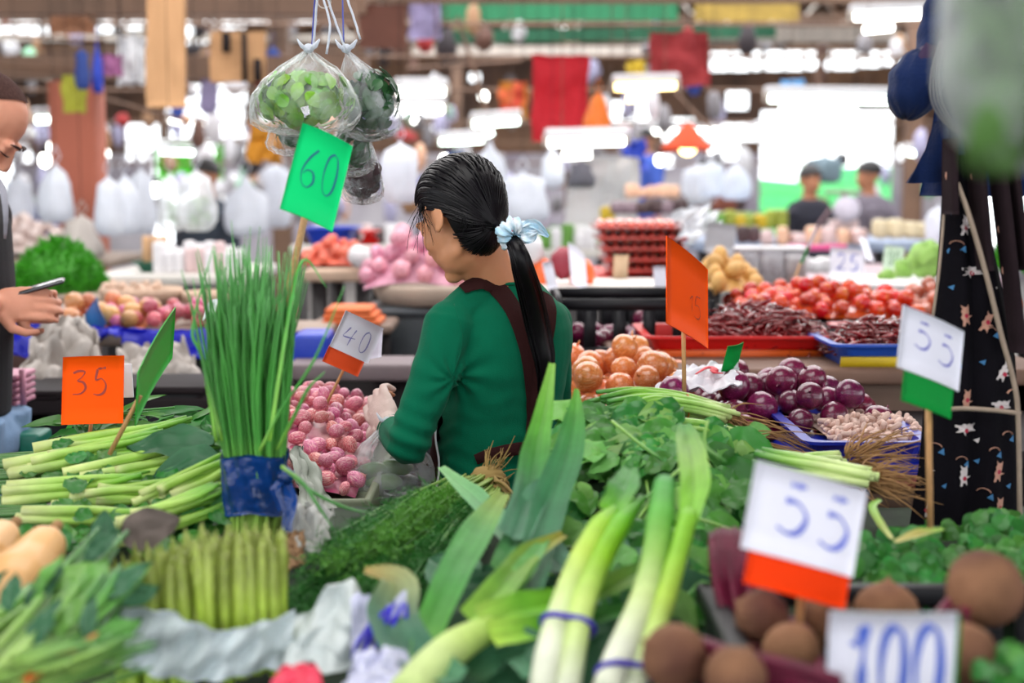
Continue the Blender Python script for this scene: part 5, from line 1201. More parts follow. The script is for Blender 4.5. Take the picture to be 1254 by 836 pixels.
# apron: straps, bib, skirt, waist tie
def ribbon(pts, w_, off, name, mat, par, n=34, th=0.002):
    hs = on_shirt(pts, off, n); ws = lerps(w_, len(hs)); vs = []; k = len(hs)
    for i, (h, nn) in enumerate(hs):
        d = unit(hs[min(i+1, k-1)][0]-hs[max(i-1, 0)][0]); s_ = d.cross(nn).normalized()
        for e, f in ((-1, 0), (-0.9, 1), (0, 1.15), (0.9, 1), (1, 0)): vs.append(h+s_*e*ws[i]+nn*(f*th))
    m = 5; mb = MB(); mb.add(vs, [(i*m+j, i*m+j+1, (i+1)*m+j+1, (i+1)*m+j) for i in range(k-1) for j in range(m-1)]); return mb.build(name, mat, par)
apron = thing('apron', 'brown apron', 'x', tuple(wroot)); del apron['category']; apron.parent = woman; apron.location = (0, 0, 0); del apron['label']; apron['label'] = 'dark brown apron with white piping'
ribbon([(566, 356), (578, 350), (592, 347), (606, 352), (620, 367), (634, 392), (645, 425), (651, 460), (653, 500), (650, 545)], [0.014, 0.018, 0.019, 0.019, 0.019, 0.018, 0.017, 0.016], 0.003, 'strap', m_brown, apron)
ribbon([(668, 362), (672, 380), (668, 410), (662, 440), (656, 480), (653, 515), (651, 545)], [0.013, 0.016, 0.016, 0.014, 0.012], 0.005, 'strap', m_brown, apron)
def edge_ang(z): return np.interp(z, [0.66, 0.90, 0.96, 1.03, 1.12, 1.22], [1.9, 1.9, 1.75, 1.30, 1.12, 0.8])   # half angle round the front
def apr(u, v):
    z = 0.66+v*(1.22-0.66); ea = edge_ang(z); th = math.pi/2+(u*2-1)*ea
    return torso_p(z, th, 0.016+0.005*math.sin(th*9+z*12)*(1 if z < 0.95 else 0.3))
MB().grid(apr, 60, 40, thick=0.002).build('bib_and_skirt', m_brown, apron)
for sgn in (0, 1):
    MB().tube([apr(sgn, v) for v in np.linspace(0.0, 0.68, 40)], 0.0022, 6).build('piping', m_white, apron)
ribbon([(583, 562), (600, 556), (620, 552), (640, 549), (662, 548), (676, 546)], [0.010, 0.012, 0.012, 0.010], 0.005, 'waist_tie', m_brown, apron)
kt = shirt_hit(640, 550, 0.012)[0]
if kt:
    MB().ell(kt, (0.014, 0.010, 0.012)).build('bow_knot', m_brown, apron)
# trousers
tr = MB()
for s_ in (-1, 1):
    h0 = torso_c(0.8)+Lf*(s_*0.075); tr.tube(spline([h0+V((0, 0, 0.12)), V((h0.x, h0.y, 0.48)), V((h0.x, h0.y, 0.09))], 12), [0.095, 0.070, 0.055], 16)
tr.build('trousers', M('dark_trousers', (34, 36, 48), 0.8), woman)

# hair: a fitted under-cap and combed locks running back to the tie
TIE_L = V((0.0, -0.142, -0.030))      # in head space, low at the back
def hair_r(d):   # radius of hair surface for a unit direction from skull centre
    a, b, c = 0.083, 0.099, (0.090 if d.z > 0 else 0.090+0.040*min(1, -d.z*1.3))
    return 1.0/math.sqrt((d.x/a)**2+(d.y/b)**2+(d.z/c)**2)
SK = V((0, -0.012, 0.028))
tdir = unit(TIE_L-SK)
# hairline: ring of start directions round the face side (head space: x left, y forward, z up)
ring = []
npd = [(560, 296, 2.66), (574, 311, 2.665), (590, 317, 2.675), (604, 314, 2.69)]
npl = [unit(HB.transposed() @ (at(*q)-HC)/0.98-SK) for q in npd]
TIE_L = HB.transposed() @ (at(617, 283, 2.64)-HC)/0.98; tdir = unit(TIE_L-SK)
HL = [(0, 0.80, 0.74), (0.25, 0.80, 0.66), (0.50, 0.78, 0.50), (0.74, 0.68, 0.26), (0.90, 0.48, 0.02), (0.97, 0.26, -0.14), (1.0, 0.06, 0.16), (0.98, -0.14, 0.10), (0.95, -0.22, -0.22)]+[tuple(q) for q in npl]+[(0, npl[-1].y, npl[-1].z)]
HL = HL+[(-x, y, z) for x, y, z in reversed(HL[1:-1])]
HLs = spline([V(p) for p in HL]+[V(HL[0])], 261)[:-1]
hm = MB(); rg = random.Random(9)
def scalp(d0, t, lift):
    g = max(0.0, 0.25-d0.dot(tdir)); K = (d0+tdir)*0.5+V((d0.x*0.35*g, 0, 1.15*g)) if d0.z > -0.3 else (d0+tdir)*0.75
    d = unit(d0*(1-t)**2+K*2*t*(1-t)+tdir*t*t)
    r_ = hair_r(d)*(1+lift)
    p = SK+d*r_
    k = max(0, (t-0.86)/0.14); return p.lerp(TIE_L+(p-TIE_L)*0.22, k**1.3*0.8) if k > 0 else p
cap = MB()
nR = 96; nT = 26; vs = []
ringd = [unit(p) for p in spline([V(p) for p in HL]+[V(HL[0])], nR+1)[:-1]]
for i, d0 in enumerate(ringd):
    for j in range(nT+1): 
        p = scalp(d0, j/nT, -0.012-(0.055 if j == 0 else 0)); vs.append(HP(p.x, p.y, p.z))
cap.add(vs, [(i*(nT+1)+j, ((i+1) % nR)*(nT+1)+j, ((i+1) % nR)*(nT+1)+j+1, i*(nT+1)+j+1) for i in range(nR) for j in range(nT)])
locks = MB()
for i in range(560):
    d0 = unit(HLs[rg.randrange(260)]+V((rg.uniform(-.03, .03), rg.uniform(-.03, .03), rg.uniform(-.03, .03)))); t0 = rg.choice([0, 0, 0, rg.uniform(0.0, 0.5)])
    lf = rg.uniform(-0.006, 0.010); pts = []
    wob = rg.uniform(-.05, .05)
    for j in range(15):
        t = t0+(1-t0)*j/14; dd = unit(d0+tdir.cross(d0)*wob*math.sin(t*3.1)); p = scalp(dd, t, lf*math.sin(math.pi*min(1, t+0.12))+0.002); pts.append(HP(p.x, p.y, p.z))
    locks.tube(pts, [0.0012, 0.0024, 0.0028, 0.0026, 0.0018], 5, flat=0.55, up=unit(HB @ d0))
hair = cap.build('hair', m_hair, woman)
locks.build('hair_locks', m_hair, hair)
TW = at(619, 284, 2.63)
# loose wisps at temple and nape
wsp = MB()
for i in range(26):
    d0 = unit(V((0.86, 0.42-rg.uniform(0, .25), 0.1-rg.uniform(0, .2)))); p = SK+d0*hair_r(d0); q = HP(p.x, p.y, p.z)
    dn = V((rg.uniform(-.03, .03), rg.uniform(-.03, .0), -rg.uniform(0.03, 0.09)))
    wsp.tube(spline([q, q+dn*0.5+V((rg.uniform(-.008, .008), -0.006, 0)), q+dn], 7), [0.0006, 0.0005, 0.0003], 4)
for i in range(30):
    d0 = unit(V((rg.uniform(.1, .8), -0.6, -0.72))); p = SK+d0*hair_r(d0)*0.97; q = HP(p.x, p.y, p.z); dn = V((rg.uniform(-.02, .02), -0.004, -rg.uniform(0.01, 0.04)))
    wsp.tube(spline([q, q+dn*0.6+V((0, -0.005, 0)), q+dn], 5), [0.0006, 0.0004], 4)
wsp.build('loose_wisps', m_hair, hair)
# ponytail
pt_c = spline([TW, at(633, 304, 2.575), at(641, 330, 2.575), at(651, 365, 2.60), at(660, 405, 2.615), at(667, 440, 2.615), at(667, 470, 2.62), at(660, 505, 2.63)], 30)
pr_r = lerps([0.012, 0.015, 0.020, 0.023, 0.023, 0.020, 0.013, 0.004], 30)
pony = MB(); pony.tube(pt_c, [r_*0.8 for r_ in pr_r], 14)
for i in range(260):
    a = rg.uniform(0, 6.28); q = math.sqrt(rg.random())*0.98; ph = rg.uniform(-.25, .25); e = rg.randint(22, 29); pts = []
    for j in range(0, e+1, 2):
        s_, u_, _ = frame(pt_c[min(j+1, 29)]-pt_c[max(j-1, 0)], V((0, 1, 0))); an = a+ph*j/15
        pts.append(pt_c[j]+(s_*math.cos(an)+u_*math.sin(an)*0.7)*pr_r[j]*q)
    pony.tube(pts, [0.0018, 0.0022, 0.0020, 0.0008], 5, flat=0.6)
pony.build('ponytail', m_hair, hair)
# scarf scrunchie: ruffled ring and two bow tails
m_scr = M('pale_blue_scarf', (168, 206, 228), 0.7, 0.06, 60, c2=(232, 236, 242), thr=0.52, bump=0.2, bscale=200)
MT.pop('pale_blue_scarf')
ax = unit(pt_c[2]-TW); s0, u0, _ = frame(ax, V((0, 1, 0)))
sc_c = at(628, 286, 2.60)
scr = MB(); vs = []; nA, nB = 90, 14
for i in range(nA):
    A = 2*math.pi*i/nA; rd = s0*math.cos(A)+u0*math.sin(A); Rr = 0.0165+0.002*math.sin(A*5)
    for j in range(nB):
        Bq = 2*math.pi*j/nB; rr = 0.0135*(1+0.22*math.sin(A*11+math.cos(Bq)*1.5)+0.12*math.sin(A*23+j))
        vs.append(sc_c+rd*(Rr+rr*math.cos(Bq))+ax*(rr*math.sin(Bq)*1.25))
scr.add(vs, [(i*nB+j, ((i+1) % nA)*nB+j, ((i+1) % nA)*nB+(j+1) % nB, i*nB+(j+1) % nB) for i in range(nA) for j in range(nB)])
scrunchie = scr.build('scrunchie', m_scr, woman, label='pale blue and white floral hair scarf')
def tail(p0, p1, p2, wmax, seed):
    c = spline([p0, p1, p2], 14); up = V((0.1, -0.5, 0.85))
    def fn(u, v):
        k = u*13; i = min(int(k), 12); f = k-i; p = c[i].lerp(c[i+1], f); d = unit(c[i+1]-c[i]); s_ = d.cross(up).cross(d)
        s_ = unit(unit(V((0.25, 0, 1))-d*d.dot(V((0.25, 0, 1)))))
        w_ = wmax*math.sin(math.pi*(0.12+0.86*u))**0.8
        return p+s_*(v*2-1)*w_+V((0, -1, 0))*(0.004*math.sin(v*9+u*7+seed)+0.003*math.sin(v*21+seed))
    MB().grid(fn, 20, 12, thick=0.0015).build('bow_tail', m_scr, scrunchie)
tail(at(640, 280, 2.585), at(653, 276, 2.58), at(672, 289, 2.58), 0.0125, 1)
tail(at(638, 290, 2.585), at(648, 290, 2.57), at(658, 284, 2.57), 0.012, 4)
dots = [MB(), MB(), MB()]
bvS = BVHTree.FromPolygons(vs, scr.f)
for i in range(46):
    px, py = rg.uniform(598, 656), rg.uniform(262, 306); d = ray(px, py).normalized(); h = bvS.ray_cast(V((0, 0, CAMZ)), d)
    if h[0] is None: continue
    k = rg.randrange(3); a_, b_, _n = frame(h[1]); r_ = [0.0026, 0.0034, 0.002][k]
    cc = h[0]+h[1]*0.0008; ring_ = [cc+(a_*math.cos(t_)+b_*math.sin(t_))*r_*(1+0.3*math.sin(t_*3)) for t_ in np.linspace(0, 6.283, 9)[:-1]]
    dots[k].add([cc]+ring_, [(0, 1+q, 1+(q+1) % 8) for q in range(8)])
for mb, c3 in zip(dots, (('print_red_spot', (200, 40, 50)), ('print_pinkish', (222, 190, 216)), ('print_navy', (60, 50, 90)))):
    if mb.v: mb.build('flower_print', M(c3[0], c3[1], 0.7), scrunchie, smooth=False)
# translucent glove over the left hand
gl = MB(); add_hand(gl, Lw+hand_d*0.006, hand_d, unit(V((-0.55, -0.75, 0.2))), 1.2, 1.02, 1)
gl.tube(spline([Lw-dv*0.004, Lw+hand_d*0.03], 5), [0.030, 0.026], 16)
glove = gl.build('glove', M('thin_glove', (232, 208, 200), 0.5, 0.06, 20, bump=0.7, bscale=70, trans=0.2), woman); remesh(glove, 0.003, 2)
glove['label'] = 'thin pale plastic glove on the left hand'

# clear bag with cucumbers the woman is filling
k = 2.76/FPX
tg, cg, tpg = film_bag(478, 572, 2.72, 58, 46, 518, 'clear plastic bag of green cucumbers held low by the woman', M('soft_film', (236, 240, 244), 0.18, 0.05, 14, bump=1.0, bscale=40, alpha=0.14, coat=0.4), 21, -4)
m_cuc = M('cucumber', (92, 136, 56), 0.35, 0.2, 14, rand=0.15, c2=(40, 84, 36), thr=0.5)
for i, (x0, y0, x1, y1, Y) in enumerate(((436, 580, 476, 576, 2.70), (462, 574, 506, 574, 2.72), (448, 592, 492, 590, 2.70), (470, 600, 512, 588, 2.73), (440, 598, 470, 606, 2.74))):
    a, b = at(x0, y0, Y), at(x1, y1, Y+0.02)
    o = MB().tube(spline([a, a.lerp(b, .5)+V((0, 0, 0.003)), b], 10), [0.006, 0.015, 0.017, 0.017, 0.015, 0.006], 12).build('cucumber', m_cuc if i < 3 else M('dark_cuke', (36, 52, 40), 0.35, 0.2))
    tag(o, ['leftmost light green cucumber', 'rightmost light green cucumber', 'lower light green cucumber', 'dark green cucumber at lower right', 'dark green cucumber at lower left'][i]+' in the bag the woman holds', 'cucumber')

# ---------- the man at the left edge
MY = 3.2
m_skinm = M('skin_man', (212, 148, 122), 0.5, 0.06, 20, sss=0.12, spec=0.35)
mroot = at(-48, 400, MY); mroot.z = 0
man = thing('person', 'man in a black T-shirt at the left edge looking down at his phone', 'person', tuple(mroot))
mb = MB()
MBs = head_basis(R(-84), R(46), 0); MC = at(-24, 152, MY)
MP = add_head(mb, MC, MBs, 1.06)
xm = at(-62, 300, MY).x
tl = [(0.86, .150, .11), (0.98, .145, .11), (1.12, .150, .115), (1.28, .165, .12), (1.42, .165, .11), (1.49, .11, .085), (1.53, .062, .062)]
def mtor(mb, o, z0=0.0, z1=9):
    t_ = [q for q in tl if z0 <= q[0] <= z1]; vs = []; n = 32
    for (z, a, b) in t_:
        for j in range(n): an = 2*math.pi*j/n; vs.append(V((xm-0.01+(b+o)*math.cos(an)+0.03*(z-1.2), MY+0.03+(a+o)*math.sin(an), z)))
    k_ = len(t_); mb.add(vs, [(i*n+j, i*n+(j+1) % n, (i+1)*n+(j+1) % n, (i+1)*n+j) for i in range(k_-1) for j in range(n)]+[tuple(range(n-1, -1, -1)), tuple((k_-1)*n+j for j in range(n))])
mtor(mb, 0)
mb.tube(spline([V((xm+0.01, MY+0.03, 1.46)), V((xm+0.03, MY+0.01, 1.56)), MP(0, -0.03, -0.02)], 8), [0.064, 0.058, 0.06], 18)
MSh, MEl, MWr = V((xm, MY-0.14, 1.43)), at(-48, 376, MY-0.20), at(-12, 372, MY-0.06)
MSh2, MEl2, MWr2 = V((xm, MY+0.2, 1.43)), at(-40, 376, MY+0.26), at(12, 374, MY+0.10)
for a_, b_, c_ in ((MSh, MEl, MWr), (MSh2, MEl2, MWr2)):
    mb.ell(a_, 0.062); mb.tube(spline([a_, a_.lerp(b_, .5), b_], 10), [0.060, 0.052, 0.043], 16); mb.ell(b_, 0.043); mb.tube(spline([b_, b_.lerp(c_, .4), c_], 10), [0.044, 0.046, 0.030], 16)
add_hand(mb, MWr, V((1, 0.25, -0.02)), V((0.1, -0.9, 0.3)), 0.75, 1.05, -1)
add_hand(mb, MWr2, V((1, -0.12, -0.02)), V((0.25, 0.9, -0.15)), 1.0, 1.05, 1)
for s_ in (-1, 1):
    h0 = V((xm+0.0, MY+0.03+s_*0.09, 0.9)); mb.tube(spline([h0, V((h0.x, h0.y, .5)), V((h0.x, h0.y, .08))], 10), [0.10, 0.062, 0.045], 14); mb.tube([V((h0.x-.05, h0.y, .04)), V((h0.x+.18, h0.y, .035))], [.045, .035], 10)
mbody = mb.build('body', m_skinm, man); remesh(mbody, 0.0045, 3)
ms = MB(); mtor(ms, 0.010, 0.95, 1.50)
for a_, b_ in ((MSh, MEl), (MSh2, MEl2)): ms.ell(a_, 0.072); ms.tube(spline([a_, a_.lerp(b_, .62)], 8), [0.072, 0.066, 0.068], 18)
mshirt = ms.build('tshirt', M('black_tshirt', (20, 18, 24), 0.85, 0.1, 10, bump=0.3, bscale=200), man); remesh(mshirt, 0.006, 3)
pn = at(2, 232, MY-0.09)
MB().tube(spline([at(-6, 214, MY-0.03), at(3, 232, MY-0.1), at(7, 262, MY-0.12), at(6, 292, MY-0.10)], 12), [0.007, 0.008, 0.006, 0.003], 10, flat=0.5).build('grey_collar', M('grey_jersey', (160, 160, 172), 0.8), man)
mj = MB()
for s_ in (-1, 1): h0 = V((xm, MY+0.03+s_*0.09, 0.98)); mj.tube(spline([h0, V((h0.x, h0.y, .5)), V((h0.x, h0.y, .09))], 12), [0.125, 0.085, 0.07], 16)
mj.ell(V((xm, MY+0.03, 0.92)), (0.13, 0.17, 0.10)); j_ = mj.build('jeans', M('jeans', (120, 150, 186), 0.85, 0.15, 12, bump=0.3, bscale=200), man); remesh(j_, 0.008, 2)
# buzz cut: short hair cap
bz = MB(); vs = []; n = 40
for i in range(14):
    th = i/13*1.62
    for j in range(n):
        a = 2*math.pi*j/n; fr = math.cos(a); lim = th*(0.92-0.42*max(0, fr)+0.36*max(0, -fr)-0.12*abs(math.sin(a)))
        d = V((math.sin(lim)*math.sin(a), math.sin(lim)*math.cos(a), math.cos(lim))); d = Matrix.Rotation(0.25, 3, 'X') @ d
        p = V((0, -0.012, 0.032))+V((d.x*0.0735, d.y*0.0925, d.z*0.0805)); vs.append(MP(*p))
bz.add(vs, [(i*n+j, i*n+(j+1) % n, (i+1)*n+(j+1) % n, (i+1)*n+j) for i in range(13) for j in range(n)])
bz.build('buzzed_hair', M('buzz_hair', (84, 60, 56), 0.9, 0.3, 200, spec=0.1, bump=0.9, bscale=900), man)
eb = MB(); 
for x in (-1, 1): eb.tube([MP(x*(0.012+0.011*k), 0.097-0.003*k*k*.6, 0.020+0.004*math.sin(k)) for k in range(4)], [0.002, 0.005, 0.005, 0.002], 6, flat=0.5)
eb.build('eyebrows', M('brown_brow', (60, 40, 36), 0.8), man)
es = MB()
for x in (-1, 1): es.tube([MP(x*(0.018+0.009*k), 0.092-0.002*k*k, -0.004-0.002*math.sin(k)) for k in range(4)], [0.0008, 0.002, 0.0018, 0.0008], 6)
es.build('eyelashes', m_hair, man)
# phone
pa, pb = at(28, 357, MY-0.02), at(74, 344, MY+0.0)
d_ = unit(pb-pa); up_ = unit(V((0, 1, 0.12))-d_*V((0, 1, 0.12)).dot(d_)); nn_ = d_.cross(up_)
ph = thing('phone', 'dark phone held in the man\'s hands', 'phone', tuple((pa+pb)/2))
Bp = basis(d_, up_, nn_)
MB().rbox((pa+pb)/2, (0.10, 0.06, 0.010), 0.004, Bp).build('phone_body', M('phone_black', (30, 30, 34), 0.25, coat=0.5), ph)
MB().rbox((pa+pb)/2+nn_*0.0, (0.103, 0.062, 0.004), 0.0019, Bp).build('frame', M('phone_silver', (96, 96, 102), 0.3, metal=0.6), ph)

# ---------- far people
def far_person(px, py_head, Y, label, shirtc, yaw, strap=None, hairc=(24, 20, 22), skin=(176, 120, 90)):
    hc = at(px, py_head, Y); r0 = V((hc.x, Y, 0)); t = thing('person', label, 'person', tuple(r0))
    B = head_basis(yaw, R(15)); zN = hc.z-0.13
    mb = MB(); add_head(mb, hc, B, 1.0); X = B.col[0]; X = unit(V((X.x, X.y, 0))); Fd = V((X.y, -X.x, 0))
    mb.tube([hc-V((0, 0, 0.05)), V((hc.x, Y, zN-0.02))], [0.05, 0.055], 10)
    def tor(m, o):
        m.tube([V((hc.x, Y, zN-q)) for q in (0.0, 0.04, 0.14, 0.3, 0.5, 0.62)], [0.06+o, 0.14+o, 0.19+o, 0.165+o, 0.15+o, 0.16+o], 18, flat=0.6, up=Fd if False else V((0, 1, 0)))
        for s_ in (-1, 1):
            sh_ = V((hc.x, Y, zN-0.09))+X*(s_*0.18); el = sh_+V((0, 0, -0.27))+X*(s_*0.03); wr = el+Fd*0.0+V((0, -0.1, 0.05))-X*(s_*0.14)
            m.tube([sh_, el], [0.055+o, 0.042+o], 10); m.tube([el, wr], [0.04+o, 0.03+o], 10) if o == 0 else None
    tor(mb, 0)
    for s_ in (-1, 1): mb.tube([V((hc.x+s_*0.09, Y, zN-0.6)), V((hc.x+s_*0.1, Y, 0.05))], [0.09, 0.05], 10)
    b_ = mb.build('body', M('skin_far', skin, 0.6, spec=0.3), t); remesh(b_, 0.014, 2)
    m2 = MB(); tor(m2, 0.014); s2 = m2.build('shirt', shirtc, t); remesh(s2, 0.014, 2)
    vs = []; n = 20; hh = MB()
    for i in range(9):
        th = i/8*1.75
        for j in range(n):
            a = 2*math.pi*j/n; fr = math.cos(a); lim = th*(1-0.30*max(0, fr)+0.1*max(0, -fr)); d = V((math.sin(lim)*math.sin(a), math.sin(lim)*math.cos(a), math.cos(lim)))
            p = V((0, -0.012, 0.032))+V((d.x*0.082, d.y*0.10, d.z*0.09)); vs.append(hc+B @ p)
    hh.add(vs, [(i*n+j, i*n+(j+1) % n, (i+1)*n+(j+1) % n, (i+1)*n+j) for i in range(8) for j in range(n)]); hh.build('hair', M('far_hair', hairc, 0.5), t)
    if strap:
        c = V((hc.x, Y-0.14, zN-0.25)); MB().tube([c+V((-0.16, 0.02, -0.15)), c, c+V((0.14, 0.06, 0.18))], 0.025, 8, flat=0.3).build('strap', strap, t)
    return t
far_person(992, 221, 10.6, 'far person in a dark top with a pinkish cross strap, left of the dial scale', M('far_dark', (30, 30, 44), 0.8), R(200), M('dusty_pink', (150, 120, 124), 0.8))
far_person(1064, 216, 10.6, 'far person in a grey top right of the dial scale', M('far_grey', (112, 104, 116), 0.8), R(100))
far_person(252, 217, 9.0, 'far person with dark hair behind the clear bags of greens', M('far_slate', (60, 70, 84), 0.8), R(150))
far_person(790, 172, 14.0, 'very far person in blue under the faded red banner', M('far_blue', (60, 90, 180), 0.8), R(120))
# ================================================================== FRONT STALL
ZT = 0.86
t = thing('stall_table', 'front stall table that carries the leeks and greens', 'table', (0, 1.85, 0))
MB().rbox((0.0, 1.72, ZT-0.03), (2.6, 1.44, 0.06), 0.01).build('table_top', m_dark, t)
for sx in (-1.2, 1.2):
    for sy in (1.1, 2.35): MB().box((sx, sy, (ZT-0.06)/2), (0.07, 0.07, ZT-0.06)).build('leg', m_leg, t)
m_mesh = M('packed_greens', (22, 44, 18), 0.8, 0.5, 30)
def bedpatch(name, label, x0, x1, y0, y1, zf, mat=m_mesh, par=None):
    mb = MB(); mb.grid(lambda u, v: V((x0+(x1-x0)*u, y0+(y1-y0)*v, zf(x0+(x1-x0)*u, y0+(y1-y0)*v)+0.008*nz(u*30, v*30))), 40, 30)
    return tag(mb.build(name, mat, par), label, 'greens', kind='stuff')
# height of the heaped goods over the front table
def hz(x, y):
    # ridge of greens rising to the back centre, lower in front
    h = ZT+0.03+0.09*max(0, min(1, (y-1.35)/0.9))
    h += 0.10*math.exp(-((x-0.17)/0.17)**2-((y-2.2)/0.22)**2)
    h -= 0.03*math.exp(-((x-0.55)/0.22)**2-((y-1.5)/0.25)**2)
    return h
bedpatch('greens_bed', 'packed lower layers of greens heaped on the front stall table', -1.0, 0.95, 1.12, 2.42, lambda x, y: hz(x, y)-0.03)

# ---- leaves and stems
LG = C3(150, 196, 92); G1 = C3(70, 138, 58); G2 = C3(46, 110, 60); BG = C3(92, 146, 110); PG = C3(206, 226, 150); WH = C3(232, 236, 214); YG = C3(170, 206, 40); DK = C3(24, 66, 30)
m_leek = M('leek', attr=True, rough=0.5, var=0.12, scale=30, trans=0.12, bump=0.25, bscale=120, spec=0.3)
m_stem = M('stem', attr=True, rough=0.35, var=0.12, scale=30, trans=0.1, rand=0.12)
m_chive = M('chive', attr=True, rough=0.35, var=0.12, scale=20, trans=0.15, rand=0.32)
m_asp = M('asparagus', attr=True, rough=0.4, var=0.15, scale=40, trans=0.1, rand=0.14)
m_broad = M('broad_leaf', (56, 126, 44), 0.4, 0.22, 24, trans=0.22, rand=0.3, hue=0.02, bump=0.35, bscale=45)
m_broadl = M('pale_leaf', (112, 172, 80), 0.42, 0.2, 24, trans=0.22, rand=0.25, hue=0.02, bump=0.35, bscale=45)
m_blueleaf = M('blue_green_leaf', (58, 108, 74), 0.5, 0.16, 14, trans=0.15, rand=0.16, bump=0.5, bscale=30, spec=0.35)
m_root = M('pale_root', (150, 112, 70), 0.8, 0.2, 30, rand=0.2)
def blade(pts, wid, cols, fold=0.35, up=V((0, -0.4, 1)), seed=0, wav=0.1, n=22, tw=0.0):
    """strap leaf with a keel along a 3D path"""
    P = spline(pts, n); W_ = lerps(wid, n); Cc = lerps(cols, n); vs = []; cs = []; m = 13
    for i in range(n):
        d = unit(P[min(i+1, n-1)]-P[max(i-1, 0)]); s_, u_, _ = frame(d, unit(up)); 
        if tw: q = Matrix.Rotation(tw*i/n, 3, d); s_ = q @ s_; u_ = q @ u_
        for j in range(m):
            x = j/(m-1)*2-1; w_ = W_[i]*(1+wav*noise.noise(V((i*0.25, seed, (1 if x > 0 else 5)))))
            vs.append(P[i]+s_*x*w_+u_*(abs(x)*w_*fold+wav*W_[i]*noise.noise(V((i*0.35, x*2, seed)))))
            g = (0.86 if abs(x) < 0.1 else 1.0)*(1+0.10*((j*7+seed) % 5-2)/2)*(1+0.10*noise.noise(V((i*0.5, j*0.4, seed)))); cs.append(tuple(c*g for c in Cc[i]))
    mb = MB(); mb.add(vs, [(i*m+j, i*m+j+1, (i+1)*m+j+1, (i+1)*m+j) for i in range(n-1) for j in range(m-1)], cs); return mb
def px3(pts): return [at(a, b, c) for a, b, c in pts]
# ---- leeks
t = thing('leek_pair', 'pair of thick pale leeks with a violet band at bottom centre', 'leek', tuple(at(690, 800, 1.50)))
MB().tube(spline(px3([(664, 850, 1.46), (672, 800, 1.50), (690, 740, 1.57), (712, 685, 1.64), (736, 645, 1.71), (752, 625, 1.76)]), 26), [0.0155, 0.0155, 0.0150, 0.0150, 0.015, 0.008], 16, [WH, WH, PG, C3(190, 220, 90), C3(150, 206, 40), C3(110, 180, 40)]).build('shank', m_leek, t)
MB().tube(spline(px3([(694, 850, 1.46), (704, 790, 1.51), (712, 745, 1.56), (732, 690, 1.64), (760, 642, 1.72), (785, 610, 1.80)]), 26), [0.014, 0.014, 0.0145, 0.0155, 0.014, 0.006], 16, [WH, PG, C3(196, 220, 120), C3(150, 206, 40), C3(110, 190, 30), C3(70, 150, 40)]).build('shank', m_leek, t)
bl = blade(px3([(748, 630, 1.745), (764, 600, 1.80), (772, 575, 1.87)]), [0.016, 0.02, 0.010], [C3(110, 180, 40), G1, G1], 0.5, seed=3); bl.build('leaf', m_leek, t)
def band(par, c1, c2, rad, mat, name='rubber_band', axis=(0.12, 0.78, 0.6)):
    # loop round two neighbouring shanks
    a, b = c1, c2; d = unit(b-a); ax_ = unit(V(axis)); s_ = d; u_ = s_.cross(ax_).normalized(); h = (b-a).length/2; c = (a+b)/2; pts = []
    for q in np.linspace(0, 2*math.pi, 37): pts.append(c+s_*(math.copysign(h, math.cos(q)) if abs(math.cos(q)) > 0.02 else 0)+s_*rad*math.cos(q)+u_*rad*math.sin(q))
    MB().tube(pts, 0.0036, 8).build(name, mat, par)
m_viol = M('violet_band', (64, 44, 170), 0.35, 0.08)
band(t, at(683, 764, 1.542), at(708, 768, 1.538), 0.0180, m_viol)
t = thing('leek_pair', 'pair of leeks with green tops right of the banded pair', 'leek', tuple(at(770, 820, 1.46)))
MB().tube(spline(px3([(742, 850, 1.44), (760, 800, 1.48), (786, 740, 1.55), (800, 690, 1.62), (808, 640, 1.69), (814, 592, 1.78)]), 26), [0.0165, 0.0165, 0.0160, 0.0155, 0.0165, 0.014], 16, [WH, WH, PG, LG, C3(96, 176, 60), C3(70, 156, 66)]).build('shank', m_leek, t)
MB().tube(spline(px3([(772, 850, 1.45), (790, 800, 1.49), (812, 740, 1.55), (830, 680, 1.63), (843, 630, 1.70)]), 22), [0.013, 0.0135, 0.0125, 0.012, 0.012], 14, [WH, PG, C3(180, 214, 80), C3(140, 200, 50), C3(130, 196, 50)]).build('shank', m_leek, t)
blade(px3([(843, 640, 1.69), (850, 600, 1.76), (848, 565, 1.83), (842, 540, 1.90), (838, 520, 1.95)]), [0.012, 0.019, 0.020, 0.017, 0.008], [C3(130, 196, 50), C3(120, 180, 50), C3(130, 176, 70), C3(110, 160, 60), G1], 0.4, seed=5).build('leaf', m_leek, t)
band(t, at(753, 822, 1.462), at(781, 826, 1.468), 0.0188, m_viol)
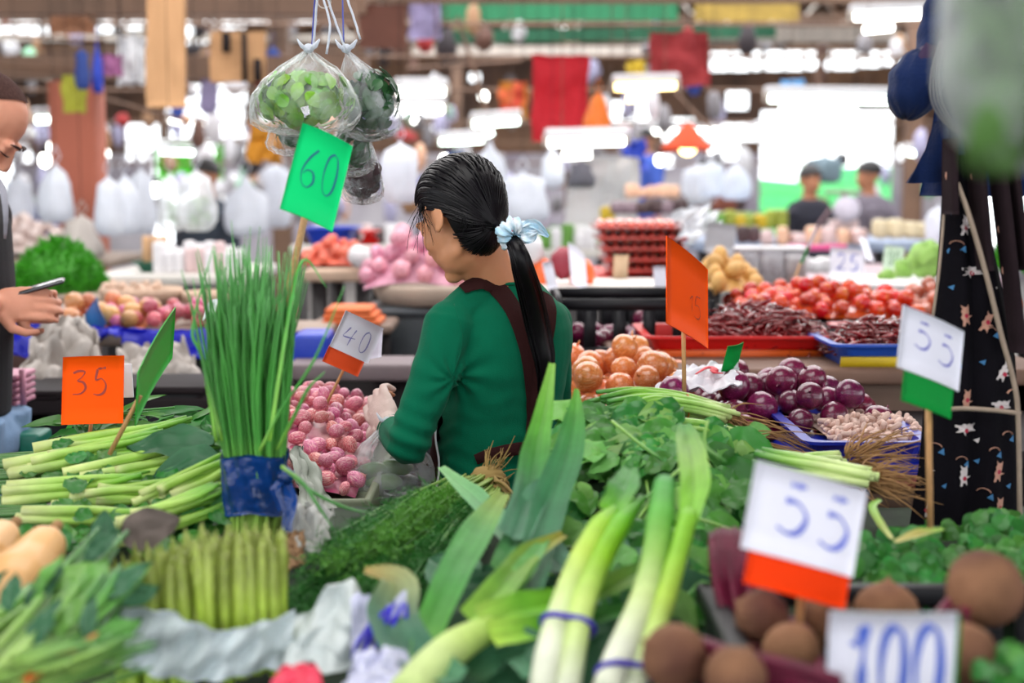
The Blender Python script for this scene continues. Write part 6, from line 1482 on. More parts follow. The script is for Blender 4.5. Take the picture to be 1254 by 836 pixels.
# ends of cut tops
# broad leek leaves in the centre, each bundle one leek
def leek(label, leaves, shank=None, base=None):
    t = thing('leek', label, 'leek', tuple(at(*(base or leaves[0][0][0]))))
    for k, (pts, wid, cols, fold, tw) in enumerate(leaves): blade(px3(pts), wid, cols, fold, V((0.15, -0.7, 0.8)), seed=k*3+len(label), tw=tw, n=28).build('leaf', m_leek, t)
    if shank: MB().tube(spline(px3(shank[0]), 22), shank[1], 16, shank[2]).build('shank', m_leek, t)
    return t
leek('leek lying toward the lower left with a pale forked shank', [
    ([(512, 830, 1.50), (528, 765, 1.60), (556, 702, 1.70), (586, 648, 1.82), (616, 604, 1.94)], [0.014, 0.018, 0.021, 0.021, 0.009], [C3(130, 186, 60), C3(76, 150, 50), C3(70, 144, 66), C3(80, 150, 70), C3(140, 164, 60)], 0.25, 0),
    ([(575, 760, 1.58), (618, 715, 1.66), (648, 680, 1.74), (690, 655, 1.8)], [0.016, 0.018, 0.015, 0.006], [C3(150, 196, 80), C3(110, 160, 60), C3(120, 156, 60), C3(160, 150, 60)], 0.5, 0),
    ([(590, 765, 1.56), (640, 745, 1.60), (700, 735, 1.64), (760, 712, 1.70), (800, 690, 1.78)], [0.020, 0.018, 0.016, 0.014, 0.008], [C3(170, 206, 90), C3(110, 176, 50), C3(120, 180, 50), C3(130, 176, 60), G1], 0.5, 0),
    ([(600, 780, 1.54), (660, 770, 1.57), (730, 755, 1.62), (790, 744, 1.68)], [0.018, 0.015, 0.012, 0.006], [C3(170, 206, 80), C3(110, 180, 50), G1, G1], 0.5, 0),
    ([(612, 740, 1.64), (640, 700, 1.70), (668, 660, 1.78)], [0.010, 0.014, 0.006], [C3(130, 186, 80), C3(110, 170, 90), C3(90, 156, 80)], 0.3, 0)],
    ([(498, 850, 1.44), (530, 815, 1.49), (560, 790, 1.53), (600, 768, 1.57)], [0.021, 0.021, 0.020, 0.015], [PG, PG, C3(190, 216, 120), C3(170, 206, 90)]))
leek('leek with the two tallest leaves rising beside the woman\'s right arm', [
    ([(640, 745, 1.66), (655, 690, 1.76), (668, 630, 1.86), (690, 570, 1.96), (702, 520, 2.04), (706, 476, 2.10)], [0.016, 0.021, 0.024, 0.023, 0.017, 0.003], [C3(60, 112, 78), C3(66, 122, 86), C3(60, 122, 82), C3(60, 126, 74), C3(66, 138, 58), C3(100, 166, 60)], 0.45, 0.15),
    ([(628, 660, 1.80), (648, 610, 1.90), (655, 560, 1.98), (665, 510, 2.04), (676, 445, 2.10)], [0.022, 0.025, 0.021, 0.014, 0.005], [C3(72, 126, 94), C3(66, 122, 86), C3(72, 140, 62), C3(98, 166, 58), C3(130, 180, 76)], 0.4, -0.1)],
    base=(640, 780, 1.6))
leek('leek with a pale leaf tip pointing to the woman\'s elbow', [
    ([(650, 690, 1.82), (610, 640, 1.95), (578, 606, 2.05), (540, 572, 2.14)], [0.018, 0.020, 0.018, 0.006], [C3(96, 150, 110), C3(100, 160, 110), C3(110, 170, 110), C3(130, 180, 120)], 0.25, 0),
    ([(690, 700, 1.78), (660, 665, 1.86), (628, 650, 1.92), (600, 640, 1.96)], [0.020, 0.026, 0.024, 0.010], [C3(96, 150, 116), C3(120, 160, 140), C3(110, 150, 130), C3(110, 160, 110)], 0.2, 0)], base=(690, 720, 1.78))
leek('leek with a narrow leaf crossing behind the tall ones', [
    ([(612, 700, 1.74), (640, 640, 1.86), (662, 600, 1.92), (700, 585, 2.0)], [0.014, 0.018, 0.016, 0.008], [G1, C3(90, 146, 104), C3(100, 150, 120), G1], 0.3, 0),
    ([(560, 836, 1.45), (500, 800, 1.54), (478, 760, 1.6), (486, 715, 1.66), (446, 700, 1.66)], [0.016, 0.030, 0.030, 0.022, 0.006], [BG, C3(60, 110, 84), C3(86, 126, 100), C3(150, 160, 110), C3(180, 156, 96)], 0.5, 0.3),
    ([(660, 830, 1.5), (640, 800, 1.54), (600, 800, 1.55), (570, 830, 1.5)], [0.02, 0.03, 0.03, 0.02], [BG, C3(60, 106, 76), C3(56, 106, 76), DK], 0.3, 0)], base=(600, 800, 1.5))
# broad blue-green leaves under the leeks
def bigleaf(label, c, d, nrm, L_, W_, mat, name='large_leaf', seed=0, par=None, cup=0.25):
    mb = leafshape(L_, W_, cup, 0.12, 0.10, seed, 14, 8); me = mb.mesh(name, mat)
    nrm = unit(nrm); d = unit(V(d)-nrm*V(d).dot(nrm)); x = d.cross(nrm)
    off = ORG[par.name] if par else V((0, 0, 0))
    o = link(name, me, par, V(c)-off, basis(x, d, nrm))
    if label: tag(o, label, 'leaf')
    return o
t = thing('collard_bunch', 'bunch of broad blue-green leaves lying under the central leeks', 'greens', tuple(at(680, 780, 1.6)))
rg = random.Random(12)
for i in range(46):
    px, py = rg.uniform(520, 860), rg.uniform(640, 830); Y = 1.50+(830-py)/190*0.42
    c = at(px, py, Y); c.z = min(c.z, hz(c.x, c.y)+0.035)
    bigleaf(None, c, (rg.uniform(-1, 1), rg.uniform(-1, .6), 0.2), (rg.uniform(-.5, .5), -0.7, 1), rg.uniform(.09, .13), rg.uniform(.028, .045), m_blueleaf, 'leaf', i, t)

# ---- leafy celery / coriander heap at centre right
t = thing('celery_bunch', 'large leafy bunch of dark green celery greens right of the tall leek leaves', 'greens', tuple(at(800, 640, 2.0)))
rg = random.Random(21)
prot = [leafshape(rg.uniform(.045, .062), rg.uniform(.020, .027), 0.25, 0.15, 0.18, i, 8, 6).mesh('leaf', m_broad if i < 5 else m_broadl) for i in range(9)]
for i in range(290):
    px, py = rg.uniform(706, 925), rg.uniform(512, 740); Y = 1.74+(740-py)/230*0.62+rg.uniform(-.05, .06)
    c = at(px, py, Y)
    if px > 880 and py > 640: continue
    nrm = unit(V((rg.uniform(-.8, .8), -0.9+rg.uniform(-.5, .5), 0.9+rg.uniform(-.4, .4)))); d = unit(V((rg.uniform(-1, .7), -0.3, rg.uniform(-1, 0.3)))); d = unit(d-nrm*d.dot(nrm))
    link('leaf', prot[rg.randrange(9)], t, c-ORG[t.name]-nrm*rg.uniform(0, .03), basis(d.cross(nrm), d, nrm), rg.uniform(.8, 1.35)*(1.35 if i % 3 == 0 else 1))
for i in range(14):
    a = px3([(rg.uniform(720, 900), rg.uniform(560, 700), rg.uniform(1.9, 2.15))])[0]; MB().tube(spline([a, a+V((rg.uniform(-.04, .04), .02, .02)), a+V((rg.uniform(-.08, .08), .05, .05))], 6), 0.0024, 6, [G1, LG]).build('stalk', m_stem, t)
def bundle(name, label, cat, p0, p1, n, rad, sr, cols, seed, mat=m_stem, sag=0.0, taper=(1, 1, .8), par=None, fan=1.6, stemname='stem', flatb=0.6, length=1.0):
    """tied bundle of stems from p0 (cut ends) to p1"""
    rg = random.Random(seed); p0, p1 = V(p0), V(p1); t = par or thing(name, label, cat, tuple(p0)); d = unit(p1-p0); s_, u_, _ = frame(d)
    for i in range(n):
        a = rg.uniform(0, 6.28); q = math.sqrt((i+0.5)/n); o0 = (s_*math.cos(a*1.0+i*2.4)+u_*math.sin(i*2.4+a)*flatb)*rad*q; j0 = d*rg.uniform(-.02, .02)*length
        pts = [p0+o0+j0, p0.lerp(p1, 0.35)+o0*1.0+V((rg.uniform(-1, 1), 0, rg.uniform(-1, 1)))*0.004+V((0, 0, sag*.8)), p0.lerp(p1, .7)+o0*(1+fan)/2+V((0, 0, sag)), p1+o0*fan+V((rg.uniform(-1, 1), rg.uniform(-1, 1), rg.uniform(-1, 1)))*0.008]
        r_ = sr*rg.uniform(.75, 1.2)
        MB().tube(spline(pts, 12), [r_*q_ for q_ in taper], 9, cols).build(stemname, mat, t)
    return t
def roots(par, c, d, n, L_, seed, rad=0.02, mat=m_root, r=0.0014):
    rg = random.Random(seed); mb = MB(); d = unit(d)
    for i in range(n):
        o = V((rg.uniform(-1, 1), rg.uniform(-1, 1), rg.uniform(-1, 1)))*rad; e = d*L_*rg.uniform(.5, 1.2)+V((rg.uniform(-1, 1), rg.uniform(-1, 1), rg.uniform(-1, .5)))*L_*0.5
        mb.tube(spline([c+o*0.5, c+o+e*.5+V((0, 0, rg.uniform(-.01, .01))), c+o+e], 7), [r, r*.9, r*.3], 5)
    mb.build('roots', mat, par, kind='stuff')
tb1 = bundle('celery_stalk_bunch', 'bunch of celery with pale stalks and brown roots at the back centre right', 'greens', at(885, 507, 2.46), at(735, 505, 2.34), 34, 0.030, 0.0048, [PG, LG, C3(130, 186, 60), G1], 5, sag=0.02, fan=1.8, flatb=0.5)
roots(tb1, at(888, 512, 2.46), V((1, -0.1, -0.35)), 60, 0.11, 1)
tb2 = bundle('celery_stalk_bunch', 'second celery bunch with brown roots just below the first', 'greens', at(905, 535, 2.38), at(760, 540, 2.24), 26, 0.026, 0.0045, [PG, LG, C3(120, 170, 60), G1], 6, sag=0.02, fan=1.8, flatb=0.5)
roots(tb2, at(905, 540, 2.38), V((1, -0.1, -0.3)), 60, 0.12, 2)
MB().tube([at(842, 497, 2.42)+V((0, math.cos(a)*0.022, math.sin(a)*0.02)) for a in np.linspace(0, 6.283, 20)], 0.0015, 6).build('tie', M('orange_tie', (206, 120, 40), 0.5), tb1)
tb3 = bundle('scallion_bunch', 'bunch of scallions with white ends left of the hanging apron', 'scallion', at(1060, 585, 2.14), at(930, 562, 2.22), 16, 0.022, 0.0058, [PG, C3(206, 226, 150), LG, G1], 7, fan=1.5, flatb=0.7)
roots(tb3, at(1068, 585, 2.16), V((1, 0.2, -0.1)), 60, 0.06, 3, 0.03)
tb4 = bundle('root_bunch', 'bunch of greens ending in a brown tangle of roots before the blue tray', 'greens', at(1030, 562, 2.30), at(940, 575, 2.28), 10, 0.02, 0.0045, [PG, LG, G1], 8)
roots(tb4, at(1045, 565, 2.32), V((1, 0.3, 0.1)), 90, 0.09, 4, 0.035)
for i in range(60):
    px, py = rg.uniform(700, 850), rg.uniform(498, 560); Y = 2.30-(py-498)/62*0.15; c = at(px, py, Y); nrm = unit(V((rg.uniform(-.5, .5), -.7, 1))); d = unit(V((-1, rg.uniform(-.6, .2), rg.uniform(-.6, .1)))); d = unit(d-nrm*d.dot(nrm))
    link('leaf', prot[rg.randrange(9)], tb1, c-ORG[tb1.name], basis(d.cross(nrm), d, nrm), rg.uniform(.9, 1.4))
# ---- dill
m_dill = M('dill', (56, 124, 52), 0.5, 0.3, 30, trans=0.2, hue=0.0)
m_dill2 = M('dill_light', (104, 166, 66), 0.5, 0.25, 30, trans=0.2)
def dill_bunch(label, root, tips, seed, mat, nst=22, wide=0.05):
    t = thing('dill_bunch', label, 'herbs', tuple(root)); rg = random.Random(seed); fr = MB()
    for i in range(nst):
        tip = tips[rg.randrange(len(tips))]+V((rg.uniform(-wide, wide), rg.uniform(-wide, wide), rg.uniform(-wide*.4, wide*.5)))
        r0 = root+V((rg.uniform(-.02, .02), rg.uniform(-.02, .02), rg.uniform(-.012, .012))); md_ = r0.lerp(tip, .5)+V((0, 0, 0.004+rg.uniform(-.01, .012))); P = spline([r0, md_, tip], 22)
        MB().tube(P, [0.0026, 0.002, 0.0009], 5, [C3(160, 186, 100), C3(110, 160, 80), C3(70, 130, 60)]).build('stem', m_stem, t)
        for j in range(5, 22):
            p = P[j]; d = unit(P[min(j+1, 21)]-P[j-1]); s_, u_, _ = frame(d)
            for b in range(3):
                a = rg.uniform(0, 6.28); o = s_*math.cos(a)+u_*math.sin(a); bd_ = unit(d*1.3+o*0.6); L_ = rg.uniform(.026, .055)*(1.1-0.4*j/22)
                e = p+bd_*L_; fr.add([p, p+bd_.cross(d)*0.0007, e], [(0, 1, 2)])
                for c_ in range(7):
                    q = p+bd_*L_*(0.2+0.11*c_); a2 = rg.uniform(0, 6.28); s2, u2, _ = frame(bd_); dd = unit(bd_*0.8+(s2*math.cos(a2)+u2*math.sin(a2))*0.8)*L_*0.36
                    w_ = dd.cross(V((rg.uniform(-1, 1), rg.uniform(-1, 1), rg.uniform(-1, 1)))).normalized()*0.0008; fr.add([q-w_, q+w_, q+dd], [(0, 1, 2)])
    fr.build('fronds', mat, t, smooth=False, kind='stuff'); return t
rt = at(592, 590, 2.36)
dill_bunch('feathery dark dill bunch, leftmost of the dill below the woman', at(566, 590, 2.36), [at(380, 696, 1.96), at(372, 735, 1.9), at(415, 672, 1.98)], 1, m_dill, 44, 0.03)
dill_bunch('brighter dill bunch lying on top, tied under the woman\'s waist', rt, [at(415, 688, 1.94), at(440, 724, 1.88), at(460, 668, 1.98)], 2, m_dill2, 34, 0.03)
dill_bunch('dark dill bunch nearest the leeks', at(600, 600, 2.34), [at(500, 730, 1.88), at(540, 720, 1.90), at(480, 720, 1.90)], 3, m_dill, 44, 0.035)
dill_bunch('dill bunch lying lowest at the front above the white plastic', at(530, 655, 2.15), [at(375, 765, 1.84), at(410, 760, 1.8), at(450, 750, 1.80)], 4, m_dill, 36, 0.03)
dr = thing('dill_root_tie', 'tied brown root ends of the dill under the woman\'s waist', 'roots', tuple(at(600, 580, 2.38)))
roots(dr, at(598, 585, 2.38), V((0.3, .2, .6)), 40, 0.045, 5, 0.02, M('root_tan', (150, 124, 70), 0.8)); roots(dr, at(612, 592, 2.34), V((0.2, -.6, -.6)), 26, 0.07, 6, 0.02, M('root_tan'), 0.0028)
MB().ell(at(598, 583, 2.38), (0.03, 0.026, 0.018), fn=lambda v: v*(1+0.2*nz(v.x*3, v.y*3, v.z*3))).build('root_clump', M('root_tan'), dr)
MB().tube([at(606, 596, 2.35)+V((math.cos(a)*0.024, 0, math.sin(a)*0.018)) for a in np.linspace(0, 6.283, 18)], 0.0022, 6).build('tie', M('root_tan'), dr)

# ---- chives bundle
cc0 = at(302, 700, 2.06); cc1 = at(310, 590, 2.08); cc2 = at(312, 470, 2.12); 
t = thing('chive_bundle', 'tall upright bundle of green chives wrapped in blue plastic', 'chives', tuple(cc0))
rg = random.Random(8); cxb_, cyb_ = cc1.x, 2.10; zb0 = at(302, 690, 2.04).z; zw = cc1.z; ztop = at(310, 300, 2.1).z
m_chp = []
C0, C1, C2, C3_ = C3(206, 220, 120), C3(140, 196, 76), C3(76, 158, 66), C3(104, 176, 100)
for i in range(230):
    a = rg.uniform(0, 6.28); q = math.sqrt(rg.random()); ox, oy = math.cos(a)*q, math.sin(a)*q
    hgt = zw+(ztop-zw)*rg.uniform(0.70, 1.0)+(0.04 if q < 0.4 else 0); lean = rg.uniform(0.9, 1.35)
    pts = [V((cc0.x+ox*0.036+rg.uniform(-.004, .004), cyb_+oy*0.036, zb0)), V((cxb_+ox*0.042, cyb_+oy*0.042, zw)), V((cxb_-0.004+ox*0.058+rg.uniform(-.006, .006), cyb_+oy*0.052, zw+(hgt-zw)*.5)), V((cxb_-0.002+ox*0.066*lean+rg.uniform(-.02, .02), cyb_+oy*0.06*lean, hgt))]
    MB().tube(spline(pts, 13), [0.0028, 0.0032, 0.0034, 0.003, 0.0026, 0.0006], 6, [C0, C1, C2, C2, C3_], flat=0.75).build('blade', m_chive, t)
for pts in ([(318, 552, 2.0), (345, 500, 2.0), (385, 440, 1.98), (422, 350, 1.97)], [(340, 550, 2.02), (365, 500, 2.0), (378, 475, 2.0), (398, 455, 2.0)], [(272, 540, 2.0), (252, 460, 2.0), (238, 390, 2.0), (222, 330, 2.0)], [(330, 540, 2.0), (355, 380, 2.05), (372, 318, 2.08), (400, 352, 2.08)], [(265, 540, 2.02), (248, 440, 2.02), (236, 400, 2.02), (262, 300, 2.02)],
            [(345, 570, 1.99), (380, 600, 1.97), (420, 620, 1.97), (452, 628, 1.97)], [(345, 572, 1.98), (370, 590, 1.96), (390, 620, 1.94), (410, 650, 1.93)]):
    MB().tube(spline(px3(pts), 18), [0.0034, 0.0034, 0.003, 0.0008], 6, [C1, C2, C2, C3_], flat=0.75).build('blade', m_chive, t)
m_bwrap = M('blue_wrap', (12, 64, 140), 0.2, 0.35, 24, bump=1.0, bscale=55, coat=0.3, trans=0.25, spec=0.6)
def wrapf(u, v):
    a = u*2*math.pi; z = at(310, 632, 2.06).z+v*(at(310, 556, 2.08).z-at(310, 632, 2.06).z)
    r_ = 0.0455+0.004*v+0.0022*math.sin(a*9+v*6)+0.0012*nz(math.cos(a)*8, math.sin(a)*8, v*9)+0.002*nz(math.cos(a)*3, math.sin(a)*3, v*5); return V((cxb_-0.001+r_*math.cos(a), cyb_+r_*math.sin(a), z+0.004*math.sin(a*3)))
MB().grid(wrapf, 90, 16, thick=0.0012).build('blue_wrap', m_bwrap, t)
MB().ell(at(350, 583, 2.05), (0.013, 0.013, 0.013), fn=lambda v: v*(1+0.3*nz(v.x*4, v.y*4, v.z*4))).build('wrap_knot', m_bwrap, t)
blade(px3([(350, 585, 2.05), (356, 615, 2.03), (352, 650, 2.02)]), [0.005, 0.010, 0.008], [(1, 1, 1)]*3, 0.5, seed=4).build('wrap_tail', m_bwrap, t)
blade(px3([(350, 585, 2.05), (338, 600, 2.03), (345, 625, 2.02)]), [0.004, 0.008, 0.006], [(1, 1, 1)]*3, 0.5, seed=9).build('wrap_tail', m_bwrap, t)

# ---- asparagus
t = thing('asparagus_bunch', 'upright bunch of yellow-green asparagus in a white plastic wrap', 'asparagus', tuple(at(240, 800, 1.66)))
rg = random.Random(4); AA, AB, AC, AD = C3(164, 198, 62), C3(180, 208, 72), C3(172, 192, 84), C3(150, 160, 84)
def spear(p0, p1, r_, seed):
    rg = random.Random(seed); d = unit(p1-p0); L_ = (p1-p0).length; mb = MB(); bend = V((rg.uniform(-1, 1), rg.uniform(-1, 1), 0))*0.004
    mb.tube(spline([p0, p0.lerp(p1, .5)+bend, p1], 14), [r_, r_*1.0, r_*.98, r_*.98, r_*.95, r_*.6], 10, [AA, AA, AB, AC, AD])
    s_, u_, _ = frame(d)
    for k in range(16):
        f = [0.25, 0.42, 0.56, 0.66][k] if k < 4 else 0.68+0.31*(k-4)/12; a = k*2.4; o = s_*math.cos(a)+u_*math.sin(a); q = p0.lerp(p1, f)+o*r_*(0.85 if f < .8 else 0.85-(f-.8)*2.4); w_ = d.cross(o)*r_*0.55
        mb.add([q-w_, q+w_, q+d*r_*2.3+o*r_*.25, q-d*r_*.6+o*r_*.15], [(0, 3, 2), (3, 1, 2)], [AC, AC, AD, AC])
    return mb
tops = [(142, 684), (160, 676), (178, 680), (196, 672), (214, 668), (232, 664), (252, 662), (272, 662), (292, 660), (312, 656), (330, 660), (342, 664)]
si = 0
for row in range(4):
    for i in range(13):
        f = (i+0.5*(row % 2)*0.8+rg.uniform(-.2, .2))/12.4; px = 138+f*206; py = np.interp(px, [138, 240, 345], [712, 676, 668])-row*6+rg.uniform(-9, 9); Yf = 1.66+0.03*math.sin(f*3.1)*-1+row*0.026
        top = at(px+rg.uniform(-3, 3), py, Yf+0.02); bot = at(150+f*196, 800, Yf-0.0); bot.z = top.z-0.15
        spear(bot, top, rg.uniform(.0066, .0092), si).build('spear', m_asp, t); si += 1
def awrap(u, v):
    px = 128+u*232; yt = np.interp(px, [128, 200, 280, 360], [736, 748, 774, 748]); yb = np.interp(px, [128, 240, 360], [812, 836, 815]); a = (u-0.5)*2
    p = at(px, yt+(yb-yt)*v, 1.605-0.03*math.cos(a*1.5)+0.035*abs(a)**3); p.y += 0.006*math.sin(u*40+v*6)+0.005*math.sin(u*17+v*11+2); return p
MB().grid(awrap, 60, 18, thick=0.0012).build('plastic_wrap', M('wrap_film', (214, 226, 230), 0.3, 0.12, 16, bump=0.9, bscale=40, alpha=0.7), t)
# white plastic sheet to its right
m_wp = M('white_plastic', (224, 232, 232), 0.35, 0.06, 10, bump=0.5, bscale=25, trans=0.25)
def wps(u, v):
    px = 350+u*100; yt = np.interp(px, [350, 385, 400, 430, 450], [772, 740, 718, 712, 742]); p = at(px, yt+v*(820-yt), 1.66-0.08*v-0.0*u); p.y += 0.02*nz(u*4, v*4, 2)+0.012*math.sin(u*11+v*5); p.z += 0.012*nz(u*5+3, v*5); return p
tag(MB().grid(wps, 40, 30, thick=0.0015).build('plastic_sheet', m_wp), 'crumpled white plastic sheet right of the asparagus', 'plastic')
t = thing('leek_bag', 'clear bag with blue stripes and white print below the dill', 'bag', tuple(at(460, 780, 1.56)))
def lb(u, v): p = at(430+u*68, 735+v*78+u*-6, 1.62-0.05*v); p.z += 0.008*math.sin(u*7+v*9)+0.006*nz(u*6, v*6); return p
MB().grid(lb, 26, 26, thick=0.001).build('film', M('shiny_film', (206, 208, 236), 0.1, 0.25, 20, bump=1.0, bscale=50, alpha=0.55, coat=0.6), t)
for k in range(5):
    a = [lb(min(1, max(0, 0.0+k*0.13+s_*0.55)), 1-s_*0.8)+V((0, -0.003, 0.003)) for s_ in np.linspace(0, 1, 8)]; MB().tube(a, [0.001, 0.004, 0.005, 0.002], 6, flat=0.3).build('stripe', M('blue_stripe', (50, 40, 190), 0.4), t)
tag(sheet(at(436, 800, 1.52), at(500, 795, 1.52), at(420, 845, 1.46), at(505, 845, 1.46), 0.012, 7, 6).build('crinkled_film', M('shiny_film')), 'shiny crinkled film with highlights at bottom centre left', 'plastic')
tag(sheet(at(345, 818, 1.49), at(386, 812, 1.49), at(330, 845, 1.45), at(398, 845, 1.45), 0.008, 2, 4).build('red_label', M('red_label', (226, 60, 90), 0.45)), 'small red printed label at the bottom edge right of the asparagus', 'label')
# brown paper/roots behind the asparagus wrap
t = thing('clear_sheet', 'crumpled clear plastic between chives and shallots', 'plastic', tuple(at(380, 640, 2.1)))
sheet(at(350, 610, 2.14), at(410, 622, 2.1), at(352, 690, 1.98), at(400, 668, 1.98), 0.03, 5, 5).build('film', M('dull_film', (196, 196, 192), 0.3, 0.1, 12, bump=0.8, bscale=30, alpha=0.45), t)
tag(sheet(at(350, 655, 2.0), at(372, 650, 2.0), at(350, 700, 1.95), at(374, 690, 1.95), 0.012, 6, 6).build('brown_husk', M('husk', (150, 116, 84), 0.8)), 'dry brown husk right of the asparagus tips', 'husk')

# ---- left greens: choy sum bunches, long beans, water spinach, big leaf
SC = [C3(212, 220, 150), C3(160, 204, 84), C3(170, 208, 92), C3(130, 190, 60), C3(96, 160, 50)]
specs = [((62, 556, 2.42), (235, 500+28, 2.5), 12, 'uppermost bunch of pale green stems at left'), ((30, 575, 2.36), (200, 545, 2.42), 10, 'bunch of pale green stems just below the uppermost at left'),
         ((110, 585, 2.30), (265, 552, 2.36), 12, 'bunch of pale stems under the big blue-green leaf'), ((38, 600, 2.26), (180, 590, 2.28), 10, 'leftmost bunch of pale cut stems'),
         ((95, 608, 2.22), (235, 600, 2.24), 10, 'bunch of pale stems left of the chives, second from the bottom'), ((165, 618, 2.16), (290, 560, 2.26), 12, 'bunch of pale stems touching the blue wrap'),
         ((60, 630, 2.16), (200, 632, 2.14), 10, 'lower bunch of pale stems above the squash'), ((150, 650, 2.06), (275, 610, 2.12), 12, 'lowest bunch of pale stems behind the asparagus tips'), ((225, 610, 2.18), (300, 575, 2.24), 8, 'short bunch of stems beside the chives')]
for i, (a, b, n, lb_) in enumerate(specs):
    tb = bundle('choy_sum_bunch', lb_, 'greens', at(*a), at(*b), n, 0.024, 0.0080, SC, 40+i, fan=1.5, flatb=0.75, taper=(1.12, 1.0, .72, .5), length=2.2)
    rg = random.Random(i)
    for k in range(9):
        c = at(b[0]+rg.uniform(-20, 30), b[1]+rg.uniform(-14, 14), b[2]+rg.uniform(-.03, .03)); nrm = unit(V((rg.uniform(-.5, .5), -.7, 1))); d = unit(V((1, rg.uniform(-.5, .5), rg.uniform(-.5, .2)))); d = unit(d-nrm*d.dot(nrm))
        link('leaf', prot[k % 5], tb, c-ORG[tb.name], basis(d.cross(nrm), d, nrm), rg.uniform(.9, 1.3))
t = thing('long_bean_bundle', 'bundle of thin dark green long beans at the left edge', 'beans', tuple(at(-10, 590, 2.3)))
rg = random.Random(77)
for i in range(34):
    y0 = 560+i*2.6; Y = 2.46-i*0.010; a = at(-40, y0+rg.uniform(-3, 3), Y); b = at(40, y0-4+rg.uniform(-3, 3), Y+.01); c = at(rg.uniform(110, 150) if i < 12 else rg.uniform(50, 80), y0-6+rg.uniform(-3, 3), Y+.02)
    MB().tube(spline([a, b, c], 10), [0.0036, 0.004, 0.004, 0.002], 7, [C3(60, 110, 50), C3(74, 126, 50), C3(64, 120, 50)]).build('bean', m_stem, t)
t = thing('water_spinach', 'leafy sprigs with long pointed leaves behind the orange card', 'greens', tuple(at(180, 540, 2.5)))
lp_ = [leafshape(.085, .012, 0.3, 0.25, 0.05, i, 8, 4).mesh('leaf', m_broad) for i in range(4)]
for i in range(70):
    px, py = rg.uniform(90, 262), rg.uniform(508, 548); Y = 2.62-(py-508)/40*0.14; c = at(px, py, Y); nrm = unit(V((rg.uniform(-.8, .8), -.6, 1))); d = unit(V((rg.choice([-1, 1, 1]), rg.uniform(-.4, .4), rg.uniform(-.3, .6)))); d = unit(d-nrm*d.dot(nrm))
    link('leaf', lp_[i % 4], t, c-ORG[t.name], basis(d.cross(nrm), d, nrm), rg.uniform(.7, 1.2))
for i in range(14):
    a = at(rg.uniform(100, 240), rg.uniform(525, 550), 2.52); MB().tube(spline([a, a+V((rg.uniform(-.03, .05), .01, .03)), a+V((rg.uniform(-.06, .1), .02, .04))], 7), .002, 6, [G2, G1]).build('stalk', m_stem, t)
bigleaf('large smooth blue-green leaf lying left of the chives', at(262, 540, 2.34), (-1, -0.1, 0.05), (0.05, -0.62, 1), .145, .040, m_blueleaf, 'large_leaf', 3, cup=.1)
bigleaf('large blue-green leaf folded under the first one left of the chives', at(268, 560, 2.30), (-1, -0.3, -.1), (0.0, -0.8, .8), .11, .038, m_blueleaf, 'large_leaf', 6, cup=.1)
bigleaf('blue-green leaf pressed against the blue wrap', at(268, 590, 2.22), (-0.7, -.2, .4), (-.2, -0.9, .5), .075, .03, m_blueleaf, 'large_leaf', 9, cup=.1)
t = thing('leaf_litter', 'leaves tucked between the pale stem bunches at left', 'greens', tuple(at(160, 600, 2.2)))
for i in range(90):
    px, py = rg.uniform(40, 265), rg.uniform(556, 665); Y = 2.40-(py-556)/110*0.38; c = at(px, py, Y)-V((0, 0, 0.012 if i % 3 else -0.012)); nrm = unit(V((rg.uniform(-.5, .5), -.6, 1))); d = unit(V((rg.uniform(-1, 1), rg.uniform(-1, 1), 0))); d = unit(d-nrm*d.dot(nrm))
    link('leaf', prot[i % 5], t, c-ORG[t.name], basis(d.cross(nrm), d, nrm), rg.uniform(.6, .95))
# ---- butternut squashes
m_sq = M('squash_skin', (232, 178, 118), 0.45, 0.08, 5, coat=0.15)
def squash(p0, p1, rs, label):
    t = thing('butternut_squash', label, 'squash', tuple(p0)); P = spline([p0, p0.lerp(p1, .5), p1], 24); d = unit(p1-p0)
    P = [p0-d*rs[0]*.9]+[p0-d*rs[0]*.6]+P+[p1+d*rs[-1]*.5]; rr = [0.006, rs[0]*.7]+lerps(rs, 24)+[0.012]; mb = MB(); n = 30; vs = []
    s_, u_, _ = frame(d)
    for p, r_ in zip(P, rr):
        for j in range(n): a = 2*math.pi*j/n; vs.append(p+(s_*math.cos(a)+u_*math.sin(a))*r_*(1+0.015*math.sin(a*9)))
    mb.add(vs, [(i*n+j, i*n+(j+1) % n, (i+1)*n+(j+1) % n, (i+1)*n+j) for i in range(len(P)-1) for j in range(n)]+[tuple(range(n-1, -1, -1)), tuple((len(P)-1)*n+j for j in range(n))]); mb.build('body', m_sq, t)
    MB().tube([p1+d*rs[-1]*.4, p1+d*(rs[-1]*.4+.02)], [.009, .007], 8).build('stalk', m_root, t)
squash(at(20, 725, 1.72), at(60, 660, 1.80), [0.045, .047, .041, .034, .030, .024], 'peach-coloured butternut squash at the left edge, larger one')
squash(at(-26, 690, 1.84), at(8, 652, 1.90), [0.04, .04, .034, .028, .022], 'butternut squash cut by the left edge behind the larger one')
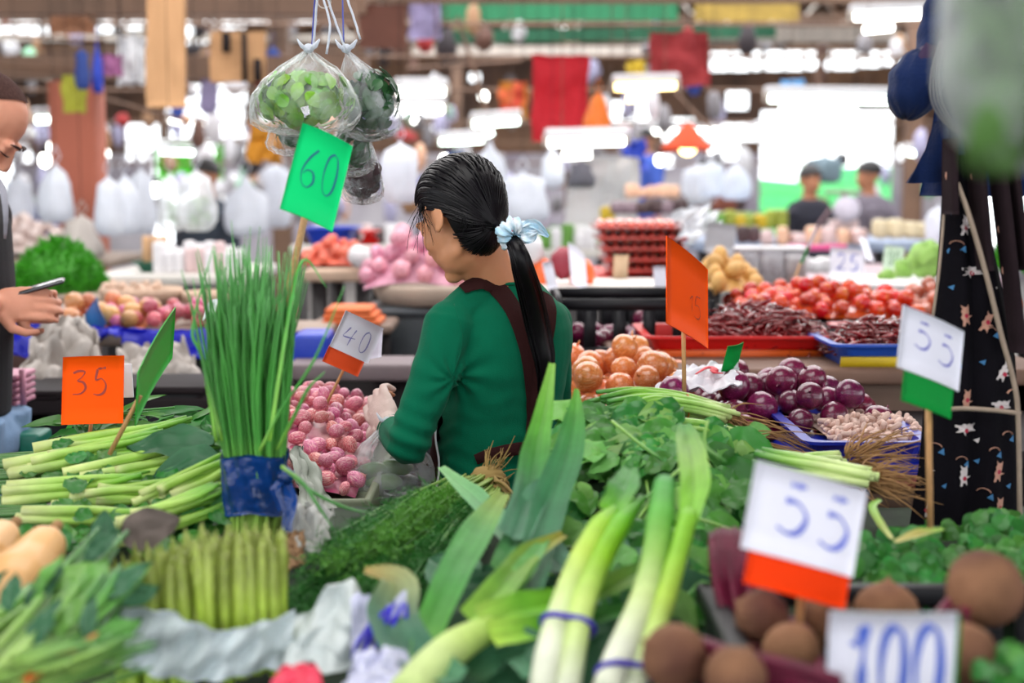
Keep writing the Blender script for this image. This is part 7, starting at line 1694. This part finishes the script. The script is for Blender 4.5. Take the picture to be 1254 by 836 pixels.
# ---- lower left gai lan
m_gl = [C3(170, 200, 110), C3(140, 190, 90), C3(96, 160, 70), C3(80, 140, 80)]
gl_specs = [((-10, 830, 1.42), (140, 660, 1.74), 'diagonal bunch of leafy stems at lower left, upper one'), ((30, 850, 1.42), (150, 720, 1.62), 'diagonal bunch of leafy stems at lower left, middle one'), ((20, 880, 1.40), (118, 790, 1.52), 'diagonal bunch of leafy stems at the lower left, nearest the wrapped asparagus'), ((-40, 790, 1.50), (60, 720, 1.66), 'leafy stems in front of the squash')]
for i, (a, b, lb_) in enumerate(gl_specs):
    tb = bundle('gai_lan_bunch', lb_, 'greens', at(*a), at(*b), 13, 0.022, 0.0052, m_gl, 90+i, fan=1.5, flatb=.8, taper=(1, 1, .8, .5))
    rg = random.Random(i+50)
    for k in range([5, 7, 8, 3][i]):
        f = rg.uniform(.2, .9); c = at(*a).lerp(at(*b), f)+V((rg.uniform(-.035, .035), rg.uniform(-.02, .02), rg.uniform(0, .025))); nrm = unit(V((rg.uniform(-.7, .7), -.8, .8))); d = unit(at(*b)-at(*a))+V((rg.uniform(-.5, .5), 0, rg.uniform(-.4, .4))); d = unit(d-nrm*d.dot(nrm))
        bigleaf(None, c, d, nrm, rg.uniform(.05, .075), rg.uniform(.009, .017), m_blueleaf if k % 3 else m_broadl, 'leaf', k, tb)
tag(blade(px3([(30, 836, 1.38), (60, 815, 1.40), (90, 795, 1.43), (120, 775, 1.46)]), [.006, .008, .006, .002], [C3(196, 110, 44)]*2+[C3(190, 130, 60)]*2, .3).build('orange_leaf', m_leek), 'narrow orange-brown dried leaf at lower left', 'leaf')
bigleaf('wilted dark purplish leaf above the asparagus tips', at(150, 660, 1.80), (1, .3, .3), (-.2, -1, .5), .075, .032, M('wilted_leaf', (92, 80, 74), 0.7, 0.3, 14, bump=.5), 'wilted_leaf', 4)
bigleaf('small dark green leaf left of the wilted one', at(128, 670, 1.78), (-.2, .3, 1), (-.2, -1, .3), .05, .02, m_blueleaf, 'wilted_leaf', 5)
t = thing('stem_litter', 'short green stems strewn along the lower left edge', 'greens', tuple(at(120, 820, 1.42)))
for i in range(60):
    a = at(rg.uniform(-10, 110), rg.uniform(806, 850), rg.uniform(1.38, 1.46)); MB().tube(spline([a, a+V((.03, .015, .008)), a+V((rg.uniform(.03, .08), .04, .012))], 6), [.003, .0034, .0014], 6, [C3(150, 190, 90), G1]).build('stem', m_stem, t)

# ---- right: coriander / spinach heap
t = thing('spinach_heap', 'heap of round-leaved dark greens at right below the apron', 'greens', tuple(at(1160, 680, 1.9)))
rg = random.Random(31); prs = [leafshape(rg.uniform(.026, .036), rg.uniform(.014, .019), 0.3, 0.15, 0.15, i, 7, 5).mesh('leaf', M('spinach_leaf', (58, 128, 48), 0.4, 0.2, 30, trans=0.2, rand=0.35, hue=0.02, bump=0.3, bscale=60)) for i in range(6)]
for i in range(300):
    px = rg.uniform(1050, 1275); yt = np.interp(px, [1050, 1100, 1160, 1254], [670, 640, 640, 615]); py = yt+rg.random()*(725-yt); Y = 1.72+(725-py)/110*0.40; c = at(px, py, Y)
    nrm = unit(V((rg.uniform(-.7, .7), -.8+rg.uniform(-.4, .4), .9+rg.uniform(-.5, .4)))); d = unit(V((rg.uniform(-1, 1), -.3, rg.uniform(-1, .6)))); d = unit(d-nrm*d.dot(nrm))
    link('leaf', prs[i % 6], t, c-ORG[t.name]-nrm*rg.uniform(0, .015), basis(d.cross(nrm), d, nrm), rg.uniform(.8, 1.3))
def spz(x, y): return at(627, float(np.interp(y, [1.7, 2.15], [725, 625])), y).z-0.02
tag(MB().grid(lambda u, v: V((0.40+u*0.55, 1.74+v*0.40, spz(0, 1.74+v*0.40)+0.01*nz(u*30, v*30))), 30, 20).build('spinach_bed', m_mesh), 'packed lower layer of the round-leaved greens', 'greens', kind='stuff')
tag(blade(px3([(1092, 660, 1.84), (1080, 645, 1.9), (1068, 622, 1.96), (1078, 612, 2.0)]), [.003, .006, .006, .003], [C3(190, 190, 110), C3(150, 170, 70), LG, LG], .4).build('curled_leaf', m_leek), 'curled yellow-green leaf at the left end of the round-leaved heap', 'leaf')
tag(blade(px3([(1096, 664, 1.80), (1126, 654, 1.82), (1156, 648, 1.86)]), [.003, .009, .003], [C3(200, 190, 130), C3(190, 180, 100), LG], .4).build('curled_leaf', m_leek), 'pale yellow leaf lying before the stick of the green-edged card', 'leaf')
# ---- beet crate
t, zbt2, cxx, wxx = crate('beet_crate', 'black crate of beetroots at lower right', 872, 1290, 728, 1.66, 0.04, 0.16, m_black, 8) if False else (None, 0, 0, 0)
t = thing('beet_crate', 'black plastic crate of beetroots at lower right', 'crate', (at(1060, 720, 1.66).x, 1.5, ZT))
zr = at(1060, 716, 1.66).z; xa, xb = at(868, 716, 1.66).x, at(1290, 716, 1.66).x; yb_, yf_ = 1.66, 1.18
MB().box(((xa+xb)/2, (yb_+yf_)/2, ZT+0.006), (xb-xa, yb_-yf_, 0.012)).build('base', m_black, t)
for (c0, c1) in (((xa, yb_), (xb, yb_)), ((xa, yf_), (xa, yb_)), ((xb, yf_), (xb, yb_)), ((xa, yf_), (xb, yf_))):
    dx, dy = c1[0]-c0[0], c1[1]-c0[1]; ln = math.hypot(dx, dy); zt_r = zr if c0[1] == yb_ or True else zr
    hh = 0.0 if (c0[1] == yf_ and c1[1] == yf_) else 0
    zz = zr-0.05 if (c0[1] == yf_ and c1[1] == yf_) else zr
    MB().rbox(((c0[0]+c1[0])/2, (c0[1]+c1[1])/2, zz-0.012), (ln+0.03 if dx else 0.028, 0.028 if dx else ln+0.03, 0.024), 0.006).build('rim', m_black, t)
    for i in range(8 if dx else 6):
        f = (i+0.5)/(8 if dx else 6); MB().box((c0[0]+dx*f, c0[1]+dy*f, (zz+ZT)/2), (ln/12 if dx else 0.012, 0.012 if dx else ln/10, zz-ZT-0.02)).build('slat', m_black, t)
m_beet = M('beet_skin', (140, 100, 74), 0.8, 0.35, 12, bump=1.0, bscale=60, c2=(84, 50, 46), thr=0.5, rand=0.1, spec=0.2)
m_bst = M('beet_stalk', (92, 14, 44), 0.5, 0.35, 30, bump=0.3, bscale=100, spec=0.3)
def beet(px, py, Y, r_, tip, label, seed, stalks=None):
    c = at(px, py, Y); t = thing('beetroot', label, 'beetroot', (c.x, c.y, c.z-r_*.8)); d = unit(tip); s_, u_, _ = frame(d); B = basis(s_, u_, d)
    prof = [(0, -1.05), (.12, -1.0), (.34, -.9), (.62, -.72), (.86, -.42), (1, -.05), (.98, .3), (.84, .6), (.55, .84), (.25, .97), (.08, 1.08), (.02, 1.2)]
    MB().lathe([(a*r_, -b*r_ if False else b*r_) for a, b in prof], 26, c, B, mod=lambda i, a: 1+0.05*noise.noise(V((math.cos(a)*1.5+seed, math.sin(a)*1.5, i*.4)))+.015*math.sin(i*5)).build('root', m_beet, t)
    rg = random.Random(seed); cr = c-d*r_*0.93
    if stalks:
        for k in range(stalks[1]):
            e = at(*stalks[0])+V((rg.uniform(-.03, .03), rg.uniform(-.03, .03), rg.uniform(-.02, .02))); m0 = cr+V((rg.uniform(-.014, .014), rg.uniform(-.012, .012), rg.uniform(-.012, .012)))
            MB().tube(spline([m0+d*.01, m0-d*.012, m0.lerp(e, .5)-d*.012, e], 12), [.0075, .007, .006, .0045], 9, flat=.8, mod=lambda q, a: 1+.15*math.cos(a*3)).build('stalk', m_bst, t)
    return t
beet(1205, 722, 1.45, .041, (.6, .35, .45), 'largest beetroot at the right edge, stalks pointing down left', 1, ((1120, 775, 1.34), 9))
beet(934, 755, 1.50, .030, (-.6, .3, .3), 'beetroot behind the red-bordered card, left of its stick', 2, ((1010, 850, 1.36), 6))
beet(828, 805, 1.36, .034, (-.8, -.1, .45), 'beetroot at the bottom left corner of the crate', 3, ((1010, 850, 1.30), 9))
beet(1085, 752, 1.56, .036, (0.1, .2, 1), 'beetroot whose top shows above the card reading 100', 4)
beet(1180, 800, 1.36, .032, (.3, .3, -.3), 'beetroot low at the right behind the card reading 100', 5)
beet(1010, 760, 1.56, .034, (.3, .2, .5), 'beetroot between the two lower right cards', 6)
beet(900, 830, 1.30, .030, (.3, .2, .5), 'beetroot at the bottom edge among purple stalks', 7)
beet(970, 800, 1.44, .032, (-.3, .5, .1), 'beetroot under the purple stalks behind the stick', 8)
t = thing('beet_stalk_bunch', 'upright bundle of dark red beet stalks left of the red-bordered card', 'beet stalks', tuple(at(905, 780, 1.56)))
for k in range(9):
    MB().tube(spline(px3([(905+k*5, 800, 1.53), (884+k*6, 740, 1.58+.006*(k % 3)), (874+k*7, 690, 1.62), (872+k*7, 650+rg.uniform(-6, 6), 1.68)]), 12), [.0058, .0066, .0064, .005], 9, flat=.8, mod=lambda q, a: 1+.15*math.cos(a*3)).build('stalk', m_bst, t)
t = thing('beet_stalk_bunch', 'bundle of dark red beet stalks lying across the bottom of the crate', 'beet stalks', tuple(at(920, 830, 1.32)))
for k in range(10):
    MB().tube(spline(px3([(858+k*2, 785+k*6, 1.36), (900, 800+k*5, 1.33), (960, 812+k*5, 1.31), (1030, 832+k*4, 1.28)]), 12), [.0058, .0062, .006, .0045], 9, flat=.8, mod=lambda q, a: 1+.15*math.cos(a*3)).build('stalk', m_bst, t)
t = thing('parsley_sprigs', 'small bright green sprigs at the bottom right corner', 'greens', tuple(at(1240, 820, 1.3)))
for i in range(40):
    c = at(rg.uniform(1212, 1275), rg.uniform(788, 850), rg.uniform(1.28, 1.36)); nrm = unit(V((rg.uniform(-.7, .7), -.7, 1))); d = unit(V((rg.uniform(-1, 1), -.3, rg.uniform(-.6, .6)))); d = unit(d-nrm*d.dot(nrm))
    link('leaf', prs[i % 6], t, c-ORG[t.name], basis(d.cross(nrm), d, nrm), rg.uniform(.6, .9))

# ================================================================== PRICE CARDS
DIG = {'0': [[(.5, 1), (.2, .86), (.08, .5), (.2, .12), (.5, 0), (.8, .14), (.9, .5), (.78, .88), (.5, 1)]],
       '1': [[(.15, .72), (.55, 1.0)], [(.55, 1.0), (.5, .5), (.48, 0)]],
       '2': [[(.1, .8), (.4, 1), (.8, .85), (.75, .55), (.35, .2), (.05, .02), (.45, .06), (.95, .0)]],
       '3': [[(.1, .92), (.45, 1), (.85, .95), (.6, .7), (.38, .58), (.75, .5), (.9, .25), (.6, .02), (.08, .0)]],
       '4': [[(.35, 1), (.15, .62), (.08, .42), (.5, .44), (.95, .5)], [(.8, .98), (.66, .5), (.6, 0)]],
       '5': [[(.9, 1), (.35, .96)], [(.35, .94), (.25, .56), (.62, .60), (.92, .38), (.8, .1), (.45, 0), (.1, .04)]],
       '6': [[(.75, 1), (.35, .72), (.1, .35), (.25, .05), (.6, .0), (.85, .18), (.72, .40), (.4, .42), (.2, .3)]],
       'b5': [[(.3, .97), (.78, .97)], [(.22, .64), (.62, .62), (.92, .38), (.75, .08), (.40, 0), (.08, .08)]]}
def card(label, TL, TR, BL, Ytl, Ytr, bands, text, stick=None, ink=(40, 60, 160), inkr=0.0026, ratio=None, stickr=0.0028, bend=0.004, group=None, corner=None, behind=None):
    """rigid card on a stick. bands: (v0,v1,u0,u1,material,proud); text: (char,u0,u1,v_top,v_bottom)"""
    P0 = at(*TL, Ytl); P1 = at(*TR, Ytr); U = P1-P0; a = ray(*BL); a = a/a.y; cam0 = V((0, 0, CAMZ))
    # depth of the lower corner so that the card's corner is square
    den = a.dot(U); Yb = (P0-cam0).dot(U)/den if abs(den) > 1e-6 else Ytl
    if not (0.93*Ytl < Yb < 1.07*Ytl): Yb = min(max(Yb, 0.96*Ytl), 1.04*Ytl)
    W_ = at(*BL, Yb)-P0; N_ = unit(U.cross(W_)); 
    if N_.y > 0: N_ = -N_
    def P(u, v, off=0.0): return P0+U*u+W_*v+N_*(off+bend*(math.sin(math.pi*u)-.5))
    t = thing('price_card', label, 'price card', tuple(P(.5, 1)), group)
    for (v0, v1, u0, u1, mt, pr, nm) in bands:
        MB().grid(lambda u, v: P(u0+(u1-u0)*u, v0+(v1-v0)*v, pr), 10, 4, thick=0.0012 if nm != 'card' else 0.0018).build(nm, mt, t)
    for (ch, u0, u1, v0, v1) in text:
        mb = MB(); pr = max(b[5] for b in bands)+0.0026
        for st in DIG[ch]:
            pts = [P(u0+(u1-u0)*q.x, v1+(v0-v1)*q.y, pr) for q in spline([(x, y, 0) for x, y in st], 26)]
            vs = []; r_ = inkr
            for i, p in enumerate(pts):
                d = unit(pts[min(i+1, 25)]-pts[max(i-1, 0)]); s_ = d.cross(N_); k = 0.75+0.35*math.sin(i*.4+len(ch)); vs += [p+s_*r_*k, p-s_*r_*k]
            mb.add(vs, [(2*i, 2*i+1, 2*i+3, 2*i+2) for i in range(25)])
        mb.build('digit', M('ink_%d_%d_%d' % ink, ink, 0.5, 0.1), t, smooth=False)
    if stick:
        q0 = at(*stick[0])-N_*0.0; q1 = at(*stick[1]); MB().tube([q0, q0.lerp(q1, .5), q1], stickr, 8).build('stick', m_wood, t)
    return t, P
FULL = lambda m: (0, 1, 0, 1, m, 0.0, 'card')
card('bright green card reading 60 on a stick in the chives', (371, 150), (432, 179), (343, 255), 2.24, 2.27, [FULL(m_green)], [('6', .16, .48, .24, .68), ('0', .56, .86, .20, .68)], ((374, 262, 2.26), (345, 392, 2.12)), (10, 96, 120), 0.0016, stickr=0.006)
card('orange card reading 35 at left', (77, 437), (152, 435), (75, 520), 2.50, 2.50, [FULL(m_orange)], [('3', .16, .42, .22, .56), ('5', .50, .74, .18, .58)], ((112, 515, 2.51), (108, 548, 2.50)), (150, 40, 20), 0.0019, stickr=0.0035)
tag(MB().rbox(at(156, 466, 2.56), (0.02, 0.004, 0.062), 0.0015, Matrix.Rotation(R(-2), 3, 'Y')).build('white_card', m_paper), 'edge of a white card showing right of the orange 35 card', 'card')
t, P = card('plain bright green card seen edge-on beside the orange 35 card', (214, 376), (168, 456), (210, 438), 2.46, 2.26, [FULL(M('leaf_green_card', (30, 170, 44), 0.5, 0.05))], [('1', .35, .6, .35, .7)], ((172, 484, 2.30), (134, 556, 2.30)), (20, 110, 40), 0.0012, stickr=0.004)
card('white card reading 40 with an orange lower edge', (424, 380), (470, 402), (404, 424), 2.86, 2.92, [(0, 1, 0, 1, m_paper, 0, 'card'), (0.96, 1.42, 0.0, 0.92, m_red if False else M('orange_red_card', (244, 86, 34), 0.5, 0.04), -0.002, 'board')], [('4', .14, .46, .34, .80), ('0', .58, .82, .26, .82)], ((424, 446, 2.90), (398, 498, 2.88)), (120, 120, 190), 0.0013, stickr=0.0032)
tag(MB().grid(lambda u, v: at(447+u*22-v*2, 405+v*36-u*4, 2.935), 4, 6, thick=0.0015).build('folded_paper', m_paper), 'loose paper fold behind the right edge of the card reading 40', 'card')
card('tall orange card turned sideways right of the woman', (817, 289), (867, 330), (817, 396), 2.46, 2.72, [FULL(m_orange)], [('1', .45, .60, .50, .70), ('5', .56, .76, .46, .74)], ((837, 404, 2.56), (838, 486, 2.54)), (170, 40, 10), 0.0012, stickr=0.004)
card('white card reading 55 with a green lower part before the apron', (1107, 373), (1181, 406), (1100, 441), 1.92, 2.0, [(0, 1.12, 0, 1, m_paper, 0, 'card'), (1.0, 1.66, .12, .93, m_green2, -0.002, 'board')], [('b5', .18, .44, .18, .66), ('b5', .56, .84, .22, .78)], ((1137, 500, 1.97), (1139, 650, 1.93)), (92, 92, 190), 0.0019, stickr=0.0046)
card('large white card reading 55 with a red lower part at lower right', (927, 563), (1062, 601), (908, 664), 1.50, 1.52, [(0, 1.06, 0, 1, m_paper, 0, 'card'), (0.98, 1.45, .08, .985, m_red, -0.002, 'board')], [('b5', .24, .52, .16, .76), ('b5', .62, .90, .18, .80)], ((984, 700, 1.51), (974, 815, 1.49)), (96, 110, 210), 0.0032, stickr=0.0048)
card('white card reading 100 at the bottom edge', (1016, 748), (1178, 750), (1010, 868), 1.30, 1.30, [(0, 1, 0, .965, m_paper, 0.0012, 'card'), (0, 1, .03, 1.0, m_green2, 0, 'board')], [('1', .16, .36, .12, .9), ('0', .38, .60, .12, .95), ('0', .64, .88, .11, .95)], ((1090, 866, 1.31), (1088, 905, 1.31)), (84, 110, 206), 0.0042, stickr=0.004)
card('small plain green card standing in the printed bag', (892, 424), (911, 419), (882, 462), 2.90, 2.94, [FULL(m_green2)], [], ((895, 455, 2.93), (893, 486, 2.93)), stickr=0.002)
card('white card reading 25 behind the tomatoes', (1017, 302), (1059, 306), (1016, 338), 5.05, 5.05, [FULL(m_paper)], [('2', .2, .46, .2, .75), ('5', .54, .8, .2, .75)], ((1038, 338, 5.06), (1038, 368, 5.0)), (110, 120, 200), 0.003)
card('pale green card reading 80 right of the white 25 card', (1084, 300), (1108, 303), (1080, 330), 5.4, 5.4, [FULL(M('pale_green_card', (206, 224, 206), 0.5))], [('0', .22, .46, .2, .8), ('0', .54, .8, .2, .8)], ((1094, 330, 5.4), (1094, 346, 5.4)), (90, 140, 100), 0.0024)
card('grey-white card standing above the clear boxes', (866, 272), (902, 275), (862, 308), 5.3, 5.3, [FULL(M('grey_card', (190, 190, 198), 0.5))], [], ((884, 306, 5.32), (880, 345, 5.3)))
card('thin slanted green and white card edge above the tomatoes', (1000, 276), (1003, 278), (980, 322), 4.7, 4.9, [(0, .55, 0, 1, m_paper, 0, 'card'), (.5, 1, 0, 1, m_green2, 0, 'board')], [], ((980, 322, 4.75), (960, 378, 4.6)), stickr=0.0035)
card('blue card standing in the trough left of the brown onions', (118, 364), (130, 396), (98, 392), 4.2, 4.2, [FULL(M('blue_card', (30, 120, 190), 0.5))], [])
card('white card leaning right of the ponytail', (664, 321), (676, 320), (672, 356), 4.5, 4.55, [FULL(m_paper)], [])
card('tan card standing before the sausage packs', (752, 312), (770, 312), (750, 344), 5.0, 5.0, [FULL(M('tan_card', (206, 180, 150), 0.6))], [])
card('white folded card right of the ponytail over the orange bag', (696, 296), (716, 312), (700, 346), 4.7, 4.75, [FULL(m_paper)], [])
card('white card just left of the tall orange card', (800, 326), (816, 326), (802, 356), 4.6, 4.62, [FULL(m_paper)], [])
card('white card tipped above the pale green one', (1052, 290), (1060, 292), (1062, 318), 5.6, 5.6, [FULL(m_paper)], [])
card('small white card behind the right side of the chives', (254, 372), (268, 366), (248, 392), 3.0, 3.0, [FULL(m_paper)], [])
